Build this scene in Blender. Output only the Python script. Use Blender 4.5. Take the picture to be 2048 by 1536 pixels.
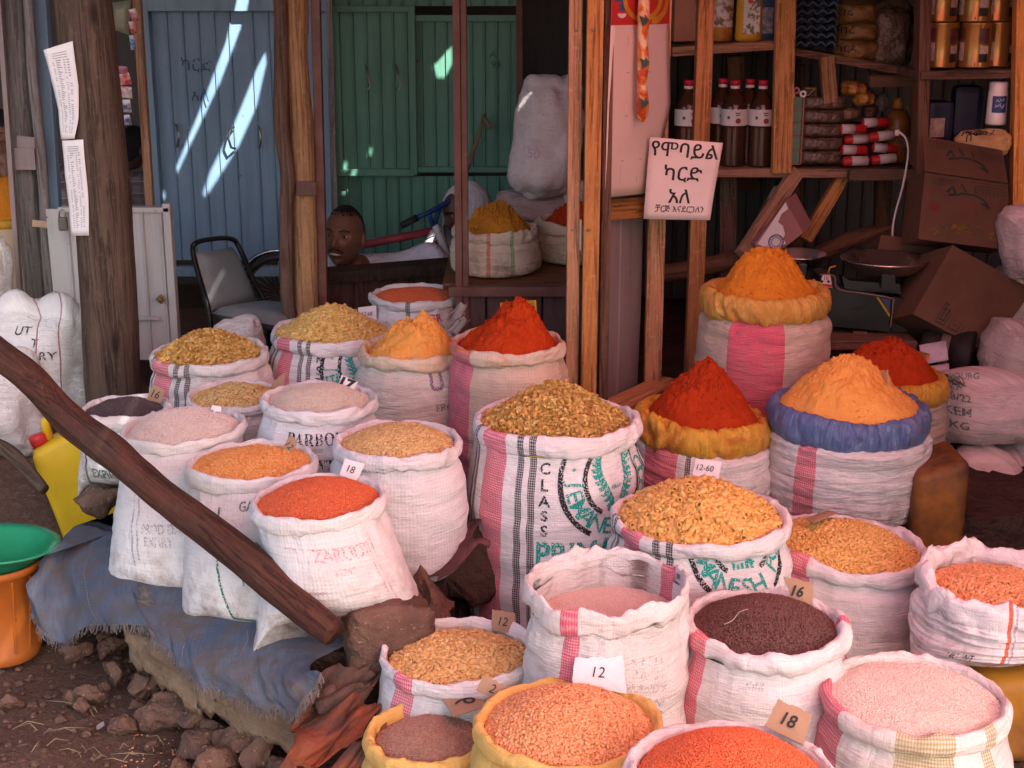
import bpy, bmesh, math, random
import numpy as np
from mathutils import Vector, Matrix, Euler
from mathutils.geometry import tessellate_polygon
for o in list(bpy.data.objects): bpy.data.objects.remove(o)
SC = bpy.context.scene
COL = SC.collection
R = math.radians
# ------------------------------------------------------------------ camera
CAM_H, FPX, PITCH = 1.85, 2900.0, R(16)
cd = bpy.data.cameras.new('camera'); cam = bpy.data.objects.new('camera', cd); COL.objects.link(cam)
cam.location = (0, 0, CAM_H); cam.rotation_euler = (math.pi/2 - PITCH, 0, 0)
cd.sensor_width = 36; cd.lens = 36*FPX/2048; cd.clip_end = 2000; cd.clip_start = .05
SC.camera = cam
# ------------------------------------------------------------------ sky, sun, exposure
SUN = Vector((.40, -.62, .68)).normalized()          # towards the sun
w = bpy.data.worlds.new('World'); SC.world = w; w.use_nodes = True
nt = w.node_tree; bg = nt.nodes['Background']; sky = nt.nodes.new('ShaderNodeTexSky')
sky.sky_type = 'NISHITA'; sky.sun_disc = False
sky.sun_elevation = math.asin(SUN.z); sky.sun_rotation = math.atan2(SUN.x, SUN.y)
nt.links.new(sky.outputs[0], bg.inputs[0]); bg.inputs[1].default_value = .125
sky.air_density = .8; sky.dust_density = 4.0; sky.ozone_density = .4      # hazy, whitish sky
ld = bpy.data.lights.new('sun', 'SUN'); ld.energy = 5.0; ld.angle = R(.5); ld.color = (1, .95, .87)
so = bpy.data.objects.new('sun', ld); COL.objects.link(so)
so.rotation_euler = SUN.to_track_quat('Z', 'Y').to_euler(); so.location = (0, -3, 8)
SC.view_settings.view_transform = 'Standard'; SC.view_settings.look = 'None'
SC.view_settings.exposure = 1.78; SC.view_settings.gamma = 1
SC.cycles.max_bounces = 10; SC.cycles.diffuse_bounces = 5; SC.cycles.transparent_max_bounces = 8
# ------------------------------------------------------------------ picture measurements to places
def at_d(u, v, d):
    x = (u-1024)/FPX; c = -(v-768)/FPX
    return Vector((x*d, d*(math.cos(PITCH)+c*math.sin(PITCH)), CAM_H + d*(-math.sin(PITCH)+c*math.cos(PITCH))))
def at(u, v, y):
    c = -(v-768)/FPX
    return at_d(u, v, y/(math.cos(PITCH)+c*math.sin(PITCH)))
def at_z(u, v, z):
    c = -(v-768)/FPX
    return at_d(u, v, (z-CAM_H)/(-math.sin(PITCH)+c*math.cos(PITCH)))
# ------------------------------------------------------------------ numpy value noise
_rng = np.random.RandomState(5); _T = _rng.rand(256, 256)
def vn(x, y, seed=0, perx=0):
    x = np.asarray(x, float); y = np.asarray(y, float)
    xi = np.floor(x).astype(int); yi = np.floor(y).astype(int); fx = x-xi; fy = y-yi
    fx = fx*fx*(3-2*fx); fy = fy*fy*(3-2*fy)
    def h(a, b):
        if perx: a = a % perx
        return _T[(a*7+seed*31) % 256, (b*13+seed*17+a) % 256]
    return (h(xi, yi)*(1-fx)+h(xi+1, yi)*fx)*(1-fy)+(h(xi, yi+1)*(1-fx)+h(xi+1, yi+1)*fx)*fy - .5
def fbm(x, y, seed=0, oct=4, perx=0):
    s = 0; a = 1.
    for k in range(oct):
        s = s + a*vn(np.asarray(x)*2**k, np.asarray(y)*2**k, seed+k*3, perx*2**k); a *= .5
    return s
def sm(a, b, x):
    t = np.clip((x-a)/(b-a), 0, 1); return t*t*(3-2*t)
# ------------------------------------------------------------------ objects
def wloc(o):
    v = Vector(o.location)
    while o.parent: o = o.parent; v += o.location
    return v
def tag(o, label=None, cat=None, group=None, kind=None):
    if label: o['label'] = label
    if cat: o['category'] = cat
    if group: o['group'] = group
    if kind: o['kind'] = kind
    return o
def thing(name, label, cat, loc=(0, 0, 0), group=None):
    o = bpy.data.objects.new(name, None); o.empty_display_size = .05; COL.objects.link(o); o.location = loc
    return tag(o, label, cat, group)
def link_mesh(name, me, parent=None, mats=(), loc=None):
    o = bpy.data.objects.new(name, me); COL.objects.link(o)
    for m in (mats if isinstance(mats, (list, tuple)) else [mats]): me.materials.append(m)
    if parent is not None:
        o.parent = parent; off = wloc(parent)
        me.transform(Matrix.Translation(-off))
    elif loc is not None:
        o.location = loc; me.transform(Matrix.Translation(-Vector(loc)))
    return o
def arrays_mesh(name, V, F, smooth=True, uv=None, tint=None, mi=None):
    """V (n,3); F (m,k) int array or list of such arrays"""
    Fs = F if isinstance(F, list) else [F]
    Fs = [np.asarray(f, np.int32) for f in Fs if len(f)]
    me = bpy.data.meshes.new(name); V = np.asarray(V, np.float32)
    loops = np.concatenate([f.ravel() for f in Fs]); tot = np.concatenate([np.full(len(f), f.shape[1], np.int32) for f in Fs])
    st = np.concatenate([[0], np.cumsum(tot)[:-1]]).astype(np.int32)
    me.vertices.add(len(V)); me.vertices.foreach_set('co', V.ravel())
    me.loops.add(len(loops)); me.loops.foreach_set('vertex_index', loops)
    me.polygons.add(len(tot)); me.polygons.foreach_set('loop_start', st)
    me.polygons.foreach_set('use_smooth', np.full(len(tot), smooth, bool))
    if mi is not None: me.polygons.foreach_set('material_index', np.asarray(mi, np.int32))
    if uv is not None:
        l = me.uv_layers.new(name='UVMap'); l.data.foreach_set('uv', np.asarray(uv, np.float32)[loops].ravel())
    if tint is not None:
        a = me.attributes.new('tint', 'FLOAT', 'POINT'); a.data.foreach_set('value', np.asarray(tint, np.float32))
    me.update(calc_edges=True); me.validate()
    return me
def grid_faces(nu, nv, wrap=False, off=0):
    """verts index = j*nu+i, i along u"""
    i = np.arange(nu if wrap else nu-1); j = np.arange(nv-1)
    I, J = np.meshgrid(i, j); I = I.ravel(); J = J.ravel(); K = (I+1) % nu
    return np.stack([J*nu+I, J*nu+K, (J+1)*nu+K, (J+1)*nu+I], 1)+off
class MB:
    def __init__(s): s.v = []; s.f = []; s.m = []; s.s = []
    def add(s, V, F, m=0, smooth=False):
        o = len(s.v); s.v += [tuple(p) for p in V]
        for f in F: s.f.append(tuple(int(i)+o for i in f)); s.m.append(m); s.s.append(smooth)
        return s
    def box(s, c, size, rot=None, m=0, taper=1., bev=.0):
        hx, hy, hz = size[0]/2, size[1]/2, size[2]/2; V = []
        b = min(bev, hx*.9, hy*.9, hz*.9)
        if b > 0:
            bm = bmesh.new(); bmesh.ops.create_cube(bm, size=1)
            for q in bm.verts: q.co = Vector((q.co.x*2*hx*(taper if q.co.z > 0 else 1), q.co.y*2*hy*(taper if q.co.z > 0 else 1), q.co.z*2*hz))
            bmesh.ops.bevel(bm, geom=bm.edges[:], offset=b, segments=2, affect='EDGES', profile=.6)
            bm.verts.index_update(); V = [q.co.copy() for q in bm.verts]; F = [[q.index for q in f.verts] for f in bm.faces]; bm.free()
        else:
            for z in (-1, 1):
                k = taper if z > 0 else 1
                for x, y in ((-1, -1), (1, -1), (1, 1), (-1, 1)): V.append(Vector((x*hx*k, y*hy*k, z*hz)))
            F = [(0, 3, 2, 1), (4, 5, 6, 7), (0, 1, 5, 4), (1, 2, 6, 5), (2, 3, 7, 6), (3, 0, 4, 7)]
        if rot is not None:
            Rm = rot if isinstance(rot, Matrix) else Euler(rot).to_matrix()
            V = [Rm @ p for p in V]
        c = Vector(c); return s.add([p+c for p in V], F, m)
    def beam(s, a, b, wd, th, m=0, up=(0, -1, 0), bev=.003, wob=0):
        """a bar from a to b, wd across, th along 'up'"""
        a = Vector(a); b = Vector(b); z = (b-a).normalized(); y = Vector(up); y = (y-z*y.dot(z)).normalized(); x = y.cross(z)
        Rm = Matrix((x, y, z)).transposed()
        return s.box((a+b)/2, (wd, th, (b-a).length), Rm, m, bev=bev)
    def tube(s, pts, rad, n=12, m=0, cap=True, smooth=True, wob=0, seed=0):
        pts = [Vector(p) for p in pts]; L = len(pts)
        rad = [rad]*L if isinstance(rad, (int, float)) else rad
        V = []; F = []
        t0 = (pts[1]-pts[0]).normalized(); x = t0.orthogonal().normalized()
        rr = random.Random(seed)
        for k, p in enumerate(pts):
            t = (pts[min(k+1, L-1)]-pts[max(k-1, 0)]).normalized()
            x = (x-t*x.dot(t)).normalized(); y = t.cross(x)
            for i in range(n):
                a = 2*math.pi*i/n; r = rad[k]*(1+wob*(rr.random()-.5))
                V.append(p+(x*math.cos(a)+y*math.sin(a))*r)
        for k in range(L-1):
            for i in range(n):
                j = (i+1) % n; F.append((k*n+i, k*n+j, (k+1)*n+j, (k+1)*n+i))
        if cap: F.append(tuple(range(n))[::-1]); F.append(tuple((L-1)*n+i for i in range(n)))
        return s.add(V, F, m, smooth)
    def lathe(s, prof, c, n=24, m=0, smooth=True, rot=None, cap=True, sx=1, sy=1):
        V = []; F = []
        for r, z in prof:
            for i in range(n):
                a = 2*math.pi*i/n; V.append(Vector((r*math.cos(a)*sx, r*math.sin(a)*sy, z)))
        for k in range(len(prof)-1):
            for i in range(n):
                j = (i+1) % n; F.append((k*n+i, k*n+j, (k+1)*n+j, (k+1)*n+i))
        if cap: F.append(tuple(range(n))[::-1]); F.append(tuple((len(prof)-1)*n+i for i in range(n)))
        if rot is not None:
            Rm = rot if isinstance(rot, Matrix) else Euler(rot).to_matrix(); V = [Rm @ p for p in V]
        c = Vector(c); return s.add([p+c for p in V], F, m, smooth)
    def quad(s, a, b, c, d, m=0): return s.add([a, b, c, d], [(0, 1, 2, 3)], m)
    def build(s, name, mats, parent=None, loc=None, sub=0):
        me = bpy.data.meshes.new(name); me.from_pydata([tuple(p) for p in s.v], [], s.f); 
        me.polygons.foreach_set('material_index', s.m); me.polygons.foreach_set('use_smooth', s.s); me.update()
        o = link_mesh(name, me, parent, mats, loc)
        if sub:
            md = o.modifiers.new('s', 'SUBSURF'); md.levels = sub; md.render_levels = sub
        return o
def copy_tree(o, loc=None, label=None, parent=None, group=None, rotz=None):
    c = o.copy(); COL.objects.link(c)
    if parent is not None: c.parent = parent
    if loc is not None: c.location = loc
    if rotz is not None: c.rotation_euler.z = rotz
    if label: c['label'] = label
    if group: c['group'] = group
    for ch in [k for k in COL.objects if k.parent == o]: copy_tree(ch, parent=c)
    return c
# ------------------------------------------------------------------ lettering
_tc = {}
def text2d(s, maxe=0.12, bold=0.0):
    key = (s, maxe, bold)
    if key in _tc: return _tc[key]
    c = bpy.data.curves.new('t', 'FONT'); c.body = s; c.resolution_u = 3; c.offset = bold
    o = bpy.data.objects.new('t', c); COL.objects.link(o)
    dg = bpy.context.evaluated_depsgraph_get(); me = bpy.data.meshes.new_from_object(o.evaluated_get(dg))
    bpy.data.objects.remove(o); bpy.data.curves.remove(c)
    bm = bmesh.new(); bm.from_mesh(me); bpy.data.meshes.remove(me)
    for _ in range(3):
        es = [e for e in bm.edges if e.calc_length() > maxe]
        if not es: break
        bmesh.ops.subdivide_edges(bm, edges=es, cuts=1)
    bmesh.ops.triangulate(bm, faces=bm.faces[:])
    bm.verts.index_update()
    V = np.array([v.co[:2] for v in bm.verts]) if len(bm.verts) else np.zeros((0, 2)); F = [[v.index for v in f.verts] for f in bm.faces]; bm.free()
    _tc[key] = (V, F); return V, F
def serif(s): return ''.join(chr(0x1D400+ord(ch)-65) if 'A' <= ch <= 'Z' else ch for ch in s)
def text_flat(mb, s, origin, ex, ey, h, m=0, center=True, bold=0.0, sx=1.0):
    """flat lettering; ex, ey unit vectors, h = capital height in metres"""
    V, F = text2d(s, 9, bold)
    if not len(V): return mb
    k = h/.69; c = V.mean(0)*0
    if center: c = (V.max(0)+V.min(0))/2
    o = Vector(origin); ex = Vector(ex); ey = Vector(ey)
    return mb.add([o+ex*((p[0]-c[0])*k*sx)+ey*((p[1]-c[1])*k) for p in V], F, m)
# ------------------------------------------------------------------ materials
class NT:
    def __init__(s, name):
        s.m = bpy.data.materials.new(name); s.m.use_nodes = True; s.t = s.m.node_tree
        s.b = s.t.nodes['Principled BSDF']; s.out = s.t.nodes['Material Output']
    def n(s, t, **kw):
        x = s.t.nodes.new('ShaderNode'+t)
        for k, v in kw.items():
            if hasattr(x, k) and not k[0].isupper(): setattr(x, k, v)
        return x
    def l(s, a, b): s.t.links.new(a, b)
    def val(s, inp, v):
        if hasattr(v, 'is_output'): s.l(v, inp)
        else: inp.default_value = v
    def math(s, op, a, b=None, c=None, clamp=False):
        x = s.n('Math'); x.operation = op; x.use_clamp = clamp; s.val(x.inputs[0], a)
        if b is not None: s.val(x.inputs[1], b)
        if c is not None: s.val(x.inputs[2], c)
        return x.outputs[0]
    def mix(s, f, a, b, blend='MIX'):
        x = s.n('Mix'); x.data_type = 'RGBA'; x.blend_type = blend
        s.val(x.inputs[0], f); s.val(x.inputs[6], c4(a)); s.val(x.inputs[7], c4(b)); return x.outputs[2]
    def coord(s, kind='Object', sc=(1, 1, 1)):
        t = s.n('TexCoord'); mp = s.n('Mapping'); mp.inputs['Scale'].default_value = sc
        s.l(t.outputs[kind], mp.inputs[0]); return mp.outputs[0]
    def noise(s, vec, scale, detail=4, rough=.55, dist=0):
        x = s.n('TexNoise'); s.l(vec, x.inputs['Vector']); x.inputs['Scale'].default_value = scale
        x.inputs['Detail'].default_value = detail; x.inputs['Roughness'].default_value = rough; x.inputs['Distortion'].default_value = dist
        return x.outputs[0]
    def ramp(s, f, stops, const=False):
        x = s.n('ValToRGB'); cr = x.color_ramp
        if const: cr.interpolation = 'CONSTANT'
        while len(cr.elements) < len(stops): cr.elements.new(.5)
        for e, (p, c) in zip(cr.elements, stops): e.position = p; e.color = c4(c) if not isinstance(c, (int, float)) else (c, c, c, 1)
        s.l(f, x.inputs[0]); return x.outputs[0]
    def bump(s, h, strength=.3, dist=.01, prev=None):
        x = s.n('Bump'); x.inputs['Strength'].default_value = strength; x.inputs['Distance'].default_value = dist
        s.l(h, x.inputs['Height'])
        if prev is not None: s.l(prev, x.inputs['Normal'])
        return x.outputs[0]
    def fin(s, col=None, rough=.8, normal=None, spec=.3, metal=0):
        if col is not None: s.val(s.b.inputs['Base Color'], c4(col))
        s.val(s.b.inputs['Roughness'], rough); s.b.inputs['Metallic'].default_value = metal
        s.b.inputs['Specular IOR Level'].default_value = spec
        if normal is not None: s.l(normal, s.b.inputs['Normal'])
        return s.m
def c4(c):
    if hasattr(c, 'is_output'): return c
    return (c[0], c[1], c[2], 1) if isinstance(c, (tuple, list)) else (c, c, c, 1)
_MC = {}
def plain(name, col, rough=.7, col2=None, scale=8, stretch=(1, 1, 1), bump=.25, bscale=60, bdist=.004, spec=.3, metal=0, lo=.4, hi=.65, speck=None):
    if name in _MC: return _MC[name]
    n = NT(name); v = n.coord('Object', stretch)
    col2 = col2 or tuple(x*.6 for x in col)
    f = n.noise(v, scale, 6, .6); c = n.ramp(f, [(lo, col), (hi, col2)])
    h = n.noise(v, bscale, 4)
    if speck:
        sp = n.noise(v, speck[1], 3); c = n.mix(n.math('GREATER_THAN', sp, speck[2]), c, speck[0])
    rr = n.math('ADD', n.math('MULTIPLY', n.math('SUBTRACT', f, .5), .35), rough, clamp=True)
    _MC[name] = n.fin(c, rr, n.bump(h, bump, bdist), spec, metal); return _MC[name]
def wood(name, col, col2, axis=2, scale=1., rough=.75, knots=True, dirt=.35):
    n = NT(name); st = [14, 14, 14]; st[axis] = 1.1
    v = n.coord('Object', tuple(x*scale for x in st))
    g = n.noise(v, 2.2, 8, .65, 1.2); fine = n.noise(v, 9, 6, .7)
    c = n.mix(n.ramp(g, [(.32, 0.), (.68, 1.)]), col, col2)
    c = n.mix(n.math('MULTIPLY', n.ramp(fine, [(.45, 0.), (.75, 1.)]), .55), c, tuple(x*.45 for x in col2))
    cs = [30, 30, 30]; cs[axis] = .9; ck = n.noise(n.coord('Object', tuple(x*scale for x in cs)), 1.3, 5, .6, .5); crack = n.ramp(ck, [(.475, 0.), (.495, 1.), (.505, 1.), (.525, 0.)])
    c = n.mix(n.math('MULTIPLY', crack, .55), c, tuple(x*.25 for x in col2))
    sp = n.noise(n.coord('Object', (1, 1, 1)), 55, 4, .7); c = n.mix(n.math('MULTIPLY', n.ramp(sp, [(.55, 0.), (.75, 1.)]), .4), c, tuple(min(1, x*1.5) for x in col))
    v2 = n.coord('Object', (1, 1, 1)); d = n.noise(v2, 3.5, 5, .6)
    c = n.mix(n.math('MULTIPLY', n.ramp(d, [(.5, 0.), (.75, 1.)]), dirt), c, (.06, .045, .035))
    if knots:
        ks = [7, 7, 7]; ks[axis] = 2.2; vo = n.n('TexVoronoi'); n.l(n.coord('Object', tuple(ks)), vo.inputs['Vector']); vo.inputs['Scale'].default_value = 1
        c = n.mix(n.ramp(vo.outputs['Distance'], [(.05, .85), (.14, 0.)]), c, tuple(x*.22 for x in col2))
    oi = n.n('ObjectInfo'); hs_ = n.n('HueSaturation'); n.l(c, hs_.inputs['Color']); n.l(n.math('ADD', n.math('MULTIPLY', oi.outputs['Random'], .5), .72), hs_.inputs['Value']); n.l(n.math('ADD', n.math('MULTIPLY', n.math('FRACT', n.math('MULTIPLY', oi.outputs['Random'], 7.3)), .35), .70), hs_.inputs['Saturation']); c = hs_.outputs[0]
    nb = n.bump(fine, .6, .005); nb = n.bump(g, .4, .008, nb); iv = n.math('SUBTRACT', 1.0, crack); nb = n.bump(iv, .6, .006, nb)
    return n.fin(c, rough, nb, .25)
# ================================================================== SACKS
WHITE = (.74, .715, .70); CREAM = (.72, .62, .48); PINKRED = (.72, .10, .17); BLK = (.05, .05, .055); TEAL = (.03, .36, .30)
def fabric(name, base=WHITE, stripes=(), weave=1.0, crease=1.0, dirt=.35, dirtcol=(.33, .24, .17), coarse=False, dust=None, translucent=0):
    if name in _MC: return _MC[name]
    n = NT(name); uv = n.coord('UV'); sp = n.n('SeparateXYZ'); n.l(uv, sp.inputs[0]); U, V = sp.outputs[0], sp.outputs[1]
    wob = n.math('MULTIPLY', n.math('SUBTRACT', n.noise(uv, 9, 2), .5), .010)
    Uw = n.math('ADD', U, wob)
    c = base
    ck = n.n('TexChecker'); mp = n.n('Mapping'); n.l(uv, mp.inputs[0]); mp.inputs['Rotation'].default_value[2] = R(45)
    n.l(mp.outputs[0], ck.inputs['Vector']); ck.inputs['Scale'].default_value = 230 if not coarse else 170
    ck.inputs['Color1'].default_value = (1, 1, 1, 1); ck.inputs['Color2'].default_value = (0, 0, 0, 1)
    wv = n.noise(n.coord('UV', (130, 30, 1)), 3, 2)
    for (a, b, col, amt) in stripes:
        m = n.math('MULTIPLY', n.math('GREATER_THAN', Uw, a), n.math('LESS_THAN', Uw, b))
        m = n.math('MULTIPLY', m, n.math('ADD', n.math('MULTIPLY', n.math('SUBTRACT', 1.0, ck.outputs[1]), 1-amt), amt))
        c = n.mix(m, c, col)
    # loose tape weave: slightly uneven threads, colour darker along the creases, worn prints, dirt
    th = n.noise(n.coord('UV', (9, 210, 1)), 1.6, 4, .6); th2 = n.noise(n.coord('UV', (210, 9, 1)), 1.6, 3, .6)
    c = n.mix(n.math('MULTIPLY', n.ramp(th, [(.50, 0.), (.74, 1.)]), .30*crease), c, tuple(x*.55 for x in dirtcol))
    c = n.mix(n.math('MULTIPLY', n.ramp(th2, [(.5, 0.), (.75, 1.)]), .14*weave), c, tuple(x*.6 for x in base))
    d = n.noise(n.coord('Object', (1, 1, 1)), 6.5, 7, .62, .6)
    c = n.mix(n.math('MULTIPLY', n.ramp(d, [(.47, 0.), (.72, 1.)]), dirt), c, dirtcol)
    soil = n.math('MULTIPLY', n.ramp(n.noise(n.coord('Object', (1, 1, 1)), 17, 6, .65), [(.44, 0.), (.66, 1.)]), n.ramp(V, [(.02, .85), (.16, 0.)]))
    c = n.mix(soil, c, (.26, .14, .095))
    if dust:
        dd = n.noise(n.coord('Object', (1, 1, 1)), 9, 5, .6, 1.)
        c = n.mix(n.math('MULTIPLY', n.ramp(dd, [(dust[1], 0.), (dust[1]+.16, 1.)]), dust[2]), c, dust[0])
    wx = n.n('TexWave'); n.l(n.coord('UV', (1, 1, 1)), wx.inputs[0]); wx.bands_direction = 'X'; wx.inputs['Scale'].default_value = (34 if coarse else 50); wx.inputs['Distortion'].default_value = .6
    wy = n.n('TexWave'); n.l(n.coord('UV', (1, 1, 1)), wy.inputs[0]); wy.bands_direction = 'Y'; wy.inputs['Scale'].default_value = (34 if coarse else 50); wy.inputs['Distortion'].default_value = .6
    hw = n.math('MULTIPLY', wx.outputs[1], wy.outputs[1])
    nb = n.bump(hw, (.55 if coarse else .3)*weave, .0016)
    nb = n.bump(th, .45*crease, .006, nb)
    cr = n.noise(n.coord('UV', (5, 26, 1)), 2.2, 5, .6, .8); nb = n.bump(cr, .55*crease, .012, nb)
    cr2 = n.noise(n.coord('UV', (11, 7, 1)), 2.0, 4, .55, 1.2); nb = n.bump(cr2, .4, .014, nb)
    _MC[name] = n.fin(c, .72, nb, .22); return _MC[name]
def plastic_film(name, base, c2, dark, stain=None):
    if name in _MC: return _MC[name]
    n = NT(name); f = n.noise(n.coord('UV', (26, 9, 1)), 1.6, 6, .62, 1.5); g = n.noise(n.coord('Object', (1, 1, 1)), 14, 5)
    c = n.mix(n.ramp(f, [(.35, 0.), (.62, 1.)]), base, c2); c = n.mix(n.math('MULTIPLY', n.ramp(g, [(.5, 0.), (.7, 1.)]), .55), c, dark)
    if stain: c = n.mix(n.math('MULTIPLY', n.ramp(n.noise(n.coord('Object', (1, 1, 1)), 11, 6, .65, .8), [(.47, 0.), (.66, 1.)]), .8), c, stain)
    ck = n.noise(n.coord('UV', (34, 15, 1)), 2.2, 5, .6, 2.); rid = n.math('ABSOLUTE', n.math('SUBTRACT', ck, .5)); nb = n.bump(f, .8, .012); nb = n.bump(n.noise(n.coord('UV', (60, 22, 1)), 1.5, 4), .5, .006, nb); nb = n.bump(rid, .9, .010, nb)
    _MC[name] = n.fin(c, .42, nb, .45); return _MC[name]
def ink(name, col, gap=.47, scale=260):
    """print on woven tape: the ink misses some of the threads"""
    if name in _MC: return _MC[name]
    n = NT(name); v = n.coord('Object', (1, 1, 1)); f = n.noise(v, scale, 2); g = n.noise(v, 22, 3)
    a = n.math('LESS_THAN', n.math('ADD', f, n.math('MULTIPLY', n.math('SUBTRACT', g, .5), .35)), gap+.1)
    tr = n.n('BsdfTransparent'); mx = n.n('MixShader'); n.l(a, mx.inputs[0]); n.l(tr.outputs[0], mx.inputs[1]); n.l(n.b.outputs[0], mx.inputs[2]); n.l(mx.outputs[0], n.out.inputs[0])
    _MC[name] = n.fin(col, .8, None, .2); return _MC[name]
def grain_mat(name, col, col2, rough=.6, spec=.35, sss=0):
    if name in _MC: return _MC[name]
    n = NT(name); a = n.n('Attribute'); a.attribute_name = 'tint'
    v = n.coord('Object', (1, 1, 1)); g = n.noise(v, 30, 3)
    f = n.math('ADD', a.outputs['Fac'], n.math('MULTIPLY', n.math('SUBTRACT', g, .5), .5), clamp=True)
    c = n.mix(f, col, col2)
    _MC[name] = n.fin(c, rough, n.bump(n.noise(v, 400, 2), .2, .002), spec); return _MC[name]
def powder_mat(name, col, col2, col3):
    if name in _MC: return _MC[name]
    n = NT(name); v = n.coord('Object', (1, 1, 1)); f = n.noise(v, 14, 6, .65); g = n.noise(v, 120, 5, .7); k = n.noise(v, 420, 3, .7)
    c = n.mix(n.ramp(f, [(.36, 0.), (.64, 1.)]), col, col2); c = n.mix(n.math('MULTIPLY', n.ramp(g, [(.55, 0.), (.7, 1.)]), .5), c, col3)
    nb = n.bump(f, .35, .012); nb = n.bump(g, .7, .006, nb); nb = n.bump(k, .5, .003, nb)
    _MC[name] = n.fin(c, .95, nb, .08); return _MC[name]
# ---- pieces of food, unit: metres
def t_lens(r, h, n=7, dome=False):
    V = [(0, 0, h)] ; F = []
    rings = [(r*.7, h*.72), (r, 0)] if dome else [(r*.72, h*.66), (r, 0), (r*.72, -h*.66)]
    for rr, z in rings:
        for i in range(n): V.append((rr*math.cos(2*math.pi*i/n), rr*math.sin(2*math.pi*i/n), z))
    V.append((0, 0, rings[-1][1]*1.3-(.2*h if dome else 0)))
    for i in range(n):
        j = (i+1) % n; F.append((0, 1+i, 1+j)); F.append((len(V)-1, 1+(len(rings)-1)*n+j, 1+(len(rings)-1)*n+i))
        for k in range(len(rings)-1):
            a, b = 1+k*n, 1+(k+1)*n; F.append((a+i, b+i, b+j)); F.append((a+i, b+j, a+j))
    return np.array(V), np.array(F)
def t_rice(L, r, n=5):
    V = [(-L/2, 0, 0)]; F = []
    for x, q in ((-L*.28, r), (L*.28, r)):
        for i in range(n): V.append((x, q*math.cos(2*math.pi*i/n), q*math.sin(2*math.pi*i/n)))
    V.append((L/2, 0, 0))
    for i in range(n):
        j = (i+1) % n; F += [(0, 1+j, 1+i), (1+i, 1+j, 1+n+j), (1+i, 1+n+j, 1+n+i), (1+n+i, 1+n+j, 1+2*n)]
    return np.array(V), np.array(F)
def t_elbow(L, r, bend, nr=8, ns=6):
    """curved tube with a hollow, thick-walled end"""
    V = []; F = []; Rb = L/bend
    prof = [(r, 0)]
    def ring(a, rr):
        c = (Rb*math.sin(a), Rb*(1-math.cos(a)), 0)
        for i in range(nr):
            q = 2*math.pi*i/nr; dx = rr*math.cos(q)
            V.append((c[0]-dx*math.sin(a), c[1]+dx*math.cos(a), rr*math.sin(q)))
    seq = [(-bend/2+bend*.10, r*.66), (-bend/2, r*.70)]+[(-bend/2+bend*k/ns, r) for k in range(ns+1)]+[(bend/2, r*.70), (bend/2-bend*.10, r*.66)]
    for a, rr in seq: ring(a, rr)
    for k in range(len(seq)-1):
        for i in range(nr):
            j = (i+1) % nr; a, b = k*nr, (k+1)*nr; F += [(a+i, a+j, b+j), (a+i, b+j, b+i)]
    V = np.array(V); V[:, 1] -= V[:, 1].mean(); return V, np.array(F)
def t_fusilli(L, w, turns=1.9, ns=13):
    V = []; F = []
    for b in range(3):
        o = len(V)
        for k in range(ns+1):
            a = 2*math.pi*(turns*k/ns)+2*math.pi*b/3; x = L*(k/ns-.5); wk = w*(1 if 0 < k < ns else .8)
            V.append((x, 0, 0)); V.append((x, wk*math.cos(a), wk*math.sin(a)))
        for k in range(ns):
            p = o+2*k; F += [(p, p+1, p+3), (p, p+3, p+2)]
    return np.array(V), np.array(F)
def scatter(rs, tpl, P, Nrm, tilt, scale_j=.15):
    """copies of a template laid on points P with normals Nrm, merged: V, F, tint"""
    TV, TF = tpl; n = len(P)
    a = rs.rand(n)*2*math.pi
    Nn = Nrm + rs.randn(n, 3)*tilt; Nn /= np.linalg.norm(Nn, axis=1)[:, None]
    ref = np.stack([np.cos(a), np.sin(a), np.zeros(n)], 1); X = ref-Nn*(ref*Nn).sum(1)[:, None]; X /= np.linalg.norm(X, axis=1)[:, None]
    Y = np.cross(Nn, X); s = (1+rs.randn(n)*scale_j).clip(.6, 1.5)
    V = P[:, None, :] + s[:, None, None]*(TV[None, :, 0:1]*X[:, None, :]+TV[None, :, 1:2]*Y[:, None, :]+TV[None, :, 2:3]*Nn[:, None, :])
    F = TF[None]+(np.arange(n)*len(TV))[:, None, None]
    return V.reshape(-1, 3), F.reshape(-1, TF.shape[1]), np.repeat(rs.rand(n), len(TV))
class Sack: pass
SK = {}
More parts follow.
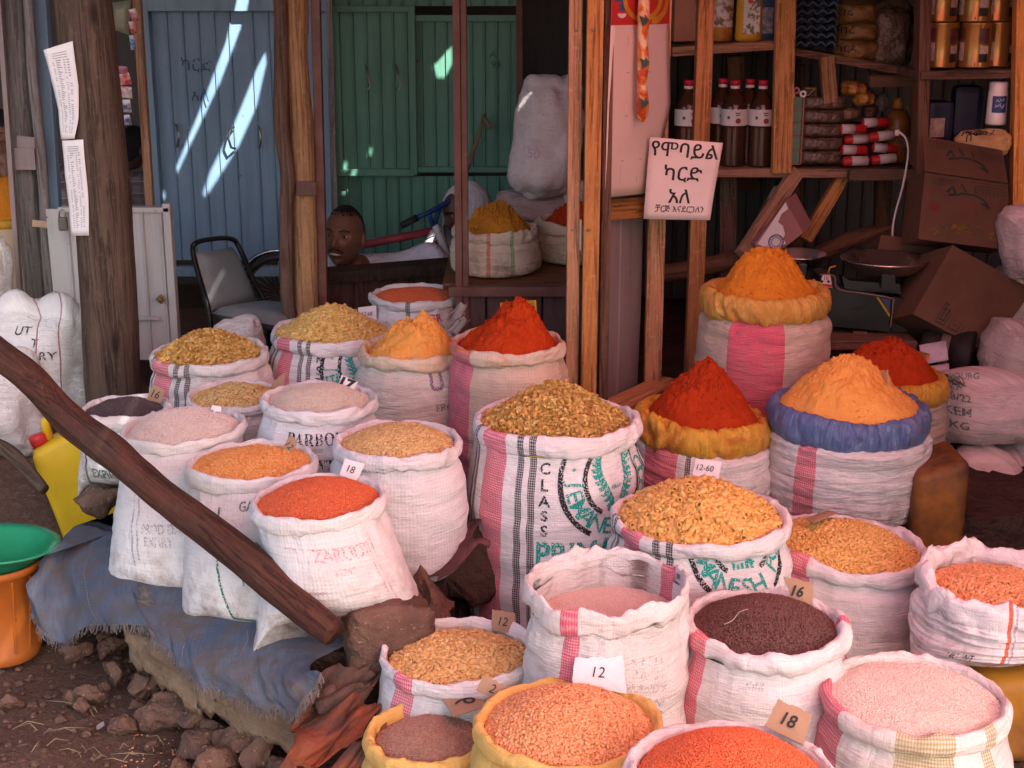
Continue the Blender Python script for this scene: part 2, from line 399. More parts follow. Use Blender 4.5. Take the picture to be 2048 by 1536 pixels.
def sack(key, u, v, hw, D, base, apex, mat, content, label, cat='sack of food', rim=None, tube=.024, bodyk=1.0, bulge=.05, neck=1.0, tilt=(0, 0), ear=None,
         fill=0.0, hk=.8, apoff=(0, 0), lining=.06, rimwob=.05, folds=1.0, seed=0, film=False, group='open sacks of food for sale', uoff=0.0, wr=1.0, pleat=0, rimz=1.3, shape='dome', rimlobe=0):
    if pleat == 0 and tube > .0165: rimz = rimz*1.32; tube = tube*.60
    s = Sack(); rs = np.random.RandomState(seed+len(key)*7+ord(key[0])*13)
    C = at_d(u, v, D/2*FPX/hw); s.C = C; s.Ro = D/2; s.base = base; s.key = key; sd = seed+ord(key[-1])
    Rn = D/2-tube; s.Rn = Rn; H = C.z-base-.72*tube*rimz; s.H = H; s.tilt = tilt; s.Rref = D/2
    RB = D/2*bodyk
    def plane(dx, dy): return tilt[0]*dx+tilt[1]*dy
    def surf(th, t, off=0.):
        th = np.asarray(th, float); t = np.asarray(t, float); q = th/(2*math.pi)
        wn = vn(q*6, t*2.4+.3, sd, 6)*.055*wr + fbm(q*5, t*8, sd+3, 3, 5)*.036*wr + (.5-np.abs(vn(q*4, t*15+np.sin(th*2+sd), sd+5, 4))*2)*.018*wr
        pk = sm(.60, 1., t)*(fbm(q*18, t*1.6, sd+9, 3, 18)*.075-np.abs(vn(q*13, t*.8, sd+11, 13))*.07)*wr
        if ear is None:
            prof = np.where(t < .16, .80+.20*np.sqrt(np.clip(1-(1-t/.16)**2, 0, 1)), 1.0)
            r = RB*prof*(1+(.015 if pleat else bulge)*np.sin(math.pi*np.clip(t, 0, 1))**1.0)
            top = sm(.90 if pleat else .83, 1.0, t)**(1.6 if pleat else 1.2); r = r*(1-top)+(Rn*neck)*top
            r = r*(1+wn+pk)+off
            x = r*np.sin(th); y = -r*np.cos(th); z = t*H
            zz = base+z+plane(x, y)*t
            return np.stack([C.x+x, C.y+y, zz], -1)
        ex, eb, drop, psi, sx, sy, pw = ear                      # corner reach, bottom thickness, corner drop, heading, lean
        k = (1-t)
        A = Rn*neck*(1-k**pw)+ex*k**pw; B = Rn*neck*np.sqrt(np.clip(1-k**2.6, 0, 1))*(1+.10*np.sin(math.pi*t))+eb*k
        A = A*(1+wn+pk)+off; B = B*(1+wn+pk)+off
        a = th-psi; X = A*np.sin(a); Y = -B*np.cos(a)
        x = X*math.cos(psi)-Y*math.sin(psi); y = X*math.sin(psi)+Y*math.cos(psi)
        dz = -drop*np.abs(np.sin(a))**5*k**1.5
        zz = base+t*H+plane(x, y)*t+dz
        return np.stack([C.x+x+sx*k, C.y+y+sy*k, zz], -1)
    s.surf = surf
    root = thing('food_sack', label, cat, (C.x, C.y, base), group); s.root = root
    NT_, NZ = (400 if pleat else 200), 64
    th = np.linspace(-math.pi, math.pi, NT_+1); tt = np.concatenate([np.linspace(0, .2, 14)[:-1], np.linspace(.2, 1, NZ-13)])
    TH, TT = np.meshgrid(th, tt); P = surf(TH.ravel(), TT.ravel()); UV = np.stack([TH.ravel()*D/2+uoff, TT.ravel()*H], 1)
    V = P; F = grid_faces(NT_+1, len(tt))
    bc = P[:NT_+1].mean(0); V = np.vstack([V, [bc]]); UV = np.vstack([UV, [[0, 0]]])
    cap = np.array([[i+1, i, len(V)-1] for i in range(NT_)])
    s.body = link_mesh('bag', arrays_mesh('bag', V, [F, cap], True, UV), root, mat)
    # rolled rim
    ph = np.concatenate([np.linspace(R(-125), R(215), 22)])
    def rimc(th):
        q = th/(2*math.pi)
        r = Rn*(1+rimwob*fbm(q*4, 0*q+.3, sd+21, 3, 4)) + rimlobe*vn(q*3, 0*q, sd+50, 3); z = .35*D*rimwob*fbm(q*5, 0*q+.7, sd+25, 2, 5)
        return r, z
    TH, PH = np.meshgrid(th, ph); thf, phf = TH.ravel(), PH.ravel(); q = thf/(2*math.pi); rc, zc = rimc(thf)
    tr = tube*(1+.45*folds*vn(q*9, phf*.25, sd+31, 9)+.55*folds*fbm(q*16, phf*.9+np.sin(thf*3)*1.2, sd+33, 4, 16)-.35*folds*np.abs(vn(q*24, phf*.45+np.sin(thf*2), sd+36, 24))*2)
    if pleat: pm_ = .25+2.6*np.abs(vn(q*7, phf*.25, sd+55, 7)); pl0, pleat = pleat, pleat*pm_; tr = tube*(1+.34*vn(q*7, phf*.3, sd+31, 7)+pleat*2.2*(.4-np.abs(vn(q*44+phf*.9, phf*.5+np.sin(thf*5), sd+35, 44))*2)+pleat*1.6*(.4-np.abs(vn(q*21-phf*1.3, phf*.6, sd+37, 21))*2)+pleat*.8*vn(q*90+phf, phf*.8, sd+39, 90))*(1+.35*sm(R(-60), R(-125), phf)*vn(q*11, 0*q, sd+43, 11)*2); pleat = pl0
    rr = rc+tr*np.cos(phf); x = rr*np.sin(thf); y = -rr*np.cos(thf); z = C.z+zc+tr*rimz*np.sin(phf)+plane(x, y)
    V = np.stack([C.x+x, C.y+y, z], 1); UV = np.stack([thf*D/2+uoff, H+(phf+2.2)*tube], 1)
    # lining down to the contents
    rl = np.minimum(rimc(th)[0]-tube*1.1, Rn*1.02); x2 = rl*np.sin(th); y2 = -rl*np.cos(th); n0 = len(V)
    V = np.vstack([V, np.stack([C.x+x2, C.y+y2, C.z-lining+plane(x2, y2)], 1)]); UV = np.vstack([UV, np.stack([th*D/2+uoff, 0*th+H+6.2*tube+lining], 1)])
    s.rim = link_mesh('rolled_rim', arrays_mesh('rolled_rim', V, grid_faces(NT_+1, len(ph)+1), True, UV), root, rim or mat)
    # heap of contents
    kind, cmat = content[0], content[1]
    Rh = Rn-tube*(.15 if pleat else .55); fill = fill+(.016 if pleat else 0)
    h = max(.0, (v-apex)*(D/2*FPX/hw)/FPX/math.cos(PITCH+math.atan((v-768)/FPX)))*hk if apex is not None else .02
    s.h = h; amp = content[3] if len(content) > 3 else .006
    def hf(px, py):
        """unit-disc coordinates to height"""
        rho0 = np.hypot(px, py); k = np.clip(1-rho0, 0, 1)
        if kind == 'powder': px, py = px+.22*k*fbm(px*2.2+3, py*2.2+9, sd+61, 3), py+.22*k*fbm(px*2.2+8, py*2.2+1, sd+64, 3)
        rho = np.hypot(px-apoff[0]*k, py-apoff[1]*k)
        if shape == 'dome': sh = (1-rho**2).clip(0, 1)**1.05
        elif shape == 'cone': sh = 1.16*(1.0-np.sqrt(rho**2+.05)+.0).clip(-.05, 1.1)*1.08
        elif shape == 'peak': sh = 1.17*(1.0-np.sqrt(rho**2+.028))+.03
        elif shape == 'bell': sh = .55*(.5+.5*np.cos(math.pi*rho.clip(0, 1)))+.45*(1-rho**2)
        else: sh = (1-rho**3.2).clip(0, 1)
        nz = amp*(fbm(px*3.1+7, py*3.1+3, sd+41, 3)*1.3)
        if kind == 'powder':
            nz = amp*(fbm(px*2.6+7, py*2.6+3, sd+41, 2)*1.4+np.abs(fbm(px*7+5, py*7+9, sd+47, 4))*1.9*sm(1.02, .4, rho)+fbm(px*20, py*20, sd+44, 4)*(.35+.75*sm(.8, .2, rho)))*sm(1.05, .75, rho0)
        return C.z+fill+plane(px*Rh, py*Rh)+h*sh+nz
    s.hf = hf; s.Rh = Rh
    nr, na = (70, 200) if kind == 'powder' else (26, 72)
    rr = np.linspace(0, 1.02, nr); aa = np.linspace(0, 2*math.pi, na+1)[:-1]; AA, RR = np.meshgrid(aa, rr); px, py = (RR*np.cos(AA)).ravel(), (RR*np.sin(AA)).ravel()
    z = hf(px, py); z = z-(.010 if kind == 'powder' else content[4] if len(content) > 4 else .004)*(RR.ravel() > 1.0)
    gd = 0 if kind == 'powder' else content[5] if len(content) > 5 else .003
    V = np.stack([C.x+px*Rh, C.y+py*Rh, z-gd], 1); F = grid_faces(na, nr, True); tint = np.full(len(V), .5)
    if kind == 'powder':
        n = 700; ra = np.sqrt(rs.rand(n))*.98; aa_ = rs.rand(n)*2*math.pi; ux, uy = ra*np.cos(aa_), ra*np.sin(aa_); cl = fbm(ux*3, uy*3, sd+70, 2)+.25*rs.rand(n) > .08; ux, uy = ux[cl], uy[cl]
        tp = t_lens(1, .8, 6); sz = (.0012+.0038*rs.rand(len(ux))**3); Pc = np.stack([C.x+ux*Rh, C.y+uy*Rh, hf(ux, uy)-gd+.0005], 1); VV = Pc[:, None, :]+tp[0][None]*sz[:, None, None]*(.7+.6*rs.rand(len(ux), len(tp[0]), 1)); FF = tp[1][None]+(np.arange(len(ux))*len(tp[0]))[:, None, None]+len(V)
        o = link_mesh('heap_of_powder', arrays_mesh('heap', np.vstack([V, VV.reshape(-1, 3)]), [F, FF.reshape(-1, 3)], True), root, cmat)
    else:
        tpls, spacing, tl = content[2]; layers = content[6] if len(content) > 6 else 1
        VV, FF, TI, n0 = [V], [F], [tint], len(V)
        for ly in range(layers):
            nrow = int(2*Rh/spacing)+2; gx, gy = np.meshgrid(np.arange(nrow), np.arange(int(nrow*1.16)+1))
            X = (gx+.5*(gy % 2))*spacing-Rh; Y = gy*spacing*.866-Rh
            X = X.ravel()+rs.randn(X.size)*spacing*.28; Y = Y.ravel()+rs.randn(Y.size)*spacing*.28
            ok = X**2+Y**2 < (Rh*.985)**2; X, Y = X[ok], Y[ok]; ux, uy = X/Rh, Y/Rh; e = .01
            Z = hf(ux, uy); zx = (hf(ux+e, uy)-Z)/(e*Rh); zy = (hf(ux, uy+e)-Z)/(e*Rh); Nn = np.stack([-zx, -zy, np.ones(len(X))], 1); Nn /= np.linalg.norm(Nn, axis=1)[:, None]
            Z = Z+rs.rand(len(X))*spacing*.35 - ly*spacing*.4
            Pp = np.stack([C.x+X, C.y+Y, Z], 1); pick = rs.randint(0, len(tpls), len(Pp))
            for ti, tp in enumerate(tpls):
                k = pick == ti
                if not k.any(): continue
                v_, f_, t_ = scatter(rs, tp, Pp[k], Nn[k], tl); VV.append(v_); FF.append(f_+n0); TI.append(t_); n0 += len(v_)
        o = link_mesh(kind, arrays_mesh(kind, np.vstack(VV), FF, True, None, np.concatenate(TI)), root, cmat)
    tag(o, kind='stuff'); s.heap = o
    SK[key] = s; return s
def sack_text(s, txt, su, z, h, mat, name='lettering', vertical=False, bold=.0, rot=0., sx=1., arc=None, skew=0., parent=None):
    """lettering wrapped on a bag: su = metres round from the front, z = metres under the rim, h = capital height; arc = (su, z, radius, start, step)"""
    pts, faces = [], []
    def put(ch, cu, cz, r, hh):
        V, F = text2d(ch, .10, bold)
        if not len(V): return
        k = hh/.69; c = (V.max(0)+V.min(0))/2; o = len(pts)
        if len(ch) > 1: c[1] = .345
        ca, sa = math.cos(r), math.sin(r)
        for p in V:
            a, b = (p[0]-c[0])*k*sx, (p[1]-c[1])*k; a += skew*b
            pts.append((cu+a*ca-b*sa, cz-(a*sa+b*ca)))
        faces.extend([tuple(i+o for i in f) for f in F])
    if arc:
        au, az, ar, a0, st = arc
        for i, ch in enumerate(txt):
            a = a0+st*i; put(ch, au+ar*math.sin(a), az-ar*math.cos(a), a_rot(a, st), h)
    elif vertical:
        for i, ch in enumerate(txt): put(ch, su, z+i*vertical, rot, h)
    else: put(txt, su, z, rot, h)
    return sack_print(s, pts, faces, mat, name, parent)
def a_rot(a, st): return -a if st > 0 else math.pi-a
def sack_print(s, pts, faces, mat, name, parent=None):
    if not pts: return None
    p = np.array(pts); th = p[:, 0]/s.Rref; t = 1-p[:, 1]/s.H; t = t.clip(.01, .999)
    P0 = s.surf(th, t); e = .01
    A = s.surf(th+e, t)-s.surf(th-e, t); B = s.surf(th, t+e)-s.surf(th, t-e); N = np.cross(A, B); N /= np.linalg.norm(N, axis=1)[:, None]
    V = P0+N*.0016
    return link_mesh(name, arrays_mesh(name, V, [np.array(faces)], True), parent or s.body, mat)
def ring_pts(cu, cz, r, w, a0, a1, n=60):
    pts = []; F = []
    for i in range(n+1):
        a = a0+(a1-a0)*i/n
        for rr in (r-w/2, r+w/2): pts.append((cu+rr*math.sin(a), cz-rr*math.cos(a)))
    for i in range(n): F += [(2*i, 2*i+1, 2*i+3), (2*i, 2*i+3, 2*i+2)]
    return pts, F
def rect_pts(u0, u1, z0, z1, step=.008):
    nu = max(2, int((u1-u0)/step)+1); nz = max(2, int((z1-z0)/step)+1); pts = [(u0+(u1-u0)*i/(nu-1), z0+(z1-z0)*j/(nz-1)) for j in range(nz) for i in range(nu)]; F = []
    for j in range(nz-1):
        for i in range(nu-1): a = j*nu+i; F += [(a, a+1, a+nu+1), (a, a+nu+1, a+nu)]
    return pts, F
def merge_pts(L):
    P, F = [], []
    for p, f in L: o = len(P); P += p; F += [tuple(i+o for i in q) for q in f]
    return P, F
# ---- contents
FUS = ('fusilli_pasta', grain_mat('fusilli', (.62, .37, .10), (.72, .47, .16), .5), ([t_fusilli(.032, .0075), t_fusilli(.027, .0075, 1.6)], .0112, .7), .008, .01, .006, 3)
FUS2 = ('fusilli_pasta', grain_mat('fusilli', (.62, .36, .10), (.70, .44, .14), .5), ([t_fusilli(.026, .0065), t_fusilli(.022, .0065, 1.6)], .0105, .55), .008, .01, .008, 2)
MACL = ('macaroni', grain_mat('macaroni_large', (.62, .34, .085), (.72, .45, .14), .38), ([t_elbow(.028, .0066, 1.9), t_elbow(.024, .0066, 1.5)], .0128, .95), .006, .01, .006, 3)
MACM = ('macaroni', grain_mat('macaroni_medium', (.58, .38, .10), (.68, .48, .17), .45), ([t_elbow(.022, .0058, 2.0), t_elbow(.018, .0058, 1.5)], .0115, .95), .006, .01, .009, 2)
MACS = ('small_macaroni', grain_mat('macaroni_small', (.62, .35, .09), (.74, .47, .16), .45), ([t_elbow(.016, .0034, 2.4, 7, 5), t_elbow(.013, .0034, 1.7, 7, 5)], .0080, .8), .005, .01, .006, 2)
MACXS = ('small_pasta', grain_mat('pasta_tiny', (.62, .38, .14), (.72, .50, .23), .45), ([t_elbow(.0105, .0027, 1.6, 6, 3), t_elbow(.009, .0027, 1.1, 6, 3)], .0062, .4), .004, .01, .004, 2)
REDL = ('red_lentils', grain_mat('red_lentil', (.60, .105, .032), (.74, .19, .075), .65), ([t_lens(.0024, .0013, 6)], .0033, .5), .004, .008, .0015)
BRNL = ('brown_lentils', grain_mat('brown_lentil', (.10, .042, .035), (.155, .07, .055), .6), ([t_lens(.0030, .0017, 7)], .0040, .5), .004, .008, .0016)
DRKL = ('dark_grain', grain_mat('dark_grain', (.065, .045, .05), (.12, .085, .09), .65), ([t_lens(.0026, .0016, 6)], .0036, .6), .004, .008, .0016)
ORGP = ('split_lentils', grain_mat('split_orange', (.60, .23, .085), (.78, .40, .19), .55), ([t_lens(.0042, .0022, 8, True), t_lens(.0038, .0022, 8)], .0056, .4), .005, .01, .002, 2)
CHKP = ('split_peas', grain_mat('split_chickpea', (.72, .27, .06), (.80, .40, .14), .55), ([t_lens(.0042, .0028, 8, True)], .0058, .6), .005, .01, .002, 2)
YELP = ('split_beans', grain_mat('split_yellow', (.62, .33, .10), (.74, .47, .20), .55), ([t_lens(.0078, .0024, 9, True), t_lens(.0066, .0026, 9)], .0088, .42), .006, .012, .003, 2)
YELS = ('split_beans', grain_mat('split_green', (.55, .36, .12), (.68, .50, .22), .55), ([t_lens(.0072, .0024, 8, True), t_rice(.015, .003)], .0085, .42), .006, .012, .003, 2)
RICE = ('rice_grains', grain_mat('rice_white', (.72, .60, .50), (.80, .70, .60), .5), ([t_rice(.0075, .0011)], .0036, .3), .003, .008, .0012, 2)
RICEP = ('rice_grains', grain_mat('rice_parboiled', (.60, .49, .39), (.72, .62, .52), .5), ([t_rice(.0075, .0011)], .0036, .3), .004, .008, .0012, 2)
RICEC = ('coarse_grain', grain_mat('grain_coarse', (.72, .55, .48), (.82, .70, .64), .5), ([t_rice(.006, .0016)], .0040, .4), .004, .008, .0015)
TEFF = ('bulgur_grains', grain_mat('bulgur', (.33, .16, .11), (.52, .30, .22), .6), ([t_rice(.0055, .0011)], .0033, .4), .004, .008, .0012)
SUGAR = ('coarse_sugar', grain_mat('sugar', (.70, .46, .38), (.82, .64, .56), .3, .5), ([t_lens(.0015, .0013, 4)], .0030, .8), .004, .008, .001)
CORN = ('split_corn', grain_mat('split_corn', (.70, .28, .10), (.80, .42, .20), .5), ([t_lens(.0055, .003, 7, True)], .0070, .5), .005, .01, .003, 2)
CHILI = ('powder', powder_mat('chili_powder', (.42, .045, .009), (.34, .033, .008), (.50, .075, .014)), None, .014)
CHILIB = ('powder', powder_mat('chili_powder_bright', (.50, .056, .010), (.41, .040, .009), (.58, .09, .016)), None, .016)
TURM = ('powder', powder_mat('turmeric_powder', (.82, .40, .10), (.77, .34, .075), (.88, .50, .18)), None, .014)
TURMD = ('powder', powder_mat('turmeric_deep', (.64, .24, .025), (.55, .18, .02), (.72, .30, .05)), None, .012)
TURMB = ('powder', powder_mat('turmeric_brown', (.52, .23, .03), (.44, .18, .02), (.62, .30, .05)), None, .016)
# ---- fabrics
YFILM = plastic_film('yellow_plastic_film', (.66, .31, .02), (.74, .42, .06), (.48, .17, .01)); YFILMR = plastic_film('yellow_film_red_dust', (.66, .31, .02), (.74, .42, .06), (.48, .17, .01), (.45, .075, .012)); YFILMO = plastic_film('yellow_film_orange_dust', (.62, .31, .05), (.70, .42, .10), (.48, .19, .02), (.60, .22, .04))
BFILM = plastic_film('blue_plastic_film', (.055, .10, .27), (.17, .24, .42), (.20, .17, .26))
def jem(name, k, off):
    S = [(-.300, -.286, BLK, .5), (-.277, -.263, BLK, .5), (-.232, -.150, PINKRED, .55), (-.113, -.094, BLK, .5), (-.077, -.058, BLK, .5)]
    return fabric(name, (.76, .735, .73), [(a*k+off, b*k+off, c, m) for a, b, c, m in S], dirt=.2)
YCLOTH = fabric('yellow_cloth', (.70, .44, .13), (), .7, .5, .35, (.52, .24, .07))
M_A = fabric('white_red_band', WHITE, [(.03, .085, PINKRED, .5)], dirt=.3)
M_D = fabric('white_red_left', WHITE, [(-.165, -.105, PINKRED, .5)], dirt=.22)
M_E = fabric('white_red_thin', (.72, .67, .64), [(-.115, -.075, PINKRED, .6), (.36, .41, PINKRED, .6)], dirt=.3)
M_F = fabric('white_lentil_sack', WHITE, [(-.235, -.175, PINKRED, .55), (.26, .30, PINKRED, .6)], dirt=.22)
M_G = fabric('white_rice_sack', (.72, .66, .62), [(-.40, -.22, (.60, .10, .16), .6), (-.09, .03, (.42, .33, .13), .4), (.10, .13, (.42, .33, .13), .3)], dirt=.3)
M_H = fabric('white_macaroni_sack', (.70, .66, .66), [(-.215, -.150, PINKRED, .55), (.20, .27, PINKRED, .55)], dirt=.3)
M_I = jem('pasta_sack_ring', .98, -.035); M_J = jem('pasta_sack_tall', 1., 0.); M_R = jem('pasta_sack_small', .85, 0.)
M_S = fabric('pasta_sack_side', WHITE, [(-.225, -.21, BLK, .5), (-.20, -.105, PINKRED, .55), (-.085, -.068, BLK, .5), (-.05, -.03, BLK, .5)], dirt=.2)
M_K = fabric('white_red_line', (.78, .73, .72), [(-.035, -.026, (.75, .12, .05), .9), (-.02, -.014, (.45, .35, .5), .5)], dirt=.2, crease=.7)
M_L = fabric('white_blue_rim_sack', WHITE, [(-.205, -.140, PINKRED, .5)], crease=1.7, dirt=.18)
M_M = fabric('white_chili_sack', WHITE, [(-.235, -.105, PINKRED, .6), (-.078, -.062, BLK, .5), (-.040, -.024, BLK, .5)], dirt=.25)
M_N = fabric('tall_turmeric_sack', (.60, .46, .37), [(-.150, .030, (.66, .07, .14), .78)], crease=1.5, dirt=.4)
M_O = fabric('rear_plain_sack', (.50, .39, .33), (), dirt=.35)
M_P = fabric('tan_checked_sack', (.66, .50, .38), [(-.31, -.122, (.68, .11, .19), .62)], coarse=True, dirt=.35, crease=.6)
M_PR = fabric('tan_checked_rim', (.66, .52, .40), [(-.31, -.122, (.68, .11, .19), .62)], coarse=True, dirt=.3, crease=.6, dust=((.60, .24, .05), .5, .6))
M_Q = fabric('cream_sack', (.70, .62, .54), (), crease=1.2, dirt=.3); M_QR = fabric('cream_sack_rim', (.70, .57, .42), (), crease=.8, dirt=.3, dust=((.62, .30, .08), .48, .5))
M_T = fabric('white_grey_line', WHITE, [(-.03, -.012, (.12, .12, .13), .7)], dirt=.25)
M_U = fabric('cream_line_sack', (.68, .60, .48), [(-.03, -.015, (.60, .16, .10), .6), (.06, .075, (.20, .40, .16), .6)], coarse=True, dirt=.3)
M_V = fabric('tan_coarse_sack', (.62, .50, .36), (), coarse=True, dirt=.3)
M_W = fabric('plain_coarse_white', (.75, .73, .70), (), coarse=True, dirt=.22, crease=.5)
M_Z = fabric('plain_white_grey', (.73, .72, .73), (), coarse=False, dirt=.2, crease=.9)
M_AB = fabric('plain_grey_pink', (.70, .67, .67), (), coarse=True, dirt=.2, crease=.6)
GND, LED = 0.0, .31
# ================================================================== SETTING
def struct(o): return tag(o, kind='structure')
def one(mb, name, mats, label, cat, loc, group=None, kind=None, sub=0):
    o = mb.build(name, mats, None, loc, sub); return tag(o, label, cat, group, kind)
def part(mb, name, mats, parent, sub=0): return mb.build(name, mats, parent, None, sub)
M_DIRT = NT('red_earth'); _v = M_DIRT.coord('Object'); _f = M_DIRT.noise(_v, 2.5, 8, .65); _g = M_DIRT.noise(_v, 40, 6, .7); _k = M_DIRT.noise(_v, 170, 3)
_c = M_DIRT.ramp(_f, [(.3, (.185, .105, .078)), (.55, (.13, .075, .058)), (.75, (.22, .145, .112))]); _c = M_DIRT.mix(M_DIRT.math('MULTIPLY', M_DIRT.ramp(_g, [(.5, 0.), (.72, 1.)]), .6), _c, (.29, .165, .115))
_c = M_DIRT.mix(M_DIRT.math('GREATER_THAN', _k, .71), _c, (.34, .25, .19))
_n = M_DIRT.bump(_f, .5, .05); _n = M_DIRT.bump(_g, .9, .02, _n); _n = M_DIRT.bump(_k, .6, .006, _n); M_DIRT.fin(_c, .95, _n, .1); M_DIRT = M_DIRT.m
M_ROCK = plain('reddish_stone', (.175, .10, .073), .95, (.09, .053, .041), 7, bump=.8, bscale=45, bdist=.02, spec=.1, speck=((.30, .20, .14), 90, .66))
M_SLAB = plain('tan_stone', (.30, .21, .135), .95, (.19, .125, .08), 6, bump=.7, bscale=40, bdist=.015, spec=.1, speck=((.10, .065, .045), 60, .66))
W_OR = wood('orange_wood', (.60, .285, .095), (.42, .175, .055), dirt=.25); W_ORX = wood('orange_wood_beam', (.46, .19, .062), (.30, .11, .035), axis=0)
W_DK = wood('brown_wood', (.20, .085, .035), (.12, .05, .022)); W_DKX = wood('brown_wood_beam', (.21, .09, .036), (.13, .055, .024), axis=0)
W_LOG = wood('pale_pole_wood', (.30, .175, .085), (.19, .10, .05), scale=.8, dirt=.5); W_BIG = wood('big_pole_wood', (.155, .098, .064), (.075, .043, .029), scale=.7, dirt=.55)
W_GRY = wood('grey_pole_wood', (.30, .27, .25), (.19, .165, .155), scale=.8, dirt=.4); W_RED = wood('red_brown_log', (.125, .046, .028), (.045, .022, .017), scale=.9, dirt=.8)
M_MAROON = plain('maroon_painted_steel', (.115, .035, .026), .5, (.17, .075, .055), 9, bump=.2, spec=.4, speck=((.32, .22, .19), 40, .70))
M_MARW = wood('maroon_planks', (.105, .048, .036), (.07, .03, .024), axis=2, knots=False)
def painted(name, col, fade, rust=(.16, .075, .035)):
    n = NT(name); v = n.coord('Object'); f = n.noise(v, 1.7, 6, .6); st = n.noise(n.coord('Object', (16, 16, 1.2)), 1.4, 6, .65); s2 = n.noise(v, 30, 4)
    c = n.mix(n.ramp(f, [(.35, 0.), (.7, 1.)]), col, fade); c = n.mix(n.math('MULTIPLY', n.ramp(st, [(.48, 0.), (.72, 1.)]), .5), c, tuple(x*.55 for x in col))
    c = n.mix(n.ramp(s2, [(.68, 0.), (.74, .8)]), c, rust)
    return n.fin(c, .5, n.bump(f, .25, .02), .4)
M_BLUE = painted('blue_painted_tin', (.16, .27, .40), (.21, .32, .43)); M_GREEN = painted('green_painted_tin', (.085, .24, .18), (.12, .29, .21))
M_GREYT = painted('grey_tin', (.24, .19, .19), (.30, .25, .24)); M_WTIN = painted('white_tin', (.50, .50, .49), (.42, .42, .42)); M_ROOF = painted('roof_tin', (.20, .19, .19), (.16, .13, .12))
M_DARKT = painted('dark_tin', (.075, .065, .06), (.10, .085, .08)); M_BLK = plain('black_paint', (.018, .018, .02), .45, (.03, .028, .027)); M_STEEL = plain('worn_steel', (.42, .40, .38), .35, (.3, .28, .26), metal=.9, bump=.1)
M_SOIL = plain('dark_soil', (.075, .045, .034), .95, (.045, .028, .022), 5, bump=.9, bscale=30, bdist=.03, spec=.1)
# ---- the ground: one sheet, fine near the stall, out to the horizon
xs = np.concatenate([[-900, -200, -50, -15, -6], np.linspace(-3, 3, 151), [6, 15, 50, 200, 900]]); ys = np.concatenate([[-900, -200, -40, -10, -2, 1], np.linspace(2, 8, 151), [10, 15, 50, 200, 900]])
X, Y = np.meshgrid(xs, ys); near = sm(-2.9, -2.2, X)*sm(2.9, 2.2, X)*sm(2, 2.4, Y)*sm(8, 7.4, Y); left = sm(-.35, -.6, X)
Z = near*left*(fbm(X*2.2, Y*2.2, 3, 3)*.03+fbm(X*11, Y*11, 7, 3)*.016)-.004
Z = Z + left*sm(4.25, 4.75, Y)*sm(8, 7.2, Y)*sm(-3, -2.4, X)*.16
struct(link_mesh('ground', arrays_mesh('ground', np.stack([X.ravel(), Y.ravel(), Z.ravel()], 1), grid_faces(len(xs), len(ys)), True), None, M_DIRT))
# ---- raised earth floor of the stalls
def slab_poly(pts, z0, z1, name, mat, rough=.0):
    bm = bmesh.new(); vs = [bm.verts.new((p[0], p[1], z0)) for p in pts]; f = bm.faces.new(vs)
    r = bmesh.ops.extrude_face_region(bm, geom=[f]); bmesh.ops.translate(bm, verts=[g for g in r['geom'] if isinstance(g, bmesh.types.BMVert)], vec=(0, 0, z1-z0))
    bmesh.ops.triangulate(bm, faces=bm.faces[:]); 
    for _ in range(4): bmesh.ops.subdivide_edges(bm, edges=[e for e in bm.edges if e.calc_length() > .12], cuts=1); bmesh.ops.triangulate(bm, faces=bm.faces[:])
    for q in bm.verts:
        n = fbm(np.array([q.co.x*5+q.co.z*3]), np.array([q.co.y*5]), 9, 3)[0]; q.co += Vector((n, n, 0))*rough + Vector((0, 0, n*rough*.4))
    bmesh.ops.recalc_face_normals(bm, faces=bm.faces[:]); me = bpy.data.meshes.new(name); bm.to_mesh(me); bm.free(); return link_mesh(name, me, None, mat)
struct(slab_poly([(-1.15, 3.86), (-.50, 3.10), (-.30, 3.12), (-.16, 3.55), (.02, 4.02), (3.2, 4.02), (3.2, 6.9), (-1.0, 6.9), (-1.0, 4.75), (-1.08, 4.3)], -.05, LED-.006, 'earth_terrace', M_SOIL, .05))
# ---- rocks
def rock(name, c, size, seed, mat=None, rot=0, flat=.0, sub=4, jag=.42):
    bm = bmesh.new(); bmesh.ops.create_icosphere(bm, subdivisions=sub, radius=1); rr = random.Random(seed)
    cuts = [(Vector((rr.uniform(-1, 1), rr.uniform(-1, 1), rr.uniform(-1, 1))).normalized(), rr.uniform(.42, .8)) for _ in range(12)]
    co = np.array([q.co for q in bm.verts]); n1 = fbm(co[:, 0]*1.7+seed*3.1, co[:, 1]*1.7+co[:, 2]*1.3, seed % 40, 4)
    for q, n in zip(bm.verts, n1):
        p = q.co.copy()
        for d, k in cuts:
            e = p.dot(d)
            if e > k: p -= d*(e-k)*.9
        q.co = p*(1+jag*n)
    bmesh.ops.transform(bm, matrix=Matrix.Rotation(rot, 4, 'Z') @ Matrix.Diagonal((size[0]/2, size[1]/2, size[2]/2, 1)), verts=bm.verts[:])
    for f in bm.faces: f.smooth = True
    bmesh.ops.translate(bm, vec=Vector(c), verts=bm.verts[:]); me = bpy.data.meshes.new(name); bm.to_mesh(me); bm.free()
    return link_mesh(name, me, None, mat or M_ROCK, (c[0], c[1], c[2]-size[2]/2))
bm = bmesh.new(); bmesh.ops.create_cube(bm, size=2); bmesh.ops.subdivide_edges(bm, edges=bm.edges[:], cuts=17, use_grid_fill=True)
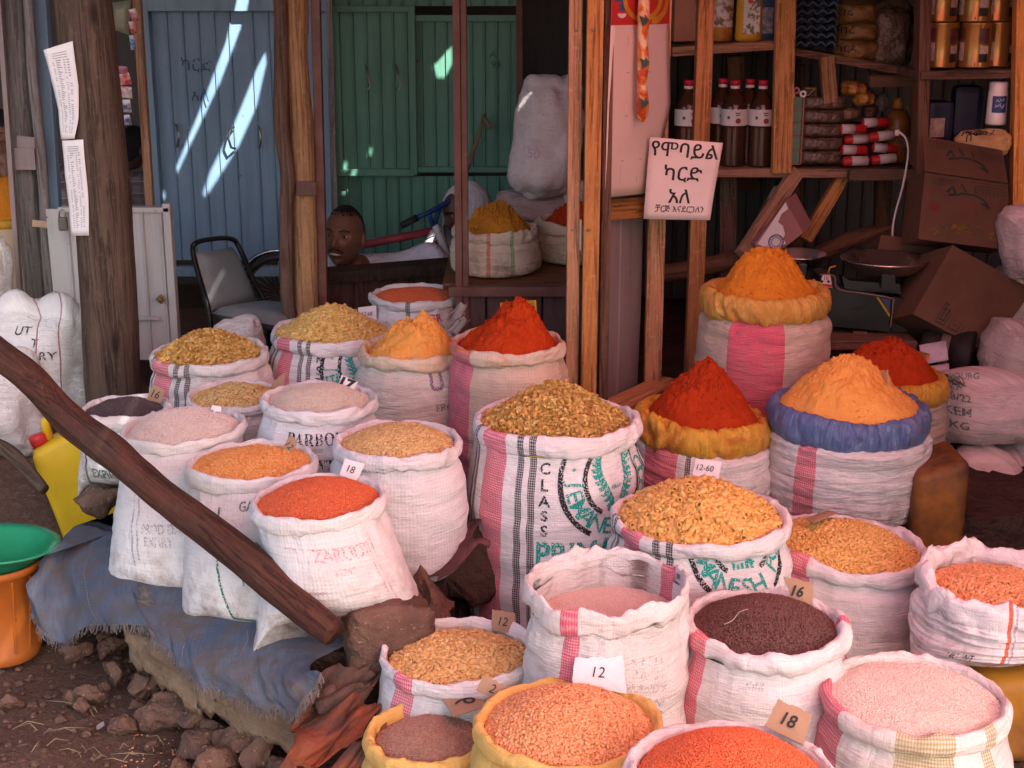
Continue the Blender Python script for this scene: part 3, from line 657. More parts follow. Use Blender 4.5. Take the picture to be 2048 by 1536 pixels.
for q in bm.verts:
    p = q.co.copy(); L = (abs(p.x)**7+abs(p.y)**7+abs(p.z)**7)**(1/7.); p /= L; n = fbm(np.array([p.x*1.3+p.z+4]), np.array([p.y*1.3+p.z*.7]), 12, 4)[0]; n2 = fbm(np.array([p.x*6+p.z*4]), np.array([p.y*6+p.z*3]), 15, 3)[0]; q.co = p*(1+.20*n+.05*n2)
for f in bm.faces: f.smooth = True
c_ = at(772, 1262, 3.14); bmesh.ops.transform(bm, matrix=Matrix.Translation(c_) @ Euler((R(-4), R(4), R(14))).to_matrix().to_4x4() @ Matrix.Diagonal((.105, .10, .092, 1)), verts=bm.verts[:]); me = bpy.data.meshes.new('stone'); bm.to_mesh(me); bm.free()
tag(link_mesh('stone_block', me, None, M_ROCK, c_-Vector((0, 0, .09))), 'squared reddish stone block at the lower end of the slanting log', 'stone')
tag(rock('stone', at(850, 1215, 3.42), (.20, .20, .22), 14, sub=4), 'dark stone behind the squared block, beside the tall pasta sack', 'stone')
tag(rock('stone', at(205, 1000, 3.92), (.19, .15, .11), 8, sub=4), 'rounded brown stone under the EXPIRY sack beside the yellow jerrycan', 'stone')
tag(rock('stone', at(905, 1130, 3.6), (.26, .2, .26), 19, M_SOIL, sub=4), 'dark stone in the gap between lentil sack and tall pasta sack', 'stone')
for i, (u, v, z, s) in enumerate([(175, 1390, .03, .075), (140, 1395, .02, .05), (232, 1345, .04, .09), (285, 1372, .05, .10), (245, 1448, .03, .075), (165, 1415, .02, .055), (330, 1420, .04, .14), (388, 1440, .05, .085), (420, 1455, .04, .08), (465, 1492, .05, .12), (430, 1530, .04, .14), (400, 1500, .03, .10), (375, 1350, .05, .09), (150, 1300, .03, .09), (220, 1290, .05, .10), (510, 1515, .05, .11), (20, 1405, .01, .06), (120, 1440, .0, .04), (500, 1575, .03, .14), (560, 1545, .03, .10), (355, 1545, .02, .09), (275, 1410, .02, .05), (205, 1375, .015, .045), (300, 1490, .01, .04)]):
    p = at_z(u, v, z); k = .8+.4*((i*37) % 10)/10
    tag(rock('rubble_stone', p, (s*1.2, s*k, s*.85), 30+i, rot=i), 'reddish rubble stone lying on the dirt under the denim covered ledge', 'stone', 'rubble stones below the ledge')
# pebbles and clods: nobody could count them
rs = np.random.RandomState(3); tpl_v, tpl_f = t_lens(1, .7, 6); n = 1500
px, py = -1.6+rs.rand(n)*1.35, 2.75+rs.rand(n)*1.5; k = (py < 2.95+(-.36-px)*1.1) ; px, py = px[k], py[k]; s = .003+.011*rs.rand(len(px))**3
zz = fbm(px*2.2, py*2.2, 3, 3)*.03+fbm(px*11, py*11, 7, 3)*.016
V = np.stack([px, py, zz], 1)[:, None, :]+tpl_v[None]*s[:, None, None]*(.7+.6*rs.rand(len(px), len(tpl_v), 1)); F = tpl_f[None]+(np.arange(len(px))*len(tpl_v))[:, None, None]
tag(link_mesh('pebbles', arrays_mesh('pebbles', V.reshape(-1, 3), F.reshape(-1, 3), False), None, M_ROCK), 'scattered pebbles and clods of earth on the bare ground', 'pebbles', None, 'stuff')
mb = MB()
for i in range(26):
    a = at_z(rs.uniform(20, 330), rs.uniform(1400, 1530), .012); d = Vector((rs.uniform(-1, 1), rs.uniform(-.6, .6), 0))*rs.uniform(.02, .13)
    mb.tube([a, a+d*.5+Vector((0, 0, .012))+Vector((-d.y, d.x, 0))*.12, a+d], .0011, 4)
tag(mb.build('dry_grass_stalks', plain('straw', (.35, .27, .16), .8)), 'thin dry grass stalks lying on the bare dirt', 'grass', None, 'stuff')
# spilled food grains and bits of leaf on the ground: nobody could count them
tv, tf = t_rice(.006, .0016); n = 420; gx = -.95+rs.rand(n)*.62; gy = 2.75+rs.rand(n)*.55; k = gy < 2.93+(-.40-gx)*1.1; gx, gy = gx[k], gy[k]; gz = fbm(gx*2.2, gy*2.2, 3, 3)*.03+fbm(gx*11, gy*11, 7, 3)*.016+.001
v_, f_, t_ = scatter(rs, (tv, tf), np.stack([gx, gy, gz], 1), np.tile([0., 0, 1], (len(gx), 1)), .2); tag(link_mesh('spilled_grains', arrays_mesh('g', v_, f_, True, None, t_), None, ORGP[1]), 'orange and yellow grains spilled on the dirt beside the rubble', 'grains', None, 'stuff')
for k, (u, v, c_) in enumerate(((248, 1462, (.05, .10, .045)), (200, 1452, (.34, .30, .28)), (322, 1403, (.34, .33, .33)), (46, 1490, (.30, .24, .22)))):
    p = at_z(u, v, .012); mb = MB(); a = k*1.3; d = Vector((math.cos(a), math.sin(a), .15))*.016; e = Vector((-math.sin(a), math.cos(a), .2))*.008; mb.add([p-d, p-d*.2+e, p+d*.6+e*.7, p+d*1.2, p+d*.5-e, p-d*.4-e*.8], [(0, 1, 2, 3, 4, 5)]); one(mb, 'litter_scrap', plain('scrap_%d' % k, c_, .8), ['small green leaf scrap on the bare dirt', 'pale torn scrap on the dirt left of the rubble', 'grey white scrap lodged by the tan slabs', 'brownish paper scrap near the bottom left corner'][k], 'litter', p)
# pale stone slabs on edge facing the ledge
def slab(name, quad, y, th, seed, label):
    a, b, c, d = [at(u, v, yy) for (u, v), yy in zip(quad, y)]; bm = bmesh.new(); nu, nv = 22, 9; vs = {}
    for s_ in (0, 1):
        for j in range(nv):
            for i in range(nu):
                p = a.lerp(b, i/(nu-1)).lerp(d.lerp(c, i/(nu-1)), j/(nv-1)); e = 1 if (i in (0, nu-1) or j in (0, nv-1)) else 0
                nn = fbm(np.array([i*.35+seed]), np.array([j*.5]), seed, 3)[0]
                p = p+Vector((0, (th if s_ else 0)+nn*.022*(1 if not s_ else 0)+(.012 if e and not s_ else 0), nn*.03*e)); vs[s_, i, j] = bm.verts.new(p)
    for j in range(nv-1):
        for i in range(nu-1):
            bm.faces.new([vs[0, i, j], vs[0, i, j+1], vs[0, i+1, j+1], vs[0, i+1, j]]); bm.faces.new([vs[1, i, j], vs[1, i+1, j], vs[1, i+1, j+1], vs[1, i, j+1]])
    for i in range(nu-1):
        for j in (0, nv-1): bm.faces.new([vs[0, i, j], vs[0, i+1, j], vs[1, i+1, j], vs[1, i, j]])
    for j in range(nv-1):
        for i in (0, nu-1): bm.faces.new([vs[0, i, j], vs[1, i, j], vs[1, i, j+1], vs[0, i, j+1]])
    bmesh.ops.recalc_face_normals(bm, faces=bm.faces[:])
    for f in bm.faces: f.smooth = True
    me = bpy.data.meshes.new(name); bm.to_mesh(me); bm.free(); return tag(link_mesh(name, me, None, M_SLAB, d), label, 'stone slab')
slab('stone_slab', [(246, 1260), (400, 1330), (400, 1432), (256, 1320)], (3.40, 3.20, 3.19, 3.40), .10, 3, 'longer tan stone slab on edge under the frayed denim hem')
slab('stone_slab', [(388, 1322), (604, 1408), (600, 1520), (392, 1418)], (3.19, 2.98, 2.99, 3.19), .10, 11, 'lower tan stone slab under the denim, nearest the orange rag')
# ---- denim cloth over the ledge
dn = NT('denim'); _v = dn.coord('Object'); _uv = dn.coord('UV'); f = dn.noise(_v, 6, 7, .65); st = dn.noise(dn.coord('UV', (60, 4, 1)), 2, 5, .6); g = dn.noise(_v, 14, 5, .6, .6)
c = dn.mix(dn.ramp(f, [(.35, 0.), (.65, 1.)]), (.088, .112, .168), (.15, .162, .19)); c = dn.mix(dn.math('MULTIPLY', dn.ramp(st, [(.45, 0.), (.7, 1.)]), .5), c, (.06, .075, .11)); c = dn.mix(dn.math('MULTIPLY', dn.ramp(g, [(.46, 0.), (.66, 1.)]), .85), c, (.13, .10, .082))
wv = dn.n('TexWave'); dn.l(dn.coord('UV', (1, 1, 1)), wv.inputs[0]); wv.inputs['Scale'].default_value = 75; wv.inputs['Distortion'].default_value = 1.; wv.bands_direction = 'DIAGONAL'
M_DENIM = dn.fin(c, .9, dn.bump(dn.noise(_v, 18, 4), .5, .012, dn.bump(wv.outputs[1], .5, .0015)), .1)
NU, NV = 90, 44; UB = [60, 118, 160, 235, 292, 310, 350, 420, 500, 560, 592, 628, 650]; VB = [1230, 1292, 1258, 1252, 1262, 1290, 1325, 1372, 1402, 1418, 1425, 1385, 1342]
UT = [95, 150, 240, 330, 420, 520, 600, 640]; VT = [1110, 1050, 1085, 1130, 1180, 1240, 1300, 1315]
P = []; UVs = []
for j in range(NV):
    for i in range(NU):
        s_ = i/(NU-1); t = j/(NV-1); ut = np.interp(s_, np.linspace(0, 1, 8), UT); vt = np.interp(s_, np.linspace(0, 1, 8), VT); ub = np.interp(s_, np.linspace(0, 1, 13), UB); vb = np.interp(s_, np.linspace(0, 1, 13), VB)
        E = at_z(ut, vt, LED+.012); Bk = E+Vector((.14, .17, .0)); Bt = at(ub, vb, float(np.interp(ub, [60, 118, 246, 400, 604, 650], [3.60, 3.52, 3.33, 3.13, 2.915, 2.90])))
        if t < .3: p = Bk.lerp(E, t/.3)
        else:
            q = (t-.3)/.7; p = E.lerp(Bt, q)+Vector((-.02, -.035, .012))*math.sin(q*math.pi)
        nz = fbm(np.array([s_*9]), np.array([t*1.2]), 5, 3)[0]*.034*(.2+t)+fbm(np.array([s_*26]), np.array([t*4]), 8, 3)[0]*.022
        P.append(p+Vector((-.6, -.8, 0))*nz); UVs.append((s_*1.2, t*.6))
denim = link_mesh('denim_cloth', arrays_mesh('denim', np.array(P), grid_faces(NU, NV), True, UVs), None, M_DENIM, P[NU*NV-NU//2])
tag(denim, 'dirty blue denim cloth with a frayed hem draped over the ledge under the sacks', 'cloth')
mb = MB(); rr = random.Random(4)
for k in range(620):
    i = rr.uniform(0, NU-1.01); i0 = int(i); p = P[(NV-1)*NU+i0].lerp(P[(NV-1)*NU+i0+1], i-i0); L = rr.uniform(.008, .026); d = Vector((rr.uniform(-.5, .5), rr.uniform(-.6, .1), -1)).normalized()
    mb.tube([p+Vector((0, 0, .004)), p+d*L*.5+Vector((rr.uniform(-1, 1), -.5, 0))*.004, p+d*L], .0009, 3, cap=False)
tag(part(mb, 'frayed_threads', plain('denim_threads', (.20, .18, .18), .9, (.12, .10, .10)), denim), kind='stuff')
mb = MB(); rr = random.Random(9); c0_ = at(296, 1158, 0.0) if 0 else None
def cloth_pt(s_, t, off=.004):
    x, y = s_*(NU-1), t*(NV-1); i, j = min(int(x), NU-2), min(int(y), NV-2); fx, fy = x-i, y-j
    return P[j*NU+i].lerp(P[j*NU+i+1], fx).lerp(P[(j+1)*NU+i].lerp(P[(j+1)*NU+i+1], fx), fy)+Vector((-.6, -.8, .1))*off
for k in range(46):
    a = rr.uniform(.375, .40); t = .50+.16*k/46; b = a+rr.uniform(.03, .055); w_ = rr.uniform(-.01, .012)
    mb.tube([cloth_pt(a, t), cloth_pt((a+b)/2, t+w_, .010), cloth_pt(b, t+w_*.5)], .0011, 4)
tag(part(mb, 'torn_patch', plain('patch_threads', (.25, .22, .19), .9, (.06, .055, .06)), denim), kind='stuff'); mb = MB()
for s0, t0, t1 in ((.20, .32, .97), (.535, .35, .95), (.70, .4, .9)):
    for k in range(30): t = t0+(t1-t0)*k/30; mb.tube([cloth_pt(s0+.004*math.sin(k*.4), t, .0025), cloth_pt(s0+.004*math.sin(k*.4), t+.012, .0025)], .0009, 4)
tag(part(mb, 'stitching', plain('stitch', (.36, .33, .30), .9), denim), kind='stuff')
# ---- orange rag and brown cloth scraps at the ledge's end
def rag(name, outline_px, y, z_fold, mat, label, seed, amp=.05, nu=40, nv=30):
    a, b, c, d = [at(u, v, yy) for (u, v), yy in zip(outline_px, y)]; P = []
    for j in range(nv):
        for i in range(nu):
            s_, t = i/(nu-1), j/(nv-1); p = a.lerp(b, s_).lerp(d.lerp(c, s_), t)
            w1 = s_*8+seed+1.6*math.sin(t*3.1+seed*2)+1.2*fbm(np.array([s_*2]), np.array([t*2]), seed, 2)[0]*3; n = .45*math.sin(w1)+.25*math.sin(t*6+s_*5+seed)+.5*fbm(np.array([s_*5]), np.array([t*5]), seed+3, 3)[0]; m = .5*math.cos(w1)*.6+.3*math.sin(t*4.3+seed)
            e = .02*math.sin(t*9+seed)+.02*fbm(np.array([(s_+t)*6]), np.array([seed*1.]), seed+9, 2)[0]
            P.append(p+Vector((e, -amp*n*1.2-.01, amp*m*1.3+e)))
    o = link_mesh(name, arrays_mesh(name, np.array(P), grid_faces(nu, nv), True, [(i/nu*.5, j/nv*.4) for j in range(nv) for i in range(nu)]), None, mat, P[nu*nv-nu//2])
    md = o.modifiers.new('s', 'SOLIDIFY'); md.thickness = .003; return tag(o, label, 'cloth')
M_ORAG = plain('orange_rag', (.29, .075, .035), .9, (.12, .062, .048), 9, bump=.6, bscale=25, bdist=.02, spec=.1); M_BRAG = plain('brown_rag', (.13, .075, .06), .9, (.07, .045, .04), 9, bump=.6, bscale=25, bdist=.02, spec=.1)
rag('orange_rag', [(610, 1400), (750, 1360), (740, 1480), (560, 1560)], (2.98, 3.0, 2.86, 2.80), 0, M_ORAG, 'muddy orange rag crumpled below the ledge, left of the yellow sacks', 3, .032)
rag('orange_plastic_scrap', [(700, 1490), (760, 1440), (740, 1570), (640, 1600)], (2.84, 2.86, 2.72, 2.70), 0, M_ORAG, 'torn orange plastic scrap on the ground at the bottom edge', 6, .022)
rag('brown_rag', [(580, 1385), (752, 1325), (760, 1375), (600, 1420)], (2.97, 3.04, 2.98, 2.93), 0, M_BRAG, 'dirty brown rag folded under the stone block', 9, .03)
rag('burlap_scrap', [(830, 1120), (960, 1030), (965, 1090), (870, 1150)], (3.62, 3.7, 3.5, 3.42), 0, plain('maroon_cloth', (.12, .05, .05), .9, (.07, .03, .03)), 'maroon cloth showing beneath the tiny pasta sack', 12, .03)
# ---- the slanting log
lp = [at(-260, 490, 3.95), at(-20, 690, 3.66), at(70, 762, 3.58), at(150, 850, 3.50), at(250, 925, 3.40), at(340, 1000, 3.31), at(450, 1085, 3.20), at(520, 1140, 3.13), at(600, 1215, 3.04), at(668, 1268, 2.97)]
rad = [.033, .036, .040, .043, .039, .038, .041, .042, .039, .033]
def smooth_path(pts, rad, n):
    L = len(pts); A = np.array(pts); t = np.linspace(0, L-1, n); i = np.clip(t.astype(int), 0, L-2); f = (t-i)[:, None]; q = lambda k: A[np.clip(k, 0, L-1)]
    out = .5*((2*q(i))+(-q(i-1)+q(i+1))*f+(2*q(i-1)-5*q(i)+4*q(i+1)-q(i+2))*f**2+(-q(i-1)+3*q(i)-3*q(i+1)+q(i+2))*f**3); return [Vector(p) for p in out], list(np.interp(t, range(L), rad))
def pole(name, pts, rad, mat, label, cat, n=60, seg=20, seed=1, rough=.10, group=None):
    """a natural round pole built along local z so its grain runs lengthways"""
    P, Rr = smooth_path(pts, rad, n); z = (Vector(pts[-1])-Vector(pts[0])).normalized(); q = z.to_track_quat('Z', 'Y'); qi = q.inverted(); o0 = Vector(pts[0])
    L = [qi @ (p-o0) for p in P]; V = []
    for k, (p, r) in enumerate(zip(L, Rr)):
        for i in range(seg):
            a = 2*math.pi*i/seg; nn = fbm(np.array([i/seg*4]), np.array([p.z*5+seed*9]), seed, 3, 4)[0]; rr_ = r*(1+rough*nn*1.6); V.append((p.x+rr_*math.cos(a), p.y+rr_*math.sin(a), p.z))
    F = grid_faces(seg, n, True); V += [tuple(L[0]), tuple(L[-1])]; caps = [[(i+1) % seg, i, n*seg] for i in range(seg)]+[[(n-1)*seg+i, (n-1)*seg+(i+1) % seg, n*seg+1] for i in range(seg)]
    o = link_mesh(name, arrays_mesh(name, np.array(V), [F, np.array(caps)], True), None, mat); o.location = o0; o.rotation_mode = 'QUATERNION'; o.rotation_quaternion = q; return tag(o, label, cat, group)
pole('slanting_log', lp, rad, W_RED, 'rough dark red log slanting across the left hand sacks down to the stone block', 'log', 90, 22, 3, .16)
pole('dry_branch', [at(-30, 880, 4.45), at(20, 905, 4.38), at(55, 940, 4.3), at(88, 978, 4.22)], [.022, .024, .022, .018], W_BIG, 'old grey branch lying in the dirt behind the yellow jerrycan', 'branch', 24, 12, 5)
# ---- standing timber
pole('big_wooden_pole', [at(230, 810, 4.98)-Vector((0, 0, .25)), at(228, 790, 4.98), at(205, 400, 4.98), at(165, 0, 4.98), at(165, 0, 4.98)+Vector((-.02, 0, 1.0))], [.100, .099, .097, .094, .090], W_BIG, 'thick dark wooden pole with two white paper lists pinned on it', 'pole', 70, 32, 2, .035)
pole('wooden_pole', [at(590, 640, 5.62)-Vector((0, 0, .25)), at(575, 600, 5.62), at(572, 430, 5.62), at(576, 350, 5.62), at(563, 250, 5.62), at(562, 100, 5.62), at(560, -10, 5.62), at(558, -10, 5.62)+Vector((0, 0, .9))], [.029, .028, .028, .029, .030, .027, .026, .025], wood('slim_pole_wood', (.15, .08, .045), (.085, .042, .024), scale=.8, dirt=.5), 'thin crooked wooden pole in front of the blue shutters', 'pole', 60, 16, 7, .06)
pole('wooden_pole', [at(612, 640, 5.68)-Vector((0, 0, .25)), at(612, 600, 5.68), at(608, 400, 5.68), at(602, 250, 5.68), at(592, 100, 5.68), at(592, -10, 5.68), at(592, -10, 5.68)+Vector((0, 0, .9))], [.050, .049, .046, .048, .046, .047, .045], wood('pale_timber', (.40, .24, .12), (.27, .15, .07), scale=.8, dirt=.4), 'thicker pale wooden pole beside the maroon steel frame', 'pole', 60, 18, 9, .06)
pole('wooden_pole', [at(75, 575, 6.0)-Vector((0, 0, .4)), at(70, 560, 6.0), at(50, 330, 6.0), at(42, 200, 6.0), at(32, 0, 6.0), at(30, 0, 6.0)+Vector((0, 0, .9))], [.048, .047, .044, .046, .043, .042], W_GRY, 'grey weathered pole with a tin band, at the far left', 'pole', 60, 18, 11, .05)
pole('wooden_pole', [at(106, 590, 5.95)-Vector((0, 0, .4)), at(98, 560, 5.95), at(84, 330, 5.95), at(66, 150, 5.95), at(56, 0, 5.95), at(54, 0, 5.95)+Vector((0, 0, .9))], [.022, .023, .021, .022, .020, .019], W_GRY, 'thin grey pole leaning on the weathered pole at the far left', 'pole', 60, 14, 13, .05)
def post(name, a, b, wd, th, mat, label, cat='post', group=None, up=(0, -1, 0), bev=.003, extra=None):
    """a sawn bar with its grain along local z"""
    a = Vector(a); b = Vector(b); z = (b-a).normalized(); y = Vector(up); y = (y-z*y.dot(z)).normalized(); x = y.cross(z); mb = MB(); L = (b-a).length; mb.box((0, 0, L/2), (wd, th, L), None, 0, bev=bev)
    o = mb.build(name, mat); o.location = a; o.rotation_mode = 'QUATERNION'; o.rotation_quaternion = Matrix((x, y, z)).transposed().to_quaternion(); return tag(o, label, cat, group)
UPZ = Vector((0, 0, .95))
post('metal_post', at(114, 590, 6.1)-Vector((0, 0, .4)), at(90, 0, 6.1)+UPZ, .062, .05, M_BLUE, 'faded blue steel post behind the grey poles')
post('steel_angle_post', at(36, 590, 5.9)-Vector((0, 0, .4)), at(10, 0, 5.9)+UPZ, .02, .03, M_GREYT, 'narrow grey steel edge post at the far left')
mb = MB(); mb.box(at(50, 318, 5.93), (.085, .012, .09), None, 0, bev=.004); mb.box(at(52, 285, 5.935), (.075, .01, .05), (0, .1, 0), 0, bev=.004); one(mb, 'tin_band', M_GREYT, 'patched tin band nailed round the grey pole', 'tin patch', at(50, 340, 5.93))
mb = MB(); mb.box(at(82, 448, 5.88), (.07, .01, .028), (0, .12, 0), 0, bev=.003); one(mb, 'tin_scrap', plain('rusty_pale_tin', (.55, .36, .25), .6), 'small pale tin strip nailed across the grey poles', 'tin strip', at(82, 455, 5.88))
mb = MB(); mb.box(at(613, 377, 5.615), (.078, .012, .055), None, 0, bev=.004); one(mb, 'rusty_plate', plain('rust_plate', (.10, .055, .045), .6, (.15, .08, .06)), 'rusty square plate nailed on the thick pale pole', 'plate', at(613, 390, 5.61))
post('steel_frame_post', at(647, 640, 5.72)-Vector((0, 0, .2)), at(637, 0, 5.72)+UPZ, .034, .05, M_MAROON, 'maroon steel frame post right of the pale pole')
post('wooden_lath', at(668, 400, 6.9)-Vector((0, 0, .6)), at(660, 0, 6.9)+UPZ, .03, .03, W_GRY, 'narrow weathered lath between blue and green shutters')
# ---- corrugated shutters
def corr(x0, x1, z0, z1, y, period=.075, rib=.014, dep=.011, flip=1, off=0.0):
    xs_ = [x0]; ds = [0]; x = x0+off
    while x < x1-rib*1.5:
        if x > x0+.004: xs_ += [x, x+rib*.35, x+rib*.75, x+rib*1.1]; ds += [0, dep, dep, 0]
        x += period
    xs_.append(x1); ds.append(0); xs_ = np.array(xs_); ds = np.array(ds)*flip; n = len(xs_); zs = np.linspace(z0, z1, 14); V = []
    for z in zs:
        wv = fbm(xs_*2.5, 0*xs_+z*2.2, 17, 2)*.008
        for a, d, q in zip(xs_, ds, wv): V.append((a, y-d+q, z))
    return np.array(V), grid_faces(n, len(zs))
def sheet(name, box_px, y, mat, parent, period=.075, **k):
    u0, v0, u1, v1 = box_px; a = at(u0, v1, y); b = at(u1, v0, y); V, F = corr(a.x, b.x, a.z, b.z+k.pop('top', 0), y, period, **k)
    o = link_mesh(name, arrays_mesh(name, V, F, False), parent, mat); md = o.modifiers.new('s', 'SOLIDIFY'); md.thickness = .003; return o
def handle(mb, u, v, y, h=.10, side=1):
    p = at(u, v, y); mb.tube([p+Vector((0, .012, h/2)), p+Vector((side*.012, -.022, h*.42)), p+Vector((side*.022, -.03, 0)), p+Vector((side*.012, -.022, -h*.42)), p+Vector((0, .012, -h/2))], .006, 8)
root = thing('blue_shutters', 'pair of blue corrugated tin shutters in a blue frame with bent handles', 'shutters', at(470, 520, 7.2))
for nm, px in (('shutter_leaf', (300, 20, 490, 520)), ('shutter_leaf', (494, 22, 662, 520))):
    lf = sheet(nm, px, 7.2, M_BLUE, root, .076)
    mb = MB()
    for (u, v, s_) in (((352, 272, 1), (468, 276, -1)) if px[0] < 400 else ((515, 274, 1),)): handle(mb, u, v, 7.17, .105, s_); mb2 = MB(); handle(mb2, u, v, 7.17, .105, s_); part(mb2, 'handle', M_STEEL if s_ > 0 else M_BLK, lf)
mb = MB(); a = at(290, -5, 7.19); b = at(665, 22, 7.19); mb.box(((a.x+b.x)/2, 7.165, (a.z+b.z)/2), (b.x-a.x, .05, a.z-b.z), bev=.004); mb.box((a.x, 7.165, 1.05), (.045, .056, 1.7), bev=.004)
a = at(300, 540, 7.2); b = at(662, 520, 7.2); mb.box(((a.x+b.x)/2, 7.18, a.z), (b.x-a.x, .05, .05), bev=.004); part(mb, 'shutter_frame', M_BLUE, root)
sheet('header_sheet', (290, -120, 665, -6), 7.21, M_BLUE, root, .076, top=.5)
M_GRAF = ink('marker_ink', (.055, .10, .17), .50, 60)
for (s_, u, v) in (('ካርድ', 393, 130), ('አለ', 400, 190)):
    mb = MB(); text_flat(mb, s_, at(u, v, 7.17), (1, 0, -.05), (0.05, 0, 1), .058); part(mb, 'scrawled_lettering', M_GRAF, root)
root = thing('green_shutters', 'dark green corrugated tin shutters with wire hooks, behind the seated man', 'shutters', at(850, 600, 7.35))
sheet('header_sheet', (668, -140, 1036, 12), 7.36, M_GREEN, root, .066, top=.4); lf = sheet('shutter_leaf', (676, 22, 828, 345), 7.31, M_GREEN, root, .066, off=.02); lf2 = sheet('shutter_leaf', (832, 42, 1036, 338), 7.34, M_GREEN, root, .062, off=.03); sheet('lower_sheet', (676, 352, 1036, 640), 7.36, M_GREEN, root, .064)
mb = MB()
for (u0, v0, u1, v1, y) in ((676, 12, 828, 24, 7.285), (676, 338, 828, 352, 7.285), (830, 30, 1036, 43, 7.31), (830, 334, 1036, 345, 7.31)):
    a = at(u0, v1, y); b = at(u1, v0, y); mb.box(((a.x+b.x)/2, y+.012, (a.z+b.z)/2), (b.x-a.x, .03, b.z-a.z), bev=.003)
for u in (676, 826): a = at(u, 350, 7.285); b = at(u-2, 12, 7.285); mb.box(((a.x+b.x)/2, 7.296, (a.z+b.z)/2), (.035, .026, b.z-a.z), bev=.003)
part(mb, 'shutter_frame', M_GREEN, root)
for (u, v) in ((735, 155), (796, 155)):
    mb = MB(); p = at(u, v, 7.26); mb.tube([p+Vector((-.012, .03, .06)), p+Vector((.004, 0, .01)), p+Vector((.012, -.008, -.04)), p+Vector((.004, -.012, -.058)), p+Vector((-.012, -.008, -.05))], .0045, 8); part(mb, 'wire_hook', M_STEEL, lf)
mb = MB(); text_flat(mb, 'A', at(986, 108, 7.31), (1, 0, 0), (0, 0, 1), .035); text_flat(mb, '93', at(992, 130, 7.31), (1, 0, 0), (0, 0, 1), .035); part(mb, 'painted_lettering', ink('dark_green_ink', (.03, .09, .07), .5, 60), lf2)
mb = MB(); mb.tube([at(968, 228, 7.25), at(958, 270, 7.22), at(940, 320, 7.2), at(934, 340, 7.2)], [.006, .01, .012, .01], 8); mb.tube([at(966, 232, 7.25), at(975, 245, 7.22), at(982, 258, 7.22)], [.006, .013, .012], 8)
one(mb, 'dangling_strap', plain('tan_strap', (.26, .19, .12), .9), 'tan strap dangling from a hook on the green shutters', 'strap', at(968, 225, 7.25))
post('steel_door_post', at(1040, 640, 7.25)-Vector((0, 0, .2)), at(1037, 0, 7.25)+UPZ, .03, .05, M_MAROON, 'thin maroon steel post at the edge of the dark doorway')
# ---- low plank counter with the seated man behind, and the raised plank box beside it
root = thing('plank_counter', 'low dark maroon plank counter with a flat top rail, in front of the seated man', 'counter', at(770, 640, 5.88))
mb = MB(); a = at(648, 538, 5.86)-Vector((0, 0, .028)); b = at(905, 517, 5.86)-Vector((0, 0, .028)); mb.beam(a, b+Vector((.02, 0, 0)), .07, .05, up=(0, -.2, 1)); part(mb, 'top_rail', wood('dark_rail', (.055, .028, .02), (.035, .018, .014), axis=2), root)
V = []; mb = MB()
for i in range(9): a = at(650+i*29, 640, 5.90); mb.box((a.x+.029, 5.905+.004*(i % 2), .325), (.067, .022, .65), bev=.003)
part(mb, 'plank_front', M_MARW, root)
root = thing('window_frame', 'maroon painted timber frame with a plank front holding back the mustard powder sack', 'frame', at(1015, 690, 5.3))
mb = MB(); a = at(921, 700, 5.3); b = at(920, -10, 5.3); mb.box(((a.x+b.x)/2-.008, 5.3, .90), (.026, .05, 2.3), bev=.003); mb.box(((a.x+b.x)/2+.017, 5.306, .90), (.022, .05, 2.3), bev=.003); part(mb, 'upright', M_MAROON, root)
mb = MB(); a = at(908, 577, 5.27); b = at(1135, 592, 5.27); mb.box(((a.x+b.x)/2+.02, 5.285, a.z-.012), (b.x-a.x+.08, .05, .036), bev=.003); part(mb, 'bottom_rail', M_MAROON, root)
mb = MB()
for i in range(5): a = at(918+i*56, 640, 5.3); mb.box((a.x+.050, 5.31, .47), (.0985, .02, .47), bev=.003)
part(mb, 'plank_front', plain('mauve_brown_planks', (.12, .062, .055), .7, (.085, .04, .036), 6, (6, 6, 1), bump=.2), root)
mb = MB(); mb.box((.10, 5.64, .70), (.72, .62, .03), bev=.004); mb.box((.10, 5.80, .5), (.7, .04, .4)); one(mb, 'sack_platform', W_DKX, 'wooden platform holding the mustard powder sack behind the maroon frame', 'platform', (.1, 5.6, .31))
# ---- doorway of the shop
root = thing('door_frame', 'orange brown timber door frame of two tall boards at the mouth of the shop', 'door frame', at(1170, 800, 4.55))
def pole_part(nm, a, b, wd, th, mat, parent, bev=.004):
    o = post(nm, a, b, wd, th, mat, None, None); off = wloc(parent); o.parent = parent; o.location = Vector(a)-off
    for k in ('label', 'category'):
        if k in o: del o[k]
    return o
B = Vector((0, 0, -.3))
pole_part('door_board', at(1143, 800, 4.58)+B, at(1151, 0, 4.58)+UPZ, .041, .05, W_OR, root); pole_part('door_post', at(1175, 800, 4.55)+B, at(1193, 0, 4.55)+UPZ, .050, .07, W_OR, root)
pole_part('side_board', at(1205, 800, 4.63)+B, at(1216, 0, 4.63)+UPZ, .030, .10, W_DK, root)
mb = MB()
for v in (60, 460): 
    for u in (1145, 1178): mb.lathe([(.004, 0), (.005, .002), (.001, .004)], at(u+(8 if v < 100 else 0), v, 4.505), 8, rot=(R(90), 0, 0))
mb.box(at(1161, 470, 4.545), (.008, .012, .10), bev=.002); part(mb, 'hinge', M_STEEL, root)
root = thing('shop_partition', 'narrow side wall of grey tin and orange studs beside the shop door', 'partition', at(1270, 780, 4.85))
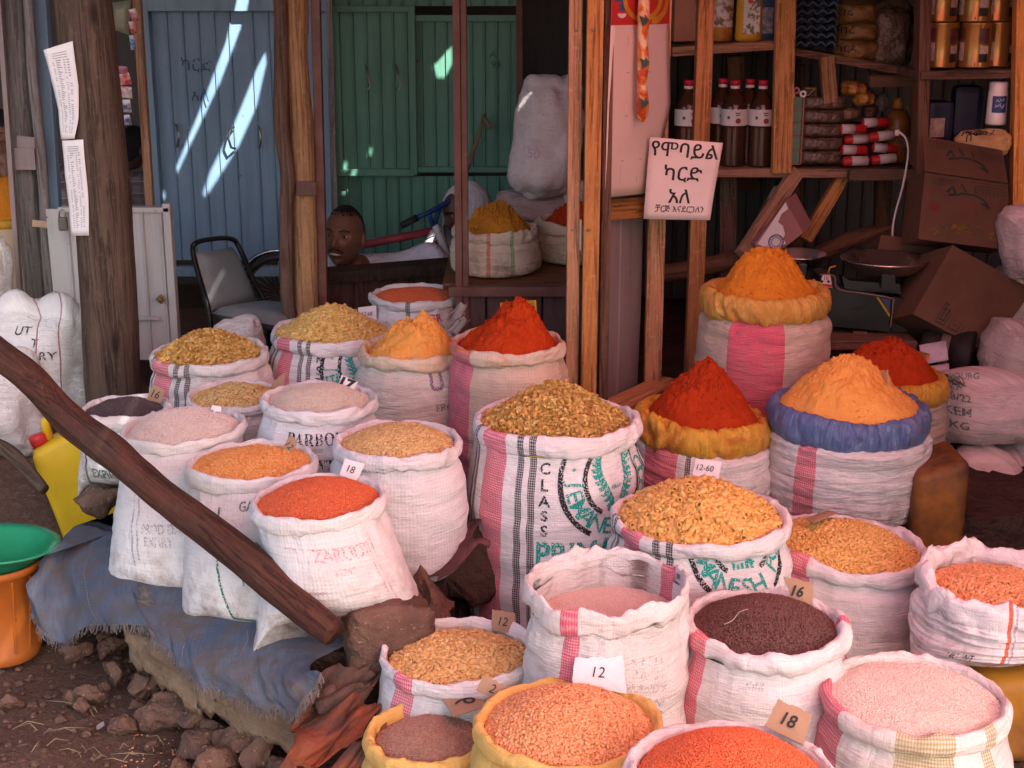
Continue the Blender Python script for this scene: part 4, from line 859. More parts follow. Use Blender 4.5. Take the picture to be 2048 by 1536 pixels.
V, F = corr(0, .36, 0, 2.3, 0, .17, .02, .003); ang = math.atan2(.32, .17); V = np.stack([V[:, 0]*math.cos(ang)-V[:, 1]*math.sin(ang)+.285, V[:, 0]*math.sin(ang)+V[:, 1]*math.cos(ang)+4.70, V[:, 2]+.31], 1); o = link_mesh('tin_sheet', arrays_mesh('tin', V, F, False), root, M_GREYT); md = o.modifiers.new('s', 'SOLIDIFY'); md.thickness = .003
pole_part('stud', at(1304, 785, 4.98)+B, at(1316, 300, 4.98)+Vector((0, 0, .8)), .060, .05, W_OR, root); pole_part('stud', at(1383, 775, 5.08)+B, at(1412, 0, 5.08)+UPZ, .056, .06, W_OR, root); 
o = pole_part('cross_rail', at(1203, 420, 4.74), at(1345, 408, 5.0), .07, .03, W_OR, root); pole_part('sill_beam', at(1205, 840, 4.58), at(1340, 775, 5.02), .075, .10, W_OR, root)
# ---- shop interior
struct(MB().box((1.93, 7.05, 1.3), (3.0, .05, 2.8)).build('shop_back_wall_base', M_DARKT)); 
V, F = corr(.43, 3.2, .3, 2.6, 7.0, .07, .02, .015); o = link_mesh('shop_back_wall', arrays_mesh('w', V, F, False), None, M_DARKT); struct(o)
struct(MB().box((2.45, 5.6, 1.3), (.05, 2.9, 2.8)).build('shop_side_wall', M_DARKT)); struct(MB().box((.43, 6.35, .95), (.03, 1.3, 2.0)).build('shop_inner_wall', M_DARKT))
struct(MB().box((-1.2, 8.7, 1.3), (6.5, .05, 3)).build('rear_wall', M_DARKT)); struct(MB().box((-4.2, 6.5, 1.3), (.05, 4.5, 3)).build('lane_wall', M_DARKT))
struct(MB().box((1.65, 5.02, 2.34), (1.74, .03, .84)).build('added_shade_board', M_ROOF)); struct(MB().box((1.83, 3.75, 1.2), (.03, 2.5, 2.4)).build('stall_side_wall', M_ROOF))  # first box: unseen board added to keep awning light out of the shop
# ---- tin roof with gaps that let sunbeams through, and the red awning
def on_roof(u, v, y, zr):
    p = at(u, v, y); return p+SUN*((zr-p.z)/SUN.z)
ZR = 2.72
gaps = [([(478, -40), (503, -40), (480, 60), (440, 165), (380, 290), (344, 368), (326, 402), (325, 390), (356, 328), (409, 198), (452, 84)], 7.2),
        ([(530, 105), (533, 125), (512, 215), (478, 290), (440, 350), (412, 392), (407, 385), (420, 345), (470, 245), (515, 135)], 7.2),
        ([(906, 88), (907, 122), (893, 150), (878, 150), (868, 130)], 7.33), ([(741, 294), (744, 300), (741, 312), (736, 310)], 7.31), ([(690, 322), (694, 328), (690, 348), (684, 352), (683, 340)], 7.31), ([(694, 362), (700, 366), (694, 382), (688, 380)], 7.35),
        
        ([(850, 480), (866, 470), (876, 478), (862, 492), (850, 500)], 6.5),
]
outer = [(-5, 4.0), (-.95, 4.0), (3.6, 4.1), (3.6, 9), (-5, 9)]
polys = [[Vector((x, y, ZR)) for x, y in outer]]+[[Vector((q.x, q.y, ZR)) for q in (on_roof(u, v, y, ZR) for u, v in g)] for g, y in gaps]
flat = [Vector((p.x, p.y)) for pl in polys for p in pl]; idx = []; k0 = 0
for pl in polys: idx.append(list(range(k0, k0+len(pl)))); k0 += len(pl)
from mathutils.geometry import delaunay_2d_cdt
r_ = delaunay_2d_cdt(flat, [], idx, 5, 1e-5); V = np.array([(p.x, p.y, ZR) for p in r_[0]]); tri = r_[2]
rm = MB(); rm.add([tuple(p) for p in V], tri); struct(rm.build('tin_roof', M_ROOF))
aw = NT('red_awning_sheet'); tl = aw.n('BsdfTranslucent'); tl.inputs[0].default_value = (.98, .35, .40, 1); mx = aw.n('MixShader'); mx.inputs[0].default_value = .48; aw.fin((.75, .18, .20), .6); aw.l(aw.b.outputs[0], mx.inputs[1]); aw.l(tl.outputs[0], mx.inputs[2]); aw.l(mx.outputs[0], aw.out.inputs[0])
def sheet_roof(name, x0, x1, y0, y1, mat, label):
    V = []; nx, ny = 40, 30
    for j in range(ny):
        for i in range(nx): s_, t = i/(nx-1), j/(ny-1); V.append((x0+s_*(x1-x0), y0+t*(y1-y0), 2.32+.42*t-.06*math.sin(math.pi*s_*3)*math.sin(math.pi*t)))
    tag(link_mesh('awning', arrays_mesh('awning', np.array(V), grid_faces(nx, ny), True), None, mat, ((x0+x1)/2, y1, 2.3)), label, 'awning')
sheet_roof('awning', .02, 3.4, .15, 4.35, aw.m, 'thin red plastic awning stretched over the front of the stall')
sheet_roof('awning', -.95, .018, .15, 4.35, plain('grey_light_block', (.42, .40, .38), .9), 'grey opaque sheet added overhead to keep pink light off the left hand sacks')  # unseen opaque sheet, added so less pink light reaches the left
# ---- front right group, standing on the ground
sack('A', 1465, 1562, 216, .38, GND, 1462, M_A, REDL, 'white sack with a pink banded rim and bright orange lentils, cut by the bottom edge', shape='dome', hk=.75, seed=1, tube=.022)
sack('B', 1138, 1458, 192, .38, GND, 1362, YCLOTH, ORGP, 'yellow cloth sack heaped with coarse orange split lentils behind the white 12 tag', shape='dome', hk=.65, seed=2, rimwob=.05, tube=.021, folds=1.0)
sack('C', 862, 1480, 136, .29, GND, 1400, YCLOTH, TEFF, 'small yellow rimmed sack of fine brown bulgur grains at the bottom edge', shape='dome', hk=.45, seed=3, rimwob=.05, folds=1.0, fill=-.008)
sack('D', 918, 1312, 158, .36, GND, 1262, M_D, YELP, 'white sack with a slanting red band holding flat yellow split beans', shape='dome', hk=.6, seed=4, rimwob=.10, fill=-.012, rimlobe=.02, tube=.02)
sack('E', 1215, 1178, 166, .36, GND, None, M_E, SUGAR, 'half empty slack white sack with pink coarse sugar deep inside its folded mouth', shape='dome', fill=-.075, lining=.16, hk=1, seed=5, rimwob=.075, folds=1.6, tube=.0085, rimz=3.4, bodyk=.95, wr=1.8, tilt=(.04, .03))
sack('F', 1530, 1258, 168, .37, GND, 1188, M_F, BRNL, 'white sack with a thick rolled rim full of dark brown lentils behind the 16 tag', shape='dome', hk=.75, seed=6, tube=.026)
sack('G', 1830, 1402, 187, .39, GND, 1345, M_G, RICE, 'white sack filled level with pale pink rice, at the front right corner', shape='flat', hk=.35, seed=7, tube=.022, rimwob=.04)
sack('H', 1693, 1096, 163, .43, GND, 1030, M_H, MACS, 'white red striped sack of small yellow elbow macaroni leaning right', shape='dome', hk=.55, seed=8, tilt=(-.10, .0), tube=.025)
sack('I', 1398, 1040, 180, .45, GND, 962, M_I, MACL, 'white sack with a printed ring, heaped with large elbow macaroni', shape='dome', hk=.85, seed=9, tube=.026)
sack('J', 1110, 852, 170, .46, GND, 757, M_J, FUS, 'tall sack with red and black stripes and teal wheat print, heaped with spiral pasta', shape='bell', hk=.82, seed=10, tube=.028, bodyk=1.02)
sack('K', 1992, 1172, 166, .40, .262, 1128, M_K, CORN, 'creased white sack with a thin red line holding split corn, on the right edge', shape='dome', hk=.7, seed=11, rimwob=.14, folds=1.7, tube=.032, fill=-.02, bodyk=.93, ear=(.16, .04, .05, R(10), -.03, 0, 2.2), wr=2.0, rimz=1.5)
sack('L', 1697, 830, 160, .48, .27, 727, M_L, TURM, 'white sack with a bulging blue plastic rim and pale orange powder', rim=BFILM, shape='peak', hk=.95, seed=12, tube=.026, rimz=1.8, neck=1.03, pleat=.24, bodyk=1.02, fill=.01)
sack('M', 1407, 852, 136, .41, LED, 735, M_M, CHILI, 'striped sack with a yellow plastic rim and a dark red chilli powder cone', rim=YFILMR, shape='peak', hk=.98, seed=13, tube=.024, rimz=1.9, neck=1.02, pleat=.24, rimwob=.06, tilt=(-.08, 0))
sack('N', 1530, 600, 130, .42, .31, 515, M_N, TURMD, 'tall sack with a wide red band and yellow plastic rim under an orange powder dome', rim=YFILMO, shape='bell', hk=1.05, seed=14, tube=.027, rimz=1.6, neck=1.03, pleat=.24, rimwob=.04)
sack('O', 1770, 765, 124, .40, LED, 690, M_O, CHILI, 'plain sack with a yellow plastic rim and red powder behind the blue rimmed sack', rim=YFILMR, shape='dome', hk=.9, seed=15, tube=.024, rimz=1.6, pleat=.10)
sack('P', 1016, 692, 117, .362, LED, 604, M_P, CHILIB, 'tall pink and tan checked sack of red chilli powder beside the door post', rim=M_PR, shape='cone', hk=1.05, seed=16, tube=.022, apoff=(.3, 0))
sack('Q', 827, 706, 110, .352, LED, 627, M_Q, TURM, 'cream sack with a lumpy mound of pale orange powder between red chilli and elbow pasta', rim=M_QR, shape='cone', hk=1.0, seed=17, tube=.024, apoff=(.2, 0), bulge=.08)
# ---- left group on the ledge
sack('R', 665, 670, 127, .435, LED, 610, M_R, MACM, 'striped sack of yellow elbow pasta in the back row by the wooden poles', shape='bell', hk=.9, seed=18, tube=.023)
sack('S', 420, 714, 119, .39, LED, 661, M_S, FUS2, 'striped sack of small spiral pasta at the left end of the back row', shape='dome', hk=.85, seed=19, tube=.024, bulge=.06)
sack('T', 832, 593, 92, .352, .20, 570, M_T, REDL, 'white sack of orange lentils standing behind the others against the dark planks', shape='dome', hk=.5, seed=20, rimwob=.08, tube=.018)
sack('U', 990, 463, 88, .34, .72, 400, M_U, TURMB, 'cream sack with red and green lines and a mustard powder mound, on raised planks', shape='cone', hk=.9, seed=21, tube=.022, apoff=(.2, 0))
sack('V', 1150, 450, 82, .33, .72, 398, M_V, CHILIB, 'tan coarse sack of red powder half hidden behind the door post', shape='cone', hk=.8, seed=22, tube=.026)
sack('W', 250, 824, 95, .28, .40, 790, M_W, DRKL, 'white sack of dark purple brown grain with EXPIRY print, leftmost in the row', shape='dome', hk=.75, seed=23, tube=.016, bodyk=.98, ear=(.175, .02, .09, R(-12), .02, -.07, 1.8))
sack('X', 366, 862, 126, .35, .285, 818, M_W, RICEC, 'white sack of pale pink broken grain with its corner hanging over the ledge', shape='dome', hk=.95, seed=24, tube=.019, ear=(.215, .02, .13, R(-18), .02, -.30, 2.0), tilt=(.05, 0))
sack('Y', 473, 798, 100, .30, LED, 764, M_AB, YELS, 'small white sack of greenish yellow split beans in the middle row', shape='dome', hk=.7, seed=25, tube=.018, apoff=(.2, 0))
sack('Z', 637, 806, 118, .33, LED, 766, M_Z, RICEP, 'white sack printed PARBOILED full of long parboiled rice', shape='dome', hk=.85, seed=26, tube=.021, bulge=.06)
sack('AA', 503, 932, 134, .35, .30, 895, M_W, CHKP, 'white sack of orange split peas with green GAN print, between pink grain and lentils', shape='dome', hk=.7, seed=27, tube=.020, ear=(.215, .02, .17, R(-20), .04, -.27, 2.0), tilt=(.02, 0))
sack('AB', 795, 890, 130, .34, LED, 845, M_AB, MACXS, 'greyish white sack of tiny short pasta right of the PARBOILED sack', shape='dome', hk=.75, seed=28, tube=.023, bulge=.06)
sack('AC', 637, 1005, 138, .33, .385, 950, M_W, REDL, 'white pillow shaped sack of fine orange lentils beside the end of the slanting log', shape='dome', hk=.75, seed=29, tube=.019, ear=(.235, .02, .10, R(13), .075, -.08, 2.1), tilt=(.05, 0))
# ================================================================== PROPS
def label_words(s): return s
# ---- buckets, cans and basin at the left
M_YPL = plain('yellow_plastic', (.72, .50, .02), .45, (.62, .40, .02), 5, bump=.15, bscale=30, speck=((.30, .22, .05), 26, .70)); M_YPD = plain('dusty_yellow_plastic', (.46, .20, .02), .6, (.20, .085, .025), 4, bump=.2, bscale=30)
M_REDP = plain('red_plastic', (.55, .03, .03), .4, (.45, .03, .03)); M_ORP = plain('orange_plastic', (.46, .125, .02), .5, (.40, .11, .02), 6, bump=.15, bscale=30, speck=((.2, .08, .03), 30, .7))
def jerrycan(name, base, size, rz, tilt, mat, capmat, label, cap=True, hand=True):
    w_, d_, h_ = size; root = thing(name, label, 'jerrycan', base); Rm = Euler((tilt[0], tilt[1], rz)).to_matrix(); B = Vector(base)
    bm = bmesh.new(); bmesh.ops.create_cube(bm, size=1); bmesh.ops.scale(bm, vec=(w_, d_, h_), verts=bm.verts[:]); bmesh.ops.translate(bm, vec=(0, 0, h_/2), verts=bm.verts[:])
    for q in bm.verts:
        if q.co.z > .1: q.co.z -= (.10*h_ if q.co.x < 0 else 0)
    bmesh.ops.subdivide_edges(bm, edges=bm.edges[:], cuts=3, use_grid_fill=True)
    for q in bm.verts:
        x, y, z = q.co; k = math.sin(math.pi*min(max(z/h_, 0), 1)); q.co.x += .02*w_*k*(1 if x > 0 else -1)*(abs(x) > .3*w_)
        if abs(abs(x)-w_/2) < .03*w_ or abs(abs(y)-d_/2) < .03*d_:
            if .2*h_ < z < .3*h_ or .45*h_ < z < .55*h_: q.co.x *= .97; q.co.y *= .97
    bmesh.ops.bevel(bm, geom=[e for e in bm.edges if e.calc_face_angle(0) > .8], offset=min(w_, d_)*.16, segments=4, affect='EDGES', profile=.5)
    for f in bm.faces: f.smooth = True
    bmesh.ops.transform(bm, matrix=Rm.to_4x4(), verts=bm.verts[:]); bmesh.ops.translate(bm, vec=B, verts=bm.verts[:]); me = bpy.data.meshes.new('body'); bm.to_mesh(me); bm.free()
    link_mesh('can_body', me, root, mat)
    P = lambda p: B+Rm @ Vector(p)
    if hand: mb = MB(); mb.tube([P((w_*.40, 0, h_*.97)), P((w_*.34, 0, h_*1.12)), P((w_*.1, 0, h_*1.13)), P((-w_*.16, 0, h_*1.10)), P((-w_*.2, 0, h_*.94))], min(w_, d_)*.11, 12); part(mb, 'carry_handle', mat, root)
    if cap:
        mb = MB(); r = d_*.20; mb.lathe([(r*.9, 0), (r*.9, .012), (r, .013), (r, .04), (r*.9, .045), (.001, .046)], P((-w_*.34, 0, h_*.89)), 16, rot=Rm); part(mb, 'screw_cap', capmat, root)
    return root
jerrycan('yellow_jerrycan', at_z(165, 1085, .05)+Vector((.02, .10, 0)), (.21, .15, .37), R(20), (R(-6), R(-14), 0), M_YPL, M_REDP, 'leaning bright yellow jerrycan with a red screw cap at the left')
jerrycan('yellow_jerrycan', Vector((1.20, 3.23, 0)), (.34, .26, .25), R(0), (0, 0, 0), M_YPD, M_REDP, 'dusty yellow plastic can carrying the split corn sack at the right edge', False, False)
jerrycan('yellow_jerrycan', Vector((1.235, 4.02, 0)), (.15, .22, .50), R(0), (0, 0, 0), plain('grimy_orange_plastic', (.26, .10, .015), .6, (.085, .035, .015), 7, bump=.3, bscale=30, lo=.38, hi=.6), M_REDP, 'grimy orange yellow can standing behind the blue rimmed sack', False, False)
mb = MB(); mb.box((1.0, 4.12, .13), (.42, .34, .26), bev=.01); one(mb, 'wooden_crate', W_DKX, 'low dark wooden box under the blue rimmed powder sack', 'crate', (1.0, 4.12, 0))
bc = at_z(-22, 1345, .0); bc = Vector((bc.x, bc.y+.12, .0))
root = thing('orange_bucket', 'ribbed orange plastic bucket standing on the dirt at the left edge', 'bucket', bc)
V = []; mb = MB(); prof = [(.098, 0), (.102, .006), (.104, .03), (.100, .034), (.128, .262), (.136, .266), (.138, .285), (.130, .287), (.120, .26), (.094, .02), (.001, .015)]
mb.lathe(prof, bc, 40, cap=False); 
for i in range(14): a = 2*math.pi*i/14; mb.beam(bc+Vector((math.cos(a)*.102, math.sin(a)*.102, .035)), bc+Vector((math.cos(a)*.1285, math.sin(a)*.1285, .258)), .006, .006, up=(math.cos(a), math.sin(a), 0), bev=.001)
part(mb, 'bucket_body', M_ORP, root)
GREENP = plain('green_plastic', (.02, .28, .12), .2, (.03, .33, .17), 5, bump=.05, spec=.5, speck=((.30, .50, .40), 9, .69))
mb = MB(); mb.lathe([(.085, .0), (.09, -.004), (.10, .002), (.150, .052), (.172, .062), (.178, .066), (.174, .070), (.148, .060), (.096, .012), (.001, .010)], bc+Vector((.0, 0, .262)), 48, rot=(R(-4), R(3), 0), cap=False)
one(mb, 'green_basin', GREENP, 'green basin with white swirls lying across the orange bucket', 'basin', bc+Vector((0, 0, .262)))
# ---- closed sacks
def full_sack(name, c, size, rz, mat, label, tilt=(0, 0), seed=0, knot=None, squash=.28, base=None, group=None, n=5, extra=None):
    """a filled, sewn sack: a cushion with its corners drawn out"""
    bm = bmesh.new(); bmesh.ops.create_cube(bm, size=2); bmesh.ops.subdivide_edges(bm, edges=bm.edges[:], cuts=15, use_grid_fill=True); co = np.array([q.co for q in bm.verts])
    x, y, z = co.T; k = 2*n/5.
    L = (np.abs(x)**3.2+np.abs(y)**2.3*1.0+np.abs(z)**3.2)**(1/3.2); p = co/L[:, None]
    th_ = np.clip(1-.62*np.maximum(np.abs(x), np.abs(z))**3, .1, 1); p[:, 1] *= th_**.5
    nn = fbm(p[:, 0]*2+seed+p[:, 1], p[:, 2]*2+seed*.7, seed+2, 4); rd = fbm(p[:, 0]*2.1+seed, p[:, 2]*8+p[:, 1], seed+5, 3); f2 = fbm(p[:, 0]*9+p[:, 1]*3, p[:, 2]*3, seed+8, 3)
    p = p*(1+.16*nn+.045*rd+.035*f2)[:, None]
    if knot:
        kz = sm(.62, 1.15, p[:, 2]); p[:, 0] = p[:, 0]*(1-.82*kz)+knot[0]*kz; p[:, 1] *= (1-.8*kz); p[:, 2] += knot[1]*kz**2
    p = p*np.array(size)/2; Rm = np.array(Euler((tilt[0], tilt[1], rz)).to_matrix()); p = p@Rm.T+np.array(c)
    F = [[q.index for q in f.verts] for f in bm.faces]; bm.free(); uv = np.stack([co[:, 0]*size[0]/2*1.3+co[:, 1]*.1, (co[:, 2]+1.3)*size[2]/2*1.2], 1)
    o = link_mesh(name, arrays_mesh(name, p, [np.array(F)], True, uv), None, mat, (c[0], c[1], p[:, 2].min())); return tag(o, label, 'sack', group)
def face_text(o, txt, origin, ex, ey, h, mat, name='lettering', bold=0., depth=.6, sx=1.):
    """lettering laid on a bulging face: each point dropped on the surface along the view normal"""
    from mathutils.bvhtree import BVHTree
    V, F = text2d(txt, .15, bold); k = h/.69; c = (V.max(0)+V.min(0))/2; ex = Vector(ex).normalized(); ey = Vector(ey).normalized(); nrm = ex.cross(ey); me = o.data; off = wloc(o)
    bv = BVHTree.FromPolygons([tuple(v.co+off) for v in me.vertices], [tuple(p.vertices) for p in me.polygons]); P = []
    for p in V:
        q = Vector(origin)+ex*((p[0]-c[0])*k*sx)+ey*((p[1]-c[1])*k); hit = bv.ray_cast(q+nrm*depth, -nrm)
        P.append(hit[0]+nrm*.003 if hit[0] else q)
    return link_mesh(name, arrays_mesh(name, np.array([tuple(p) for p in P]), [np.array(F)], True), o, mat)
M_CS = fabric('closed_sack_white', (.74, .73, .73), (), crease=1.3, dirt=.2); M_CSL = fabric('closed_sack_line', (.76, .75, .76), [(-.02, -.012, (.35, .12, .14), .8), (.10, .108, (.35, .12, .14), .8)], crease=1.2, dirt=.18)
M_CSP = fabric('closed_sack_pinkish', (.62, .52, .50), (), crease=1.4, dirt=.35); M_CSG = fabric('closed_sack_grey', (.45, .38, .35), (), crease=1.3, dirt=.4); M_CST = fabric('closed_sack_purple_print', (.72, .66, .66), (), crease=.9, dirt=.3, dust=((.40, .16, .36), .58, .35))
BLKI = ink('black_ink', (.03, .03, .035)); GRYI = ink('grey_green_ink', (.12, .16, .15)); PNKI = ink('faded_red_ink', (.60, .30, .33), .37); PALI = ink('faded_grey_ink', (.38, .38, .38), .40); TEALI = ink('teal_ink', (.02, .33, .27)); GRNI = ink('green_ink', (.06, .20, .13)); REDI = ink('red_ink', (.55, .04, .05))
s1 = full_sack('full_sack', at(80, 735, 5.25), (.42, .36, .56), R(-6), M_CSL, 'large closed white sack with two thin maroon seams behind the log', (0, R(3)), 3)
face_text(s1, 'RY', at(72, 718, 5.0), (1, -.25, 0), (.1, .1, 1), .030, BLKI, bold=.012); face_text(s1, 'T', at(42, 692, 5.0), (1, -.25, 0), (.1, .1, 1), .030, BLKI, bold=.012); face_text(s1, 'UT', at(14, 668, 5.0), (1, -.25, 0), (.1, .1, 1), .030, BLKI, bold=.012)
full_sack('full_sack', at(-8, 800, 5.0), (.34, .30, .42), 0, M_CS, 'closed white sack at the left edge below the striped seam sack', seed=5)
full_sack('full_sack', at(-14, 560, 5.65), (.16, .2, .38), 0, M_CS, 'white sack catching sunlight at the left edge', seed=6)
full_sack('full_sack', at(478, 672, 5.45), (.20, .16, .16), .2, M_CS, 'small tied white sack behind the spiral pasta', (0, R(-12)), 7)
s2 = full_sack('full_sack', at(1092, 275, 5.95), (.28, .28, .50), .1, M_CST, 'plump tied white sack with faint purple print, leaning by the dark doorway', (0, R(8)), 9)
face_text(s2, '50', at(1068, 315, 5.7), (1, 0, -.1), (0.1, 0, 1), .036, ink('faint_purple_ink', (.52, .36, .50), .42))
full_sack('full_sack', at(1070, 415, 6.05), (.36, .26, .16), 0, fabric('closed_sack_mauve', (.45, .33, .32), (), crease=1.6, dirt=.35), 'dull mauve sack lying flat under the tied white sack', seed=11)
full_sack('full_sack', at(1150, 420, 6.0), (.10, .14, .26), 0, M_CS, 'pale sack edge showing beside the door board', seed=12)
s3 = full_sack('full_sack', at(1985, 812, 4.62), (.44, .40, .25), .05, M_CSP, 'lying sack printed 5 KG with an open crumpled mouth', seed=13)
for k, t in enumerate(('BOURG', '213200', '238/22', 'UKEM', '5 KG')): face_text(s3, t, at(1928-(6 if k > 2 else 0), 752+k*27-(0 if k < 3 else 1), 4.4), (1, -.03, 0), (0, .1, 1), .020 if k < 3 else .025, PALI if k > 4 else GRYI, bold=.02)
mb = MB()
full_sack('full_sack', at(1965, 975, 4.50), (.26, .36, .30), 0, M_CSP, 'closed pinkish sack under the 5 KG sack, dog-eared at its corner', seed=15)
full_sack('full_sack', at(2052, 965, 4.55), (.16, .3, .3), 0, M_CSP, 'sack at the right edge beside the dog-eared one', seed=16)
full_sack('full_sack', at(2030, 700, 4.75), (.22, .3, .22), 0, M_CSG, 'dark greyish sack resting on the 5 KG sack at the right edge', (0, R(14)), 17)
full_sack('full_sack', at(2040, 620, 5.3), (.26, .3, .36), 0, M_CSG, 'grey brown sack behind the tilted carton at the right edge', seed=18)
full_sack('full_sack', at(2052, 485, 5.0), (.18, .3, .26), 0, M_CSP, 'upper pale sack at the right edge beside the cartons', (0, R(-8)), 19)
mb = MB(); p = at(1950, 1068, 4.55); mb.lathe([(.17, 0), (.20, .01), (.22, .16), (.23, .165), (.225, .17), (.2, .16), (.17, .02)], (p.x, p.y+.15, .31-.16), 32, cap=False); one(mb, 'blue_basin', plain('dark_blue_plastic', (.02, .035, .14), .4), 'dark blue plastic basin under the pink sacks', 'basin', (p.x, p.y+.15, .15))
# ---- chair, cabinet, bicycle
root = thing('metal_chair', 'black tubular chair with a grey padded back, in the shade below the blue shutters', 'chair', at(470, 700, 6.1))
M_TUBE = plain('black_tube', (.012, .012, .013), .35, (.02, .02, .02), metal=.3); M_VIN = plain('grey_vinyl', (.22, .25, .26), .5, (.17, .20, .21), bump=.1)
pa, pb, pc, pd = at(386, 505, 5.85), at(478, 494, 6.15), at(535, 625, 6.02), at(420, 640, 5.72)
mb = MB(); tl_, tr_ = at(392, 486, 5.86), at(462, 478, 6.12)
path = [pd+Vector((0, 0, -.35)), pd, pa.lerp(pd, .4), pa, tl_+Vector((0, 0, .0)), tl_.lerp(tr_, .5)+Vector((0, 0, .01)), tr_, pb, pb.lerp(pc, .5), pc, pc+Vector((0, 0, -.35))]
pp, rr_ = smooth_path(path, [.011]*len(path), 60); mb.tube(pp, rr_, 10); f1, f2 = pc+Vector((.30, -.22, .0)), pd+Vector((.30, -.22, .0))
for a in (f1, f2): mb.tube([a+Vector((0, 0, -.02)), a+Vector((0, 0, -.42))], .010, 10)
part(mb, 'tube_frame', M_TUBE, root)
def cushion(name, q, th, mat, parent, bulge=.02, n=14):
    a, b, c, d = q; nn = (b-a).cross(d-a).normalized(); V = []
    for s_ in (1, -1):
        for j in range(n):
            for i in range(n):
                u_, v_ = i/(n-1), j/(n-1); p = a.lerp(b, u_).lerp(d.lerp(c, u_), v_); e = (1-(2*u_-1)**6)*(1-(2*v_-1)**6); V.append(p+nn*s_*(th*.5*max(e, 0)**.5+bulge*max(e, 0)))
    F = [grid_faces(n, n), grid_faces(n, n, False, n*n)[:, ::-1]]
    return link_mesh(name, arrays_mesh(name, np.array([tuple(p) for p in V]), F, True), parent, mat)
cushion('backrest', [at(392, 506, 5.86), at(464, 494, 6.12), at(514, 600, 6.04), at(412, 626, 5.76)], .03, M_VIN, root); cushion('seat', [pd+Vector((.0, .0, .03)), pc+Vector((0, 0, .03)), f1+Vector((0, 0, .03)), f2+Vector((0, 0, .03))], .04, M_VIN, root)
root = thing('tin_cabinet', 'chalky white ribbed tin cabinet door with a padlock, behind the big pole', 'cabinet', at(240, 720, 5.75))
sh = sheet('door_sheet', (118, 418, 340, 720), 5.75, M_WTIN, root, .075); mb = MB(); a = at(118, 419, 5.75); b = at(340, 419, 5.75); mb.box(((a.x+b.x)/2, 5.76, a.z), (b.x-a.x, .05, .02), bev=.003); mb.box((b.x-.012, 5.76, .62), (.03, .05, .66), bev=.003); a = at(230, 637, 5.73); mb.box((a.x+.03, 5.735, a.z), (.30, .012, .012)); part(mb, 'cabinet_frame', M_WTIN, root)
mb = MB(); p = at(322, 598, 5.71); mb.box(p, (.03, .012, .03), (0, R(45), 0), bev=.002); mb.lathe([(.009, 0), (.009, .012), (.005, .014)], p+Vector((0, -.006, 0)), 14, rot=(R(90), 0, 0)); part(mb, 'lock', plain('brass', (.35, .24, .09), .4, metal=.7), root)
root = thing('padlock', 'old grey padlock hanging on the white tin cabinet left of the big pole', 'padlock', at(125, 470, 5.68)); mb = MB(); p = at(126, 448, 5.68); mb.box(p, (.036, .022, .055), bev=.008); part(mb, 'lock_body', plain('old_iron', (.16, .145, .13), .6, metal=.3), root); mb = MB(); mb.tube([p+Vector((-.012, 0, .02)), p+Vector((-.012, 0, .045)), p+Vector((0, 0, .058)), p+Vector((.012, 0, .045)), p+Vector((.012, 0, .02))], .004, 8); part(mb, 'shackle', M_STEEL, root)
BY = 6.55; root = thing('bicycle', 'red bicycle with a highlight white fork and a blue handlebar standing behind the plank counter', 'bicycle', at(700, 640, BY))
M_BLUEM = plain('blue_enamel', (.02, .06, .22), .3, (.015, .04, .16)); M_REDW = plain('dull_red_enamel', (.30, .045, .06), .35, (.22, .035, .045)); M_FORK = plain('highlight_white', (.72, .68, .68), .35)
hb = [at(806, 450, BY-.1), at(830, 437, BY-.08), at(858, 425, BY-.05), at(890, 407, BY), at(930, 385, BY+.06)]
mb = MB(); mb.tube(hb[1:], .012, 10); st = at(866, 455, BY-.02); mb.tube([hb[2], st], .010, 8); mb.tube([hb[3]+Vector((-.02, 0, -.01)), st], .010, 8); part(mb, 'handlebar', M_BLUEM, root)
mb = MB(); mb.tube([hb[0]+Vector((-.01, 0, -.005)), hb[1]+Vector((.01, 0, .004))], .016, 12); part(mb, 'grip', M_BLK, root)
mb = MB(); pp, rr_ = smooth_path([at(884, 420, BY-.06), at(888, 440, BY-.10), at(878, 465, BY-.10), at(845, 482, BY-.08)], [.003]*4, 20); mb.tube(pp, .0028, 6); part(mb, 'brake_cable', M_STEEL, root)
mb = MB(); fr = at(866, 462, BY); wl = at(560, 585, BY); wr = at(905, 600, BY); sd = at(700, 495, BY)
for a, b, r in ((fr+Vector((0, 0, .02)), wr, .020), (fr, sd, .019), (fr+Vector((0, 0, -.06)), at(745, 600, BY), .019), (sd, at(745, 600, BY), .017), (sd, wl, .011), (at(745, 600, BY), wl, .011)): mb.tube([a, b], r, 10)
part(mb, 'bicycle_frame', M_REDW, root)
mb = MB(); mb.tube([fr+Vector((.01, -.02, .0)), at(842, 520, BY-.02), at(832, 560, BY-.02)], .022, 10); mb.tube([fr+Vector((.01, -.02, .03)), at(892, 505, BY-.02), at(904, 560, BY-.02)], .018, 10); part(mb, 'highlight_fork', M_FORK, root)  # white tubes put in for the bright highlights at the frame's end
